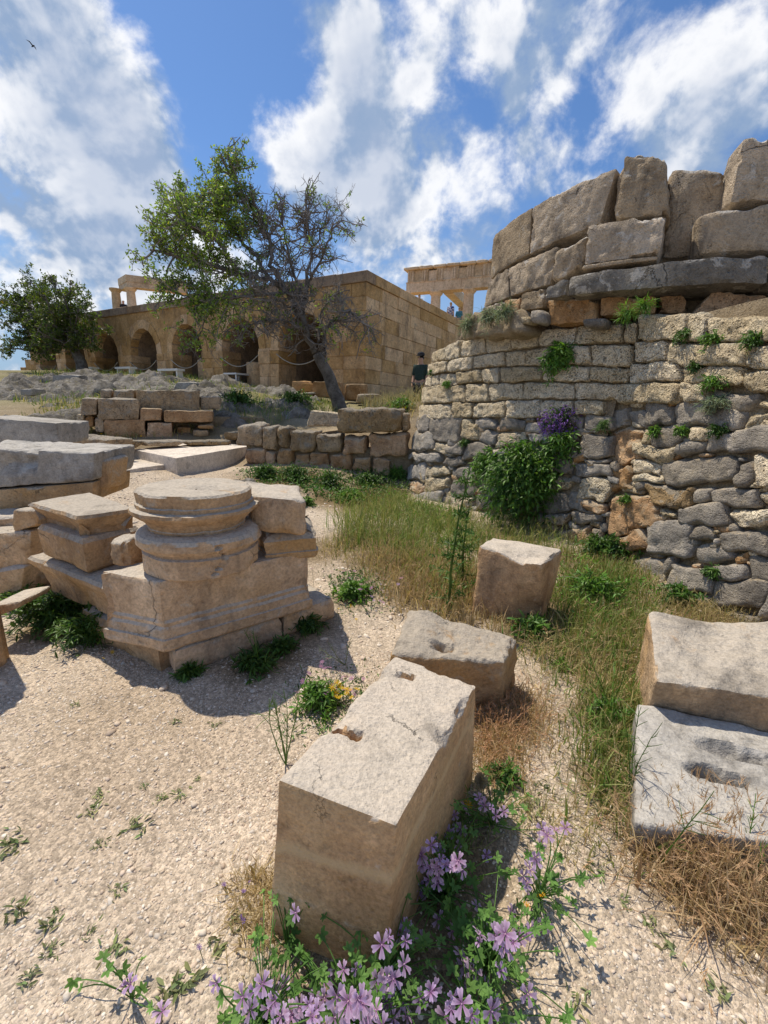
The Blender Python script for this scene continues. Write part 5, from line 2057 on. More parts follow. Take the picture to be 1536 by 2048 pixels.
T1 = pl((683, 828, 13.0), (672, 790, 13.0), (655, 745, 12.95), (634, 708, 12.9))
hub = PY(632, 705, 12.9)
LIMBS = [
    (pl((634, 708, 12.9), (606, 640, 12.7), (575, 585, 12.5), (540, 560, 12.4), (480, 545, 12.2), (420, 530, 12.0), (350, 510, 11.9), (300, 500, 11.9)), .13, .03, 'leaf'),
    (pl((575, 585, 12.5), (545, 530, 12.7), (532, 470, 12.9), (505, 410, 13.0), (470, 365, 13.0), (462, 335, 13.0)), .09, .02, 'leaf'),
    (pl((540, 560, 12.4), (500, 500, 12.9), (450, 450, 13.3), (400, 430, 13.4), (340, 425, 13.4)), .08, .02, 'leaf'),
    (pl((480, 545, 12.2), (430, 480, 11.7), (380, 450, 11.4), (330, 440, 11.3)), .06, .02, 'leaf'),
    (pl((505, 410, 13.0), (460, 400, 12.6), (420, 400, 12.4), (385, 410, 12.3)), .04, .015, 'leaf'),
    (pl((532, 470, 12.9), (480, 420, 13.4), (440, 385, 13.5)), .04, .015, 'leaf'),
    (pl((606, 640, 12.7), (590, 560, 13.2), (570, 490, 13.4), (560, 430, 13.4)), .07, .02, 'bare'),
    (pl((606, 640, 12.7), (615, 560, 12.8), (622, 500, 12.9), (618, 440, 12.9), (612, 405, 12.9)), .07, .018, 'bare'),
    (pl((615, 560, 12.8), (645, 510, 12.5), (665, 460, 12.5), (688, 440, 12.5)), .05, .015, 'bare'),
    (pl((622, 500, 12.9), (650, 450, 13.2), (655, 410, 13.2)), .035, .012, 'bare'),
    (pl((634, 708, 12.9), (660, 650, 12.5), (690, 620, 12.3), (720, 640, 12.2), (745, 665, 12.2)), .06, .015, 'droop'),
    (pl((620, 670, 12.8), (570, 640, 12.2), (520, 640, 12.0), (470, 660, 11.9)), .06, .015, 'droop'),
    (pl((606, 640, 12.7), (560, 600, 13.2), (510, 600, 13.4), (460, 610, 13.4)), .05, .015, 'droop'),
    (pl((634, 690, 12.9), (640, 630, 13.3), (660, 590, 13.5), (700, 580, 13.5)), .05, .015, 'droop'),
    (pl((575, 585, 12.5), (520, 590, 11.8), (440, 600, 11.5), (370, 590, 11.4), (320, 575, 11.4)), .06, .015, 'leaf'),
    (pl((440, 600, 11.5), (410, 640, 11.4), (395, 680, 11.4)), .03, .01, 'droop')]
LIMBS = [(p_, a_ * .72, b_ * .8, k_) for p_, a_, b_, k_ in LIMBS]
make_tree('carob_tree', 'big half bare tree with a leaning grey trunk before the arcade', T1, .22, LIMBS, leafy_big, 11.0, .85, .09, 5, leaves_per=7, bare=True, ltint=(.8, 1.8))
T2 = pl((168, 745, 24), (160, 722, 24), (150, 700, 24), (143, 680, 24))
L2 = []
for (px, py, dy) in [(20, 640, 0), (50, 600, -1), (60, 560, 1), (100, 550, 0), (140, 560, -1), (145, 590, 1.5), (165, 610, -1), (190, 650, .5), (40, 680, -.5), (0, 600, 1), (90, 590, -2), (110, 620, 2), (-10, 570, 0), (10, 700, 0), (75, 660, -2), (200, 668, -.5)]:
    mx, my = (143 + px) / 2 + rng.uniform(-8, 8), (680 + py) / 2 + 12
    L2.append((pl((143, 682, 24), (mx, my, 24 + dy * .6), (px, py, 24 + dy)), .09, .02, 'leaf'))
make_tree('evergreen_tree', 'rounded dark green tree at the far left before the arcade', T2, .3, L2, lambda p, k, g: .8, 5.5, 1.0, .14, 8, leaves_per=8, bias=(0, 0, .15), tw=(4, 7), ltint=(.35, .95))

# ------------------------------------------------------------------ pebbles
def icosa():
    t = (1 + 5 ** .5) / 2
    v = np.array([(-1, t, 0), (1, t, 0), (-1, -t, 0), (1, -t, 0), (0, -1, t), (0, 1, t), (0, -1, -t), (0, 1, -t), (t, 0, -1), (t, 0, 1), (-t, 0, -1), (-t, 0, 1)], float)
    f = np.array([(0, 11, 5), (0, 5, 1), (0, 1, 7), (0, 7, 10), (0, 10, 11), (1, 5, 9), (5, 11, 4), (11, 10, 2), (10, 7, 6), (7, 1, 8), (3, 9, 4), (3, 4, 2), (3, 2, 6), (3, 6, 8), (3, 8, 9), (4, 9, 5), (2, 4, 11), (6, 2, 10), (8, 6, 7), (9, 8, 1)])
    return unit(v), f


PCOL = np.array([(.63, .53, .42), (.72, .64, .54), (.60, .485, .385), (.56, .50, .43), (.47, .37, .28), (.67, .58, .47), (.58, .47, .36)])


def pebbles(name, N, y0, y1, rmin, rmed, rmax, seed, keep=None):
    g = np.random.default_rng(seed)
    y = np.sqrt(g.uniform(y0 ** 2, y1 ** 2, N * 2))
    x = g.uniform(-1, 1, N * 2) * (1.02 * y + .45)
    xy = np.column_stack([x, y])
    sm_ = soil_mask(xy)
    den = .5 + .5 * fbm(np.column_stack([xy * 1.3, np.zeros(len(xy))]), 3, 33) - .45 * np.clip(fbm(np.column_stack([xy * (.9, .55), np.zeros(len(xy))]) + 40, 4, 61) * 2.2 + .1, 0, 1)
    ok = (g.random(len(xy)) < np.clip(1.15 - 1.1 * sm_, .06, 1) * np.clip(.2 + 1.5 * den, .04, 1))
    xy = xy[ok][:N]
    n = len(xy)
    z = gz_many(xy)
    bv, bf = icosa()
    r = np.clip(rmed * np.exp(g.normal(0, .45, n)), rmin, rmax)
    sc3 = np.column_stack([g.uniform(.8, 1.5, n), g.uniform(.7, 1.1, n), g.uniform(.4, .8, n)]) * r[:, None]
    J = bv[None] * (1 + g.uniform(-.38, .32, (n, 12, 1))) * sc3[:, None]
    a = g.uniform(0, 2 * math.pi, n)
    tl = g.uniform(-.5, .5, n)
    ca, sa, ct, st_ = np.cos(a)[:, None], np.sin(a)[:, None], np.cos(tl)[:, None], np.sin(tl)[:, None]
    X, Y, Z = J[..., 0], J[..., 1], J[..., 2]
    Y, Z = Y * ct - Z * st_, Y * st_ + Z * ct
    X, Y = X * ca - Y * sa, X * sa + Y * ca
    V = np.stack([X + xy[:, 0:1], Y + xy[:, 1:2], Z + (z + r * g.uniform(-.45, .15, n))[:, None]], -1).reshape(-1, 3)
    F = (bf[None] + (np.arange(n) * 12)[:, None, None]).reshape(-1, 3)
    c = PCOL[g.integers(0, len(PCOL), n)] * g.uniform(.85, 1.12, (n, 1))
    o = mesh_obj(name, V, F, M['pebble'], col=np.repeat(c, 12, 0), loc=(0, 0, 0))
    tag(o, kind='stuff')


pebbles('gravel', 46000, .45, 2.4, .0018, .0036, .013, 1)
pebbles('gravel', 17000, 2.4, 7.5, .004, .0085, .028, 2)
pebbles('gravel', 900, .6, 6.5, .007, .011, .035, 3)

# ------------------------------------------------------------------ grass
def poly_points(poly, N, seed):
    """N random ground points inside a patch whose outline shows at these places"""
    g = np.random.default_rng(seed)
    P = np.array([G(*p)[:2] for p in poly])
    lo, hi = P.min(0), P.max(0)
    out = []
    got = 0
    while got < N:
        q = g.uniform(lo, hi, (N * 3, 2))
        ins = np.zeros(len(q), bool)
        j = len(P) - 1
        for i in range(len(P)):
            cond = ((P[i, 1] > q[:, 1]) != (P[j, 1] > q[:, 1]))
            xin = (P[j, 0] - P[i, 0]) * (q[:, 1] - P[i, 1]) / (P[j, 1] - P[i, 1] + 1e-12) + P[i, 0]
            ins ^= cond & (q[:, 0] < xin)
            j = i
        q = q[ins]
        # clumping
        k = fbm(np.column_stack([q * 5.0, np.full(len(q), seed * 1.3)]), 3, seed) * .5 + .5
        q = q[g.random(len(q)) < np.clip(k * 2.2 - .45, .04, 1)]
        sp_e = min(.12, .10 * float(np.sqrt((hi - lo).prod())))
        q = q + g.normal(0, sp_e, q.shape)          # ragged outline
        out.append(q)
        got += len(q)
    q = np.concatenate(out)[:N]
    return np.column_stack([q, gz_many(q)])


def blades(P, h0, h1, w, lean, cols, seed, tipcol=None, head=0.0):
    g = np.random.default_rng(seed)
    N = len(P)
    h = g.uniform(h0, h1, N)[:, None]
    a = g.uniform(0, 2 * math.pi, N)
    ld = np.column_stack([np.cos(a), np.sin(a), np.zeros(N)])
    le = (np.abs(g.normal(0, lean, N)))[:, None]
    b = g.uniform(0, 2 * math.pi, N)
    S = np.column_stack([np.cos(b), np.sin(b), np.zeros(N)]) * (w * np.exp(g.normal(0, .4, N)))[:, None] * .5
    up = np.array((0, 0, 1.0))

    def at(t):
        return P + up * h * t * (1 - .35 * le * t) + ld * h * le * t ** 2
    p0, p1, p2, p3 = P - up * .01, at(.4), at(.75), at(1.0)
    V = np.stack([p0 - S, p0 + S, p1 - S * .85, p1 + S * .85, p2 - S * .6, p2 + S * .6, p3], 1)
    f = np.array([(0, 1, 3), (0, 3, 2), (2, 3, 5), (2, 5, 4), (4, 5, 6)])
    F = (f[None] + (np.arange(N) * 7)[:, None, None]).reshape(-1, 3)
    cols = np.asarray(cols)
    c = cols[g.integers(0, len(cols), N)] * g.uniform(.75, 1.25, (N, 1))
    C7 = np.repeat(c[:, None], 7, 1)
    if tipcol is not None:
        tcol = np.asarray(tipcol) * g.uniform(.8, 1.2, (N, 1))
        for k, f_ in ((4, .4), (5, .4), (6, .8)):
            C7[:, k] = C7[:, k] * (1 - f_) + tcol * f_
    V, C7 = V.reshape(-1, 3), C7.reshape(-1, 3)
    if head:
        # seed heads: short bristly spikes at some tips
        sel = np.where(g.random(N) < head)[0]
        n = len(sel)
        dirt = unit(p3[sel] - p2[sel])
        hv, hf, hc = [], [], []
        for k in range(7):
            bd = unit(dirt + g.normal(size=(n, 3)) * .28)
            s0 = p3[sel] + dirt * (k * .006)
            Sd = unit(np.cross(bd, g.normal(size=(n, 3)))) * .0016
            ln = g.uniform(.025, .05, n)[:, None] * np.clip(h[sel] / .18, .5, 1.3)
            hv.append(np.stack([s0 - Sd, s0 + Sd, s0 + bd * ln], 1).reshape(-1, 3))
        hv = np.concatenate(hv)
        hf = np.arange(len(hv)).reshape(-1, 3) + len(V)
        tc_ = np.asarray(tipcol if tipcol is not None else cols[0])
        V = np.concatenate([V, hv])
        F = np.concatenate([F, hf])
        C7 = np.concatenate([C7, np.tile(tc_, (len(hv), 1)) * np.repeat(g.uniform(.8, 1.25, (len(hv) // 3, 1)), 3, 0)])
    return V, F, C7


GREEN = [(.13, .24, .045), (.18, .29, .06), (.11, .20, .04), (.24, .30, .09)]
STRAW = [(.48, .37, .20), (.41, .30, .15), (.57, .46, .28), (.34, .25, .13)]
RED = [(.36, .23, .13), (.44, .31, .19), (.52, .40, .25), (.27, .17, .10)]
OLIVE = [(.24, .24, .08), (.33, .30, .11), (.17, .20, .06), (.42, .36, .16)]


def grass(name, poly, N, h0, h1, w, lean, cols, seed, tip=None, head=0.0):
    P = poly_points(poly, N, seed)
    V, F, c = blades(P, h0, h1, w, lean, cols, seed, tip, head)
    o = mesh_obj(name, V, F, M['grass'], col=c, loc=(0, 0, 0))
    tag(o, kind='stuff')


grass('green_grass', [(690, 1035), (790, 1000), (960, 1085), (955, 1215), (860, 1200), (770, 1110), (670, 1095)], 3600, .08, .38, .006, .6, GREEN + OLIVE, 1, (.36, .36, .14), .12)
grass('green_grass', [(1120, 1165), (1240, 1130), (1300, 1215), (1280, 1300), (1180, 1330), (1110, 1260)], 2600, .06, .2, .006, .6, GREEN + OLIVE, 2)
grass('green_grass', [(1180, 1400), (1265, 1360), (1262, 1660), (1195, 1620)], 1300, .05, .16, .005, .6, GREEN + OLIVE, 3)
grass('dry_grass', [(750, 1110), (950, 1140), (955, 1250), (840, 1240), (770, 1180)], 2600, .08, .24, .005, .6, STRAW, 4, (.5, .34, .2), .15)
grass('dry_grass', [(1050, 1245), (1290, 1225), (1285, 1420), (1265, 1690), (1175, 1640), (1195, 1440), (1060, 1330)], 3600, .04, .15, .0045, .9, STRAW + OLIVE + GREEN + GREEN, 5, (.52, .38, .22), .12)
grass('dry_grass', [(935, 1395), (1085, 1385), (1075, 1480), (1000, 1560), (945, 1560)], 2600, .03, .10, .003, .9, STRAW, 6, (.5, .3, .18), .2)
grass('dry_grass', [(1240, 1690), (1330, 1640), (1540, 1680), (1560, 1940), (1420, 1870)], 2300, .03, .19, .0035, .9, RED + STRAW, 7, (.5, .33, .2), .22)
grass('dry_grass', [(455, 1750), (555, 1740), (590, 1905), (470, 1890)], 900, .02, .06, .003, 1.3, STRAW, 8)
grass('dry_grass', [(880, 1240), (1040, 1230), (1060, 1260), (900, 1270)], 500, .04, .12, .004, .7, STRAW, 9)
grass('dry_grass', [(640, 1090), (720, 1060), (760, 1120), (700, 1160)], 900, .03, .1, .005, .8, OLIVE + STRAW, 10)
grass('dry_grass', [(1300, 1200), (1536, 1240), (1536, 1275), (1300, 1235)], 900, .04, .15, .004, .7, STRAW + OLIVE, 11, (.5, .4, .2), .1)
grass('dry_grass', [(730, 812), (860, 795), (870, 840), (735, 850)], 2200, .18, .55, .012, .5, STRAW + OLIVE, 12, (.55, .45, .25), .3)
grass('meadow_grass', [(0, 860), (150, 800), (420, 790), (440, 860), (210, 890)], 2500, .08, .22, .014, .7, OLIVE, 13)
grass('meadow_grass', [(0, 800), (60, 745), (420, 745), (560, 780), (640, 810), (430, 850), (100, 830)], 6000, .1, .32, .02, .7, OLIVE + GREEN, 14)
grass('meadow_grass', [(430, 830), (640, 790), (700, 830), (500, 860)], 1800, .08, .28, .012, .6, GREEN + OLIVE, 15)
grass('dry_grass', [(930, 1570), (1010, 1540), (1190, 1640), (1200, 1760), (1100, 1700), (960, 1640)], 700, .02, .07, .0025, 1.0, STRAW + OLIVE, 16)
grass('green_grass', [(820, 1700), (930, 1560), (970, 1640), (880, 1800)], 500, .04, .14, .003, .7, GREEN, 17)


# ------------------------------------------------------------------ leafy plants
def mound(name, label, c, R, n_spray, leaf_len, leaf_w, mat, seed, per=8, out=(0, 0, 1), cat='plant', group=None, droop=.3, tint_=(.6, 1.35), bloom=None, group_kind=None):
    """bushy plant: sprays of leaves growing from a centre through an ellipsoid of radii R around c"""
    g = np.random.default_rng(seed)
    c = np.asarray(c, float)
    R = np.asarray(R, float)
    out = unit(np.asarray(out, float))
    t = empty(name, tuple(c), label, cat, group)
    stems = MB()
    P, D = [], []
    ends = []
    for i in range(n_spray):
        d = unit(g.normal(size=3) + out * .9)
        e = c + d * R * g.uniform(.35, 1.0)
        pts = []
        for k in range(5):
            u = k / 4
            p = c + (e - c) * u + np.array((0, 0, 1)) * R[2] * .25 * math.sin(u * math.pi) - np.array((0, 0, 1)) * droop * R[2] * u * u * .6
            pts.append(p)
        pts = np.array(pts) + g.normal(size=(5, 3)) * R * .03
        stems.tube(pts, np.linspace(.004, .002, 5), 3, cap=False)
        ax = unit(pts[-1] - pts[-2])
        ends.append((pts[-1], ax))
        for l in range(per):
            u = g.uniform(.35, 1.0)
            k = min(int(u * 4), 3)
            p = pts[k] + (pts[k + 1] - pts[k]) * (u * 4 - k)
            P.append(p)
            D.append(unit(unit(g.normal(size=3)) + ax * .7 + out * .35))
    stems.build('stems', M['leaf_grey'] if mat == 'leaf_grey' else M['leaf'], t)['kind'] = 'stuff'
    P, D = np.array(P), np.array(D)
    V, F, k = leaf_set(P, D, leaf_len * g.uniform(.6, 1.25, len(P)), leaf_w * g.uniform(.7, 1.2, len(P)), seed=seed, nrm=unit(g.normal(size=(len(P), 3)) * .5 + out * .6 + (0, 0, .7)))
    o = mesh_obj('foliage', V, F, M[mat], t, col=tints(len(P), k, *tint_, seed))
    o['kind'] = 'stuff'
    if bloom:
        col, size, cnt = bloom
        sel = g.choice(len(ends), min(cnt, len(ends)), replace=False)
        bp = np.repeat(np.array([ends[i][0] for i in sel]), 9, 0)
        bd = np.repeat(np.array([ends[i][1] for i in sel]), 9, 0) * .5 + unit(g.normal(size=(len(bp), 3)))
        V, F, k = diamonds(bp + g.normal(size=bp.shape) * size * .8, bd, size * g.uniform(.7, 1.3, len(bp)), size * .6, seed + 1)
        o = mesh_obj('blossom', V, F, M['petal'], t, col=np.repeat(np.asarray(col) * g.uniform(.7, 1.3, (len(bp), 1)), k, 0))
        o['kind'] = 'stuff'
    return t


def on_wall(surf, px, py, off_):
    a, b = surf.hit(px, py)
    return surf.map([a], [b], [off_])[0]


mound('wall_shrub', 'large glossy green shrub growing out of the rubble of the podium wall', on_wall(LW, 1072, 945, .12), (.72, .5, .66), 560, .085, .026, 'leaf_bright', 21, 10, LW.n + np.array((0, 0, -.1)), 'shrub', None, .6, (.4, 1.35))
mound('wall_shrub', 'green side spray at the left of the large wall shrub', on_wall(LW, 985, 930, .06), (.32, .3, .34), 110, .075, .022, 'leaf_bright', 22, 8, LW.n, 'shrub', None, .4)
mound('wall_shrub', 'loose green spray reaching up right of the large wall shrub', on_wall(LW, 1135, 890, .06), (.28, .25, .26), 80, .075, .022, 'leaf_bright', 23, 8, LW.n, 'shrub', None, .3)
mound('wall_plant', 'bright green tuft hanging from the upper courses of the podium wall', on_wall(LW, 1132, 712, .06), (.30, .25, .27), 130, .095, .02, 'leaf_bright', 24, 8, LW.n, 'plant', None, .7)
mound('flowering_shrub', 'dark cushion of violet flowers growing from the wall below the poros courses', on_wall(LW, 1128, 836, .06), (.27, .2, .22), 170, .035, .012, 'leaf', 25, 8, LW.n, 'shrub', None, .4, (.4, .9), ((.30, .14, .55), .026, 130))
mound('wall_plant', 'grey green tuft on the rubble at the right edge of the wall', on_wall(RW, 1448, 808, .05), (.16, .16, .12), 80, .05, .007, 'leaf_grey', 26, 8, RW.n)
mound('wall_plant', 'thin green tuft beside the violet flower cushion', on_wall(LW, 1215, 850, .04), (.10, .1, .12), 30, .07, .006, 'leaf', 27, 6, LW.n)
for i_, (px, py, lb) in enumerate([(985, 640, 'dry tuft on the earth shoulder left of the round monument'), (1020, 632, 'second dry tuft under the orange block of the round monument'), (945, 655, 'low dry tuft at the top left corner of the podium'), (1255, 632, 'grassy tuft before the orange bedding blocks'), (1290, 622, 'thin grassy tuft under the projecting slab')]):
    pt = on_wall(CylSurf(CX, CY, R0 + .2), px, py, .05)
    mound('dry_tuft', lb, pt, ((.22, .18, .2) if i_ < 3 else (.10, .08, .12)), 60 if i_ < 3 else 22, .10, .008, 'leaf_grey' if i_ < 3 else 'leaf_bright', 90 + i_, 7, (-.4, -.4, .8), 'plant', 'tufts along the top of the podium', tint_=(.8, 1.4))
k_ = 0
for (px, py, sf, r, nm) in [(1385, 672, RW, .10, 'in the joint right of the tall pier block'), (1440, 680, RW, .10, 'in the upper joints of the right face'), (1525, 680, RW, .09, 'at the right edge of the upper courses'),
                            (1445, 765, RW, .11, 'under the third course of the right face'), (1405, 730, RW, .07, 'below the long block of the right face'), (1325, 862, RW, .07, 'beside a big grey rubble stone'),
                            (1450, 862, RW, .07, 'on the long grey rubble stone'), (1268, 998, RW, .08, 'on the orange stone of the pier foot'), (1440, 1145, RW, .07, 'on the lowest dark rubble'),
                            (900, 770, LW, .08, 'low on the left poros courses'), (870, 745, LW, .06, 'at the rounded left corner'), (1375, 860, RW, .05, 'between two grey rubble stones'), (935, 885, LW, .07, 'high in the left rubble')]:
    mound('wall_weed', 'small green weed ' + nm, on_wall(sf, px, py, .05), (r * 1.4, r * 1.4, r * 1.1), 36, .045, .012, 'leaf_bright' if k_ % 2 else 'leaf', 40 + k_, 7, sf.n, 'plant', 'small weeds in the wall joints')
    k_ += 1
for (px, py, r, n, ll, lw, mt, lb) in [
        (1200, 1110, .22, 70, .09, .022, 'leaf', 'dark leafy plant at the foot of the pier, right of the upright stone'),
        (1275, 1118, .16, 60, .06, .02, 'leaf_bright', 'light green bushy plant at the foot of the wall'),
        (1185, 1200, .24, 90, .05, .016, 'leaf_bright', 'light green weedy plant right of the upright stone'),
        (1355, 1205, .16, 50, .05, .018, 'leaf', 'flowering weed before the dark rubble behind the broad block'),
        (125, 1245, .26, 120, .06, .016, 'leaf', 'dense green plant left of the pedestal'),
        (185, 1278, .2, 90, .055, .012, 'leaf', 'dark feathery plant in the shadow left of the pedestal foot'),
        (510, 1335, .10, 60, .055, .012, 'leaf', 'dark green tuft in the shadow before the plinth course'),
        (380, 1352, .06, 30, .05, .012, 'leaf', 'low dark tuft under the near corner of the plinth'),
        (610, 1258, .10, 50, .055, .012, 'leaf', 'dark green tuft at the right end of the plinth'),
        (565, 1300, .07, 30, .055, .012, 'leaf', 'small tuft between the two tufts before the plinth'),
        (705, 1195, .14, 60, .05, .018, 'leaf_bright', 'low green plant with pink and yellow flowers by the bare patch'),
        (640, 1410, .11, 50, .045, .012, 'leaf_bright', 'low green patch with yellow daisies behind the near block'),
        (1065, 1270, .12, 40, .07, .02, 'leaf', 'leafy plant between the eroded block and the upright stone'),
        (1215, 1440, .10, 50, .03, .012, 'leaf_bright', 'round light green plant beside the grey slotted block'),
        (1010, 1560, .07, 40, .03, .007, 'leaf_bright', 'small green plant right of the near block'),
        (1120, 1335, .05, 25, .03, .01, 'leaf_bright', 'tiny green plant on the gravel beyond the eroded block'),
        (790, 955, .22, 60, .10, .012, 'leaf_bright', 'grassy green tuft at the right end of the low wall'),
        (700, 1005, .2, 60, .07, .024, 'leaf_bright', 'leafy plant below the low ruined wall'),
        (530, 955, .22, 70, .06, .02, 'leaf', 'dark ground plant under the left end of the low wall'),
        (590, 960, .25, 80, .06, .02, 'leaf', 'dark ground plant under the middle of the low wall'),
        (660, 972, .25, 80, .06, .02, 'leaf', 'dark ground plant under the right half of the low wall'),
        (735, 968, .22, 70, .06, .02, 'leaf', 'dark ground plant under the beam of the low wall'),
        (612, 1010, .12, 40, .05, .018, 'leaf_bright', 'small plant beside the pale rough block'),
        (50, 1215, .15, 60, .05, .014, 'leaf_bright', 'light green weed by the blocks at the left edge'),
        (590, 815, .5, 90, .12, .04, 'leaf', 'dark bush beside the bedrock below the big tree'),
        (480, 815, .5, 80, .12, .04, 'leaf', 'dark bush among the bedrock left of the big tree trunk'),
        (805, 820, .3, 60, .10, .03, 'leaf_bright', 'bright weed at the rounded corner of the podium')]:
    p = G(px, py)
    mound('leafy_plant', lb, p + (0, 0, r * .1), (r * 1.55, r * 1.55, r * 1.15), int(n * 1.5), ll, lw, mt, px * 7 + py, 8, (0, 0, 1), 'plant', 'leafy plants at the foot of the stones', droop=.4)
for (px, py, lb) in [(452, 600, 'small dark fern on the arcade wall')]:
    pass
def ground_cover(name, poly, N, h, ll, lw, mat, seed, tint_=(.6, 1.5)):
    g = np.random.default_rng(seed)
    P = poly_points(poly, N, seed)
    P[:, 2] += g.uniform(0, 1, N) ** 1.5 * h * np.clip(.6 + fbm(P * 4, 2, seed), .2, 1.2)
    D = unit(g.normal(size=(N, 3)) + (0, 0, .5))
    V, F, k = leaf_set(P, D, ll * g.uniform(.6, 1.3, N), lw * g.uniform(.7, 1.2, N), seed=seed)
    o = mesh_obj(name, V, F, M[mat], col=tints(N, k, *tint_, seed), loc=(0, 0, 0))
    tag(o, kind='stuff')


ground_cover('ground_cover', [(490, 938), (640, 945), (820, 935), (830, 985), (700, 1012), (600, 985), (500, 962)], 4200, .16, .06, .02, 'leaf', 51)
ground_cover('ground_cover', [(760, 985), (870, 1010), (960, 1075), (900, 1110), (790, 1040)], 1500, .14, .05, .015, 'leaf_bright', 52)
ground_cover('ground_cover', [(1090, 1140), (1230, 1085), (1330, 1190), (1280, 1240), (1150, 1240)], 1800, .12, .04, .014, 'leaf_bright', 53)
ground_cover('ground_cover', [(660, 1150), (760, 1140), (770, 1230), (680, 1230)], 700, .08, .035, .012, 'leaf', 54)
ground_cover('ground_cover', [(590, 1370), (720, 1330), (735, 1400), (650, 1480), (590, 1460)], 500, .05, .03, .008, 'leaf', 55)
grass('green_grass', [(800, 1000), (1010, 1050), (1190, 1088), (1190, 1125), (960, 1110), (850, 1060)], 2200, .06, .26, .006, .6, GREEN + OLIVE, 61, (.4, .38, .15), .1)
grass('dry_grass', [(1120, 1110), (1300, 1110), (1330, 1215), (1130, 1240)], 1800, .04, .16, .005, .8, STRAW + OLIVE, 62)
grass('dry_grass', [(680, 1005), (800, 985), (800, 1030), (700, 1060)], 700, .05, .2, .006, .7, OLIVE, 63)
# tall thistle before the wall
def thistle(px, py, h, label, seed):
    g = np.random.default_rng(seed)
    b = G(px, py)
    t = empty('thistle', tuple(b), label, 'plant')
    st_ = wander(b, (-.06, 0, 1), h, 10, .04, g)
    m_ = MB()
    m_.tube(st_, np.linspace(.012, .004, 11), 6)
    P, D = [], []
    for k in range(46):
        u = g.uniform(.05, 1)
        i = min(int(u * 10), 9)
        p = st_[i]
        d = unit((*g.normal(size=2), .35))
        L_ = .20 * (1 - .6 * u) * g.uniform(.5, 1.1)
        q = wander(p, d, L_, 4, .12, g, -.03)
        m_.tube(q, np.linspace(.003, .0015, 5), 3, cap=False)
        for j in range(12):
            P.append(q[g.integers(1, 5)])
            D.append(unit(g.normal(size=3) + d * .6))
    m_.build('stem', M['leaf'], t)
    P, D = np.array(P), np.array(D)
    V, F, k = leaf_set(P, D, .045 * g.uniform(.6, 1.2, len(P)), .010, seed=seed)
    o = mesh_obj('foliage', V, F, M['leaf'], t, col=tints(len(P), k, .7, 1.5, seed))
    o['kind'] = 'stuff'


thistle(895, 1225, 1.15, 'tall spiny thistle rising before the podium wall', 3)
thistle(925, 1180, .75, 'shorter thistle beside the tall one', 4)


def wiry(px, py, h, n, label, seed, spread=.35, col='leaf_bright', z=None):
    """wiry branching stem with thin pods"""
    g = np.random.default_rng(seed)
    b = G(px, py) if z is None else PZ(px, py, z)
    t = empty('wiry_weed', tuple(b), label, 'plant', 'wiry mustard stems')
    m_ = MB()
    pods = MB()
    for i in range(n):
        d = unit((*(g.normal(size=2) * spread), 1))
        s_ = wander(b, d, h * g.uniform(.7, 1.05), 9, .06, g, .02)
        m_.tube(s_, np.linspace(.0032, .0012, 10), 4, cap=False)
        for k in range(14):
            j = g.integers(3, 9)
            d2 = unit(unit(s_[j + 1] - s_[j]) * .9 + g.normal(size=3) * .55)
            q = wander(s_[j], d2, h * .16 * g.uniform(.4, 1.2), 3, .1, g)
            pods.tube(q, [.0011, .0014, .0012, .0006], 3, cap=False)
    m_.build('stem', M[col], t)
    o = pods.build('pods', M[col], t)
    o['kind'] = 'stuff'


wiry(572, 1530, .42, 5, 'wiry green mustard stems behind the left corner of the near block', 1, .28)
wiry(520, 1340, .26, 3, 'thin light stems rising from the shadowed tuft before the plinth', 2)
wiry(1316, 1740, .42, 1, 'single wiry stem before the slotted grey block', 3, .05)
wiry(1258, 1600, .42, 3, 'wiry stems along the left side of the slotted grey block', 4, .12)
wiry(1500, 1760, .28, 2, 'forked green stem before the right part of the slotted block', 5, .25)
wiry(1220, 1420, .40, 3, 'tall thin stems in the grass beside the broad weathered block', 6, .2)
wiry(835, 1330, .20, 2, 'dry thin stems before the eroded block', 7, .25, 'leaf_grey')
wiry(690, 1330, .28, 3, 'dry leaning stems left of the eroded block', 8, .35, 'leaf_grey')

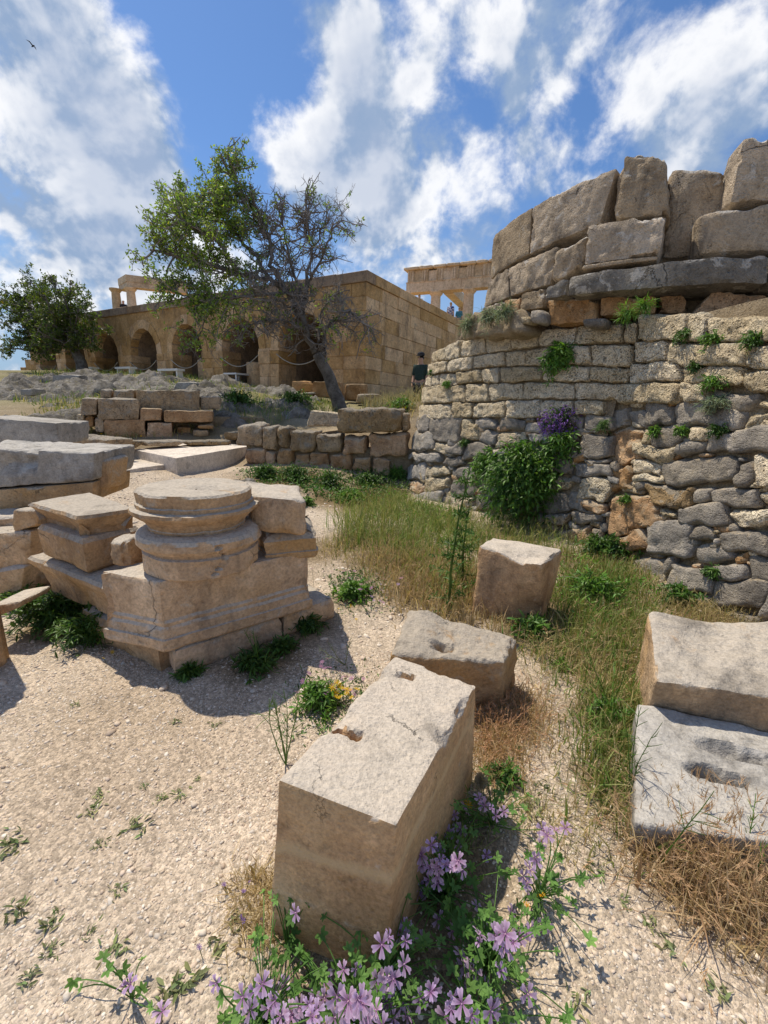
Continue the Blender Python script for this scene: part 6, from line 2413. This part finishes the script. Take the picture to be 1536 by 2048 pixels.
# ------------------------------------------------------------------ mallows in the foreground
def petal_flower():
    """one mallow flower of radius 1: five notched petals with darker veins"""
    V, F, c = [], [], []
    for k in range(5):
        a = 2 * math.pi * k / 5
        rows = [(.06, .05, .05), (.35, .13, .20), (.65, .24, .27), (.9, .30, .25)]
        b0 = len(V)
        for (r, w, z) in rows:
            for sgn in (-1, 0, 1):
                x, y = r, w * sgn
                V.append((x * math.cos(a) - y * math.sin(a), x * math.sin(a) + y * math.cos(a), z - (.03 if sgn == 0 else 0)))
                edge = r
                vein = .72 if sgn == 0 else 1.0
                base_ = np.array((.30, .10, .30)) * (1 - edge) ** 1.5 + np.array((.66, .50, .74)) * (1 - (1 - edge) ** 1.5)
                c.append(base_ * vein)
        for sgn in (-1, 1):
            x, y = 1.02, .17 * sgn
            V.append((x * math.cos(a) - y * math.sin(a), x * math.sin(a) + y * math.cos(a), .22))
            c.append((.72, .58, .80))
        for r in range(3):
            for s_ in range(2):
                i = b0 + r * 3 + s_
                F.append((i, i + 1, i + 4))
                F.append((i, i + 4, i + 3))
        t0 = b0 + 9
        F += [(t0, t0 + 1, b0 + 12), (t0 + 1, t0 + 2, b0 + 13)]
    # stamen column
    b0 = len(V)
    for (r, z) in ((.05, .0), (.05, .28), (.0, .34)):
        for k in range(5):
            a = 2 * math.pi * k / 5
            V.append((r * math.cos(a), r * math.sin(a), z))
            c.append((.62, .45, .62))
    for i in range(2):
        for k in range(5):
            A, B_ = b0 + i * 5 + k, b0 + i * 5 + (k + 1) % 5
            F += [(A, B_, B_ + 5), (A, B_ + 5, A + 5)]
    return np.array(V), np.array(F), np.array(c)


def lobed_leaf():
    """palmate mallow leaf of radius 1, cupped"""
    V, F, c = [(0, 0, 0)], [], [(.8, .8, .8)]
    n = 30
    for i in range(n + 1):
        a = -2.55 + 5.1 * i / n
        r = .78 + .20 * math.cos(a * 6.2) + .03 * math.cos(a * 30)
        V.append((.55 * r * math.cos(a), .55 * r * math.sin(a), .07 * (1 + math.cos(a * 6.2))))
        c.append((1, 1, 1))
    for i in range(n + 1):
        a = -2.55 + 5.1 * i / n
        r = .78 + .20 * math.cos(a * 6.2) + .03 * math.cos(a * 30)
        V.append((r * math.cos(a), r * math.sin(a), .16 + .05 * math.cos(a * 6.2)))
        c.append((1.1, 1.1, 1.05))
    for i in range(n):
        F += [(0, 1 + i, 2 + i), (1 + i, n + 2 + i, n + 3 + i), (1 + i, n + 3 + i, 2 + i)]
    return np.array(V), np.array(F), np.array(c)


_fv, _ff, _fc = petal_flower()
FLOWER_ME = []
for k, (op, tint) in enumerate(((1.0, (1, 1, 1)), (.7, (.96, .92, 1.02)), (1.15, (1.08, 1.04, 1.0)))):
    v = _fv.copy()
    v[:, :2] *= (1 if op >= 1 else .75)
    v[:, 2] *= (1.4 if op < 1 else .8)
    me = np_mesh('mallow_flower', v, _ff, _fc * tint, smooth=False)
    me.materials.append(M['petal'])
    FLOWER_ME.append(me)
_lv, _lf, _lc = lobed_leaf()
LEAF_ME = []
for k in range(3):
    me = np_mesh('mallow_leaf', _lv * (1, 1, .6 + .5 * k), _lf, _lc * (.8 + .2 * k), smooth=True)
    me.materials.append(M['leaf_mallow'])
    LEAF_ME.append(me)


def z7(x, y):
    return 200 + x / 1.536, 1550 + y / 1.536


HEADS = [(548, 365), (578, 395), (603, 422), (840, 410), (865, 447), (917, 395), (900, 432), (930, 467), (938, 508), (866, 520), (990, 502), (932, 582), (785, 592), (1165, 492), (1082, 478), (1222, 500), (1285, 497),
         (1246, 480), (1250, 530), (1145, 600), (1100, 262), (1070, 182), (1100, 215), (1040, 282), (990, 160), (985, 242), (990, 278), (968, 327), (1185, 247), (1165, 72), (1200, 102), (1240, 112), (1360, 167),
         (1400, 172), (1430, 162), (1355, 212), (1335, 252), (1320, 292), (1310, 332), (1312, 368), (360, 637), (500, 642), (440, 682), (460, 722), (540, 692), (556, 742), (612, 712), (642, 707), (690, 682),
         (690, 627), (800, 692), (760, 722), (850, 724), (882, 702), (940, 742), (1080, 717), (1112, 702), (1180, 642), (1186, 682), (1200, 722), (1226, 602), (95, 642), (72, 652), (190, 727), (1112, 642),
         (1340, 265), (1375, 185), (1300, 310), (1180, 95), (1215, 125), (480, 660), (520, 715), (585, 735), (665, 725), (720, 745), (820, 730), (900, 745), (1060, 740), (1140, 735), (1200, 690), (870, 465), (1110, 290), (650, 745), (1270, 515), (1170, 515)]
_hr = random.Random(4)
HEADS += [(_hr.gauss(1010, 55), _hr.gauss(240, 90)) for _ in range(40)] + [(_hr.gauss(1250, 70), _hr.gauss(480, 60)) for _ in range(12)] + [(_hr.gauss(880, 50), _hr.gauss(450, 50)) for _ in range(10)] + [(_hr.gauss(760, 220), _hr.gauss(690, 40)) for _ in range(30)]
ROOTS = [('mallow_plant', (575, 1900), 'mallow with a pair of lilac flowers at the left foot of the near block', 12),
         ('mallow_plant', (775, 1960), 'mallow with lilac flowers against the front of the near block', 40),
         ('mallow_plant', (975, 1940), 'leafy mallow with many lilac flowers right of the near block foot', 46),
         ('mallow_plant', (890, 1790), 'mallow growing in the shade along the right side of the near block', 34),
         ('mallow_plant', (985, 1650), 'mallow with a lilac cluster beside the seed head ball', 16),
         ('mallow_plant', (1075, 1800), 'mallow with a lilac spray leaning over the white gravel', 18),
         ('mallow_plant', (530, 2045), 'mallow with dense lilac flowers at the bottom left of the patch', 30),
         ('mallow_plant', (720, 2060), 'mallow with dense lilac flowers at the bottom middle of the picture', 40),
         ('mallow_plant', (940, 2060), 'mallow with dense lilac flowers at the bottom right of the patch', 34),
         ('mallow_plant', (265, 2000), 'thin mallow with pale blurred flowers alone on the gravel', 5)]
g = np.random.default_rng(77)
plants = []
for nm, rp, lb, nl in ROOTS:
    b = PZ(rp[0], rp[1], 0)
    b[2] = gz(b[0], b[1])
    t = empty(nm, tuple(b), lb, 'plant', 'lilac mallows in the foreground')
    plants.append([t, b, MB(), nl, rp])
for h in HEADS:
    hp = z7(*h)
    pi_ = min(range(len(plants)), key=lambda i: math.hypot(plants[i][4][0] - hp[0], (plants[i][4][1] - hp[1]) * .8))
    t, b, stm, nl, rp = plants[pi_]
    # height from how far the head stands above its root in the view
    best = None
    for zz in np.linspace(.05, .45, 17):
        p = PZ(hp[0], hp[1], zz)
        dd = np.hypot(p[0] - b[0], p[1] - b[1])
        sc_ = abs(dd - .06 - .2 * zz) + .15 * abs(zz - .2)
        if best is None or sc_ < best[0]:
            best = (sc_, p)
    p = best[1]
    mid = (b + p) / 2 + g.normal(size=3) * .02 + (0, 0, .02)
    tp = [b + (p - b) * u + (mid - (b + p) / 2) * 4 * u * (1 - u) for u in np.linspace(0, 1, 7)]
    stm.tube(tp, np.linspace(.0028, .0013, 7), 4, cap=False)
    o = bpy.data.objects.new('flower', FLOWER_ME[g.integers(0, 3)])
    C.objects.link(o)
    o.parent = t
    o.location = tuple(p - b)
    sz = .0225 * g.uniform(.8, 1.15)
    o.scale = (sz, sz, sz)
    d = unit(np.array((g.normal() * .5, -.6 + g.normal() * .45, .7)))
    o.rotation_euler = (Vector(d).to_track_quat('Z', 'Y') @ Matrix.Rotation(g.uniform(0, 6.28), 4, 'Z').to_quaternion()).to_euler()
for t, b, stm, nl, rp in plants:
    for k in range(int(nl * 1.8)):
        a, r = g.uniform(0, 6.28), abs(g.normal(0, .085)) + .01
        top = b + np.array((r * math.cos(a), r * math.sin(a), g.uniform(.02, .17)))
        tp = [b + (top - b) * u + np.array((0, 0, .03 * math.sin(u * 3.1))) for u in np.linspace(0, 1, 5)]
        stm.tube(tp, [.0016] * 5, 3, cap=False)
        o = bpy.data.objects.new('leaf', LEAF_ME[g.integers(0, 3)])
        C.objects.link(o)
        o.parent = t
        o.location = tuple(top - b)
        sz = g.uniform(.010, .023)
        o.scale = (sz, sz, sz)
        d = unit(np.array((g.normal() * .5, g.normal() * .5 - .2, .9)))
        o.rotation_euler = (Vector(d).to_track_quat('Z', 'Y') @ Matrix.Rotation(g.uniform(0, 6.28), 4, 'Z').to_quaternion()).to_euler()
    stm.build('stems', M['leaf_mallow'], t)['kind'] = 'stuff'

# seed head ball beside the near block
b = G(968, 1600)
t = empty('seed_head', tuple(b), 'round fluffy straw coloured seed head right of the near block', 'seed head')
m_ = MB()
c = PZ(962, 1562, .12)
m_.tube([b, (b + c) / 2 + (.005, 0, 0), c], [.0025, .002, .0018], 5)
m_.build('stem', M['leaf_grey'], t)
N = 420
dd = unit(g.normal(size=(N, 3)))
V, F, k = diamonds(np.tile(c, (N, 1)), dd, np.full(N, .030), np.full(N, .0035), 5)
o = mesh_obj('fluff', V, F, M['grass'], t, col=np.repeat(np.array((.55, .46, .32)) * g.uniform(.8, 1.2, (N, 1)), k, 0))
o['kind'] = 'stuff'


# small yellow daisies and pink blooms scattered as clumps
def bloom_patch(name, label, pix, col, size, n, seed, h=(.03, .1), spread=.06):
    g = np.random.default_rng(seed)
    c0 = G(*pix)
    t = empty(name, tuple(c0), label, 'flowers', 'small flower clumps')
    st_ = MB()
    me = None
    for i in range(n):
        p = c0 + np.array((*g.normal(0, spread, 2), 0))
        p[2] = gz(p[0], p[1])
        q = p + np.array((*g.normal(0, .01, 2), g.uniform(*h)))
        st_.tube([p, (p + q) / 2, q], .0012, 3, cap=False)
        if me is None:
            V, F, cc = [], [], []
            npz = 9
            for k in range(npz):
                a0, a1 = 2 * math.pi * (k - .45) / npz, 2 * math.pi * (k + .45) / npz
                i0 = len(V)
                V += [(.2 * math.cos(a0), .2 * math.sin(a0), .05), (math.cos(a0 * .7 + a1 * .3), math.sin(a0 * .7 + a1 * .3), .2), (math.cos(a0 * .3 + a1 * .7), math.sin(a0 * .3 + a1 * .7), .2), (.2 * math.cos(a1), .2 * math.sin(a1), .05)]
                cc += [np.array(col) * .85] + [col] * 2 + [np.array(col) * .85]
                F += [(i0, i0 + 1, i0 + 2), (i0, i0 + 2, i0 + 3)]
            i0 = len(V)
            V += [(.3 * math.cos(k), .3 * math.sin(k), .12) for k in range(6)] + [(0, 0, .22)]
            cc += [np.array(col) * (.8, .7, .5)] * 7
            F += [(i0 + k, i0 + (k + 1) % 6, i0 + 6) for k in range(6)]
            me = np_mesh('small_flower', np.array(V), np.array(F), np.array(cc))
            me.materials.append(M['petal'])
        o = bpy.data.objects.new('flower', me)
        C.objects.link(o)
        o.parent = t
        o.location = tuple(q - c0)
        s_ = size * g.uniform(.7, 1.2)
        o.scale = (s_, s_, s_)
        o.rotation_euler = (g.normal() * .4 + .35, g.normal() * .4, g.uniform(0, 6))
    st_.build('stems', M['leaf'], t)['kind'] = 'stuff'


YEL, PNK, LIL = (.75, .50, .02), (.52, .28, .50), (.50, .36, .62)
bloom_patch('yellow_daisies', 'yellow daisies behind the left edge of the near block', (685, 1412), YEL, .017, 14, 1, (.07, .11), .045)
bloom_patch('pink_flowers', 'pink flowers in the sunny gravel left of the eroded block', (665, 1380), PNK, .015, 26, 2, (.03, .09), .09)
bloom_patch('pink_flowers', 'pink flowers at the right end of the plinth', (705, 1190), PNK, .018, 16, 3, (.08, .2), .12)
bloom_patch('yellow_daisies', 'few yellow flowers beside the bare patch by the plinth', (690, 1235), YEL, .013, 5, 4, (.03, .1), .1)
bloom_patch('lilac_flowers', 'lilac flowers in the grass right of the plinth end', (765, 1205), LIL, .013, 7, 5, (.06, .16), .08)
bloom_patch('yellow_daisies', 'two yellow flowers at the left foot of the pedestal', (205, 1330), YEL, .014, 2, 6, (.02, .05), .04)
bloom_patch('yellow_daisies', 'yellow flower above the mallows right of the near block', (935, 1640), YEL, .013, 2, 7, (.06, .1), .02)
bloom_patch('yellow_daisies', 'orange yellow flower among the mallows at the gravel edge', (1068, 1840), (.75, .38, .02), .013, 2, 8, (.06, .1), .015)
bloom_patch('yellow_daisies', 'yellow weeds on the slope before the stepped wall', (180, 870), YEL, .02, 40, 9, (.08, .25), .5)
bloom_patch('yellow_daisies', 'yellow weeds on top of the low ruined wall', (700, 850), YEL, .018, 30, 10, (.05, .2), .3)
bloom_patch('yellow_daisies', 'yellow weeds at the rounded corner of the podium', (800, 835), YEL, .02, 30, 11, (.08, .3), .25)
bloom_patch('violet_flowers', 'tiny violet flowers at the left foot of the near block', (478, 1830), (.24, .14, .5), .007, 8, 12, (.01, .04), .07)

# small weeds scattered over the gravel
P, D, S = [], [], []
g = np.random.default_rng(5)
for (px, py, r) in [(365, 1590, .035), (20, 1680, .05), (235, 1780, .03), (230, 1900, .04), (30, 1830, .05), (190, 1620, .04), (270, 1660, .05), (150, 1410, .03), (350, 1445, .03), (430, 1450, .025), (100, 1850, .04), (1160, 2010, .04),
                    (1440, 1990, .04), (1340, 1900, .04), (1190, 1740, .04), (320, 1600, .03), (200, 1690, .03), (395, 1560, .02), (25, 1700, .04), (105, 1900, .03), (200, 1590, .03), (290, 1570, .02), (1060, 1620, .05), (1040, 1500, .04), (1090, 1580, .04),
                    (180, 1870, .025), (60, 1960, .03), (380, 1960, .05), (330, 1990, .05), (440, 1890, .04), (470, 1840, .04), (1250, 1810, .03), (1300, 1850, .03)]:
    b = G(px, py)
    for k in range(20):
        a = g.uniform(0, 6.28)
        d = unit((math.cos(a), math.sin(a), g.uniform(.1, .6)))
        P.append(b + np.array((*g.normal(0, r * .4, 2), .003)))
        D.append(d)
        S.append(r * g.uniform(.4, .8))
P, D, S = np.array(P), np.array(D), np.array(S)
V, F, k = leaf_set(P, D, S, S * .28, seed=9)
o = mesh_obj('weeds', V, F, M['leaf_grey'], col=tints(len(P), k, .7, 1.2, 4) * (1.0, .98, .72), loc=(0, 0, 0))
tag(o, kind='stuff')

# ------------------------------------------------------------------ people
def skin_mesh(name, V, E, R, mat, parent, sub=2, root=0):
    me = bpy.data.meshes.new(name)
    me.from_pydata([tuple(v) for v in V], E, [])
    o = link(me, name, mat, parent, wloc(parent))
    md = o.modifiers.new('skin', 'SKIN')
    md.use_smooth_shade = True
    if not me.skin_vertices:
        return o
    for i, r in enumerate(R):
        r = r if hasattr(r, '__len__') else (r, r)
        me.skin_vertices[0].data[i].radius = r
        me.skin_vertices[0].data[i].use_root = (i == root)
    sb = o.modifiers.new('sub', 'SUBSURF')
    sb.levels = sub
    sb.render_levels = sub
    return o


def person(label, loc, h, yaw, shirt, trousers, hair, hat=None, bag=None, lean=0.0):
    t = empty('person', tuple(loc), label, 'person')
    t.rotation_euler = (0, 0, yaw)
    k = h / 1.72

    def S_(pts):
        return [np.array(p) * k + np.array((0, lean * p[2] * .25 * k, 0)) for p in pts]
    # skeleton facing -Y
    J = S_([(0, 0, .95), (0, .01, 1.12), (0, .01, 1.34), (0, .0, 1.45), (0, -.01, 1.54), (0, -.02, 1.64),            # pelvis..head
            (.165, .01, 1.39), (.20, .02, 1.12), (.19, -.08, .90), (.18, -.12, .82),
            (-.165, .01, 1.39), (-.20, .02, 1.12), (-.19, -.08, .90), (-.18, -.12, .82),
            (.09, 0, .88), (.10, -.01, .50), (.10, .02, .09), (.10, -.12, .04),
            (-.09, 0, .88), (-.10, -.01, .50), (-.10, .02, .09), (-.10, -.12, .04)])
    E = [(0, 1), (1, 2), (2, 3), (3, 4), (4, 5), (2, 6), (6, 7), (7, 8), (8, 9), (2, 10), (10, 11), (11, 12), (12, 13), (0, 14), (14, 15), (15, 16), (16, 17), (0, 18), (18, 19), (19, 20), (20, 21)]
    R = [(.14, .10), (.13, .10), (.15, .10), .06, .075, .085, .06, .045, .035, .03, .06, .045, .035, .03, .085, .06, .042, .035, .085, .06, .042, .035]
    R = [tuple(np.array(r if hasattr(r, '__len__') else (r, r)) * k) for r in R]
    skin_mesh('body', J, E, R, M['skin'], t)
    si = [0, 1, 2, 3, 6, 7, 10, 11]
    mp = {a: i for i, a in enumerate(si)}
    JS = [J[i] for i in si]
    JS[3] = J[3] - np.array((0, 0, .03)) * k
    skin_mesh('shirt', JS, [(mp[a], mp[b]) for a, b in E if a in mp and b in mp], [tuple(np.array(R[i]) * 1.17 + .012) for i in si], M[shirt], t)
    ti = [0, 14, 15, 16, 18, 19, 20]
    mp = {a: i for i, a in enumerate(ti)}
    skin_mesh('trousers', [J[i] for i in ti], [(mp[a], mp[b]) for a, b in E if a in mp and b in mp], [tuple(np.array(R[i]) * 1.2 + .008) for i in ti], M[trousers], t)
    hd = J[5]
    skin_mesh('hair', [hd + np.array((0, .035, .035)) * k, hd + np.array((0, .06, -.03)) * k, hd + np.array((0, .065, -.10)) * k], [(0, 1), (1, 2)], [(.092 * k, .095 * k), (.085 * k, .06 * k), (.06 * k, .04 * k)], M[hair], t)
    # nose and ears give the head its sides
    skin_mesh('nose', [hd + np.array((0, -.085, .0)) * k, hd + np.array((0, -.115, -.02)) * k], [(0, 1)], [(.014 * k,) * 2, (.016 * k,) * 2], M['skin'], t, 1)
    if hat:
        m_ = MB()
        c0 = hd + np.array((0, .01, .04)) * k
        rings = [(.10, .0), (.105, .03), (.095, .07), (.06, .10), (.0, .11)]
        V, F = [], []
        for r, z in rings:
            for j in range(16):
                a = 2 * math.pi * j / 16
                V.append(c0 + np.array((r * math.cos(a), r * math.sin(a) * 1.1, z)) * k)
        for i in range(4):
            for j in range(16):
                F.append((i * 16 + j, i * 16 + (j + 1) % 16, (i + 1) * 16 + (j + 1) % 16, (i + 1) * 16 + j))
        m_.add(V, F)
        # visor
        vv = [c0 + np.array((x, y, z)) * k for (x, y, z) in ((-.09, -.06, .02), (.09, -.06, .02), (.075, -.17, -.005), (0, -.20, -.01), (-.075, -.17, -.005), (-.09, -.06, .006), (.09, -.06, .006), (.075, -.17, -.018), (0, -.20, -.023), (-.075, -.17, -.018))]
        m_.add(vv, [(0, 1, 2, 3, 4), (9, 8, 7, 6, 5), (2, 1, 6, 7), (3, 2, 7, 8), (4, 3, 8, 9), (0, 4, 9, 5)])
        m_.build('cap', M[hat], t, smooth=False, loc=wloc(t)) if False else None
        me_v = np.concatenate(m_.v)
        me = bpy.data.meshes.new('cap')
        me.from_pydata(me_v.tolist(), [], m_.f)
        link(me, 'cap', M[hat], t, wloc(t))
    if bag:
        skin_mesh('backpack', [np.array((0, .17, 1.36)) * k, np.array((0, .19, 1.2)) * k, np.array((0, .18, 1.02)) * k], [(0, 1), (1, 2)], [(.12 * k, .07 * k), (.15 * k, .10 * k), (.14 * k, .08 * k)], M[bag], t)
    return t


pq = PY(842, 716, 12.7)
zf = gz(pq[0], pq[1])
person('person in a black cap and dark clothes with a pink backpack behind the podium corner', (pq[0], pq[1], min(zf, pq[2] - 1.62)), 1.72, rad(-25), 'darkteal', 'black', 'hair_dark', 'black', 'pinkbag')
for (px, py, Y, hh, yw, a, lb) in [(902, 609, 28.4, 1.72, 150, ('print', 'denim', 'hair'), 'person in a blue and white printed top on the terrace below the colonnade'),
                                  (919, 617, 29.2, 1.62, 170, ('teal_cloth', 'denim', 'hair'), 'blond person in teal beside the printed top on the terrace'),
                                  (839, 590, 26.6, 1.68, 160, ('white_cloth', 'denim', 'hair'), 'person in a white top seen above the terrace edge before the colonnade'),
                                  (246, 602, 31.0, 1.72, 20, ('black', 'denim', 'hair_dark'), 'person in dark clothes looking out beside the temple corner column')]:
    p = PY(px, py, Y)
    person(lb, (p[0], p[1], ZT - .06), hh, rad(yw), *a)

# a bird high up on the left
bc = PY(66, 92, 60)
t = empty('bird', tuple(bc), 'tiny dark bird flying high in the sky at the left', 'bird')
m_ = MB()
m_.tube([bc + (-.18, 0, -.1), bc + (-.08, 0, -.03), bc, bc + (.12, 0, .05), bc + (.2, 0, .07)], [.02, .06, .075, .05, .01], 8)
m_.build('body', M['black'], t, smooth=True)
for s_ in (-1, 1):
    m_ = MB()
    w = [bc + np.array(v) for v in ((.06, 0, .03), (-.08, 0, .0), (-.12, s_ * .35, .14), (-.02, s_ * .4, .18), (-.18, s_ * .75, .10))]
    w2 = [x + np.array((0, 0, -.015)) for x in w]
    m_.add(w + w2, [(0, 1, 2, 3), (3, 2, 4), (8, 7, 6, 5), (9, 7, 8), (0, 3, 8, 5), (1, 6, 7, 2), (3, 4, 9, 8), (2, 7, 9, 4)])
    m_.build('wing', M['black'], t)
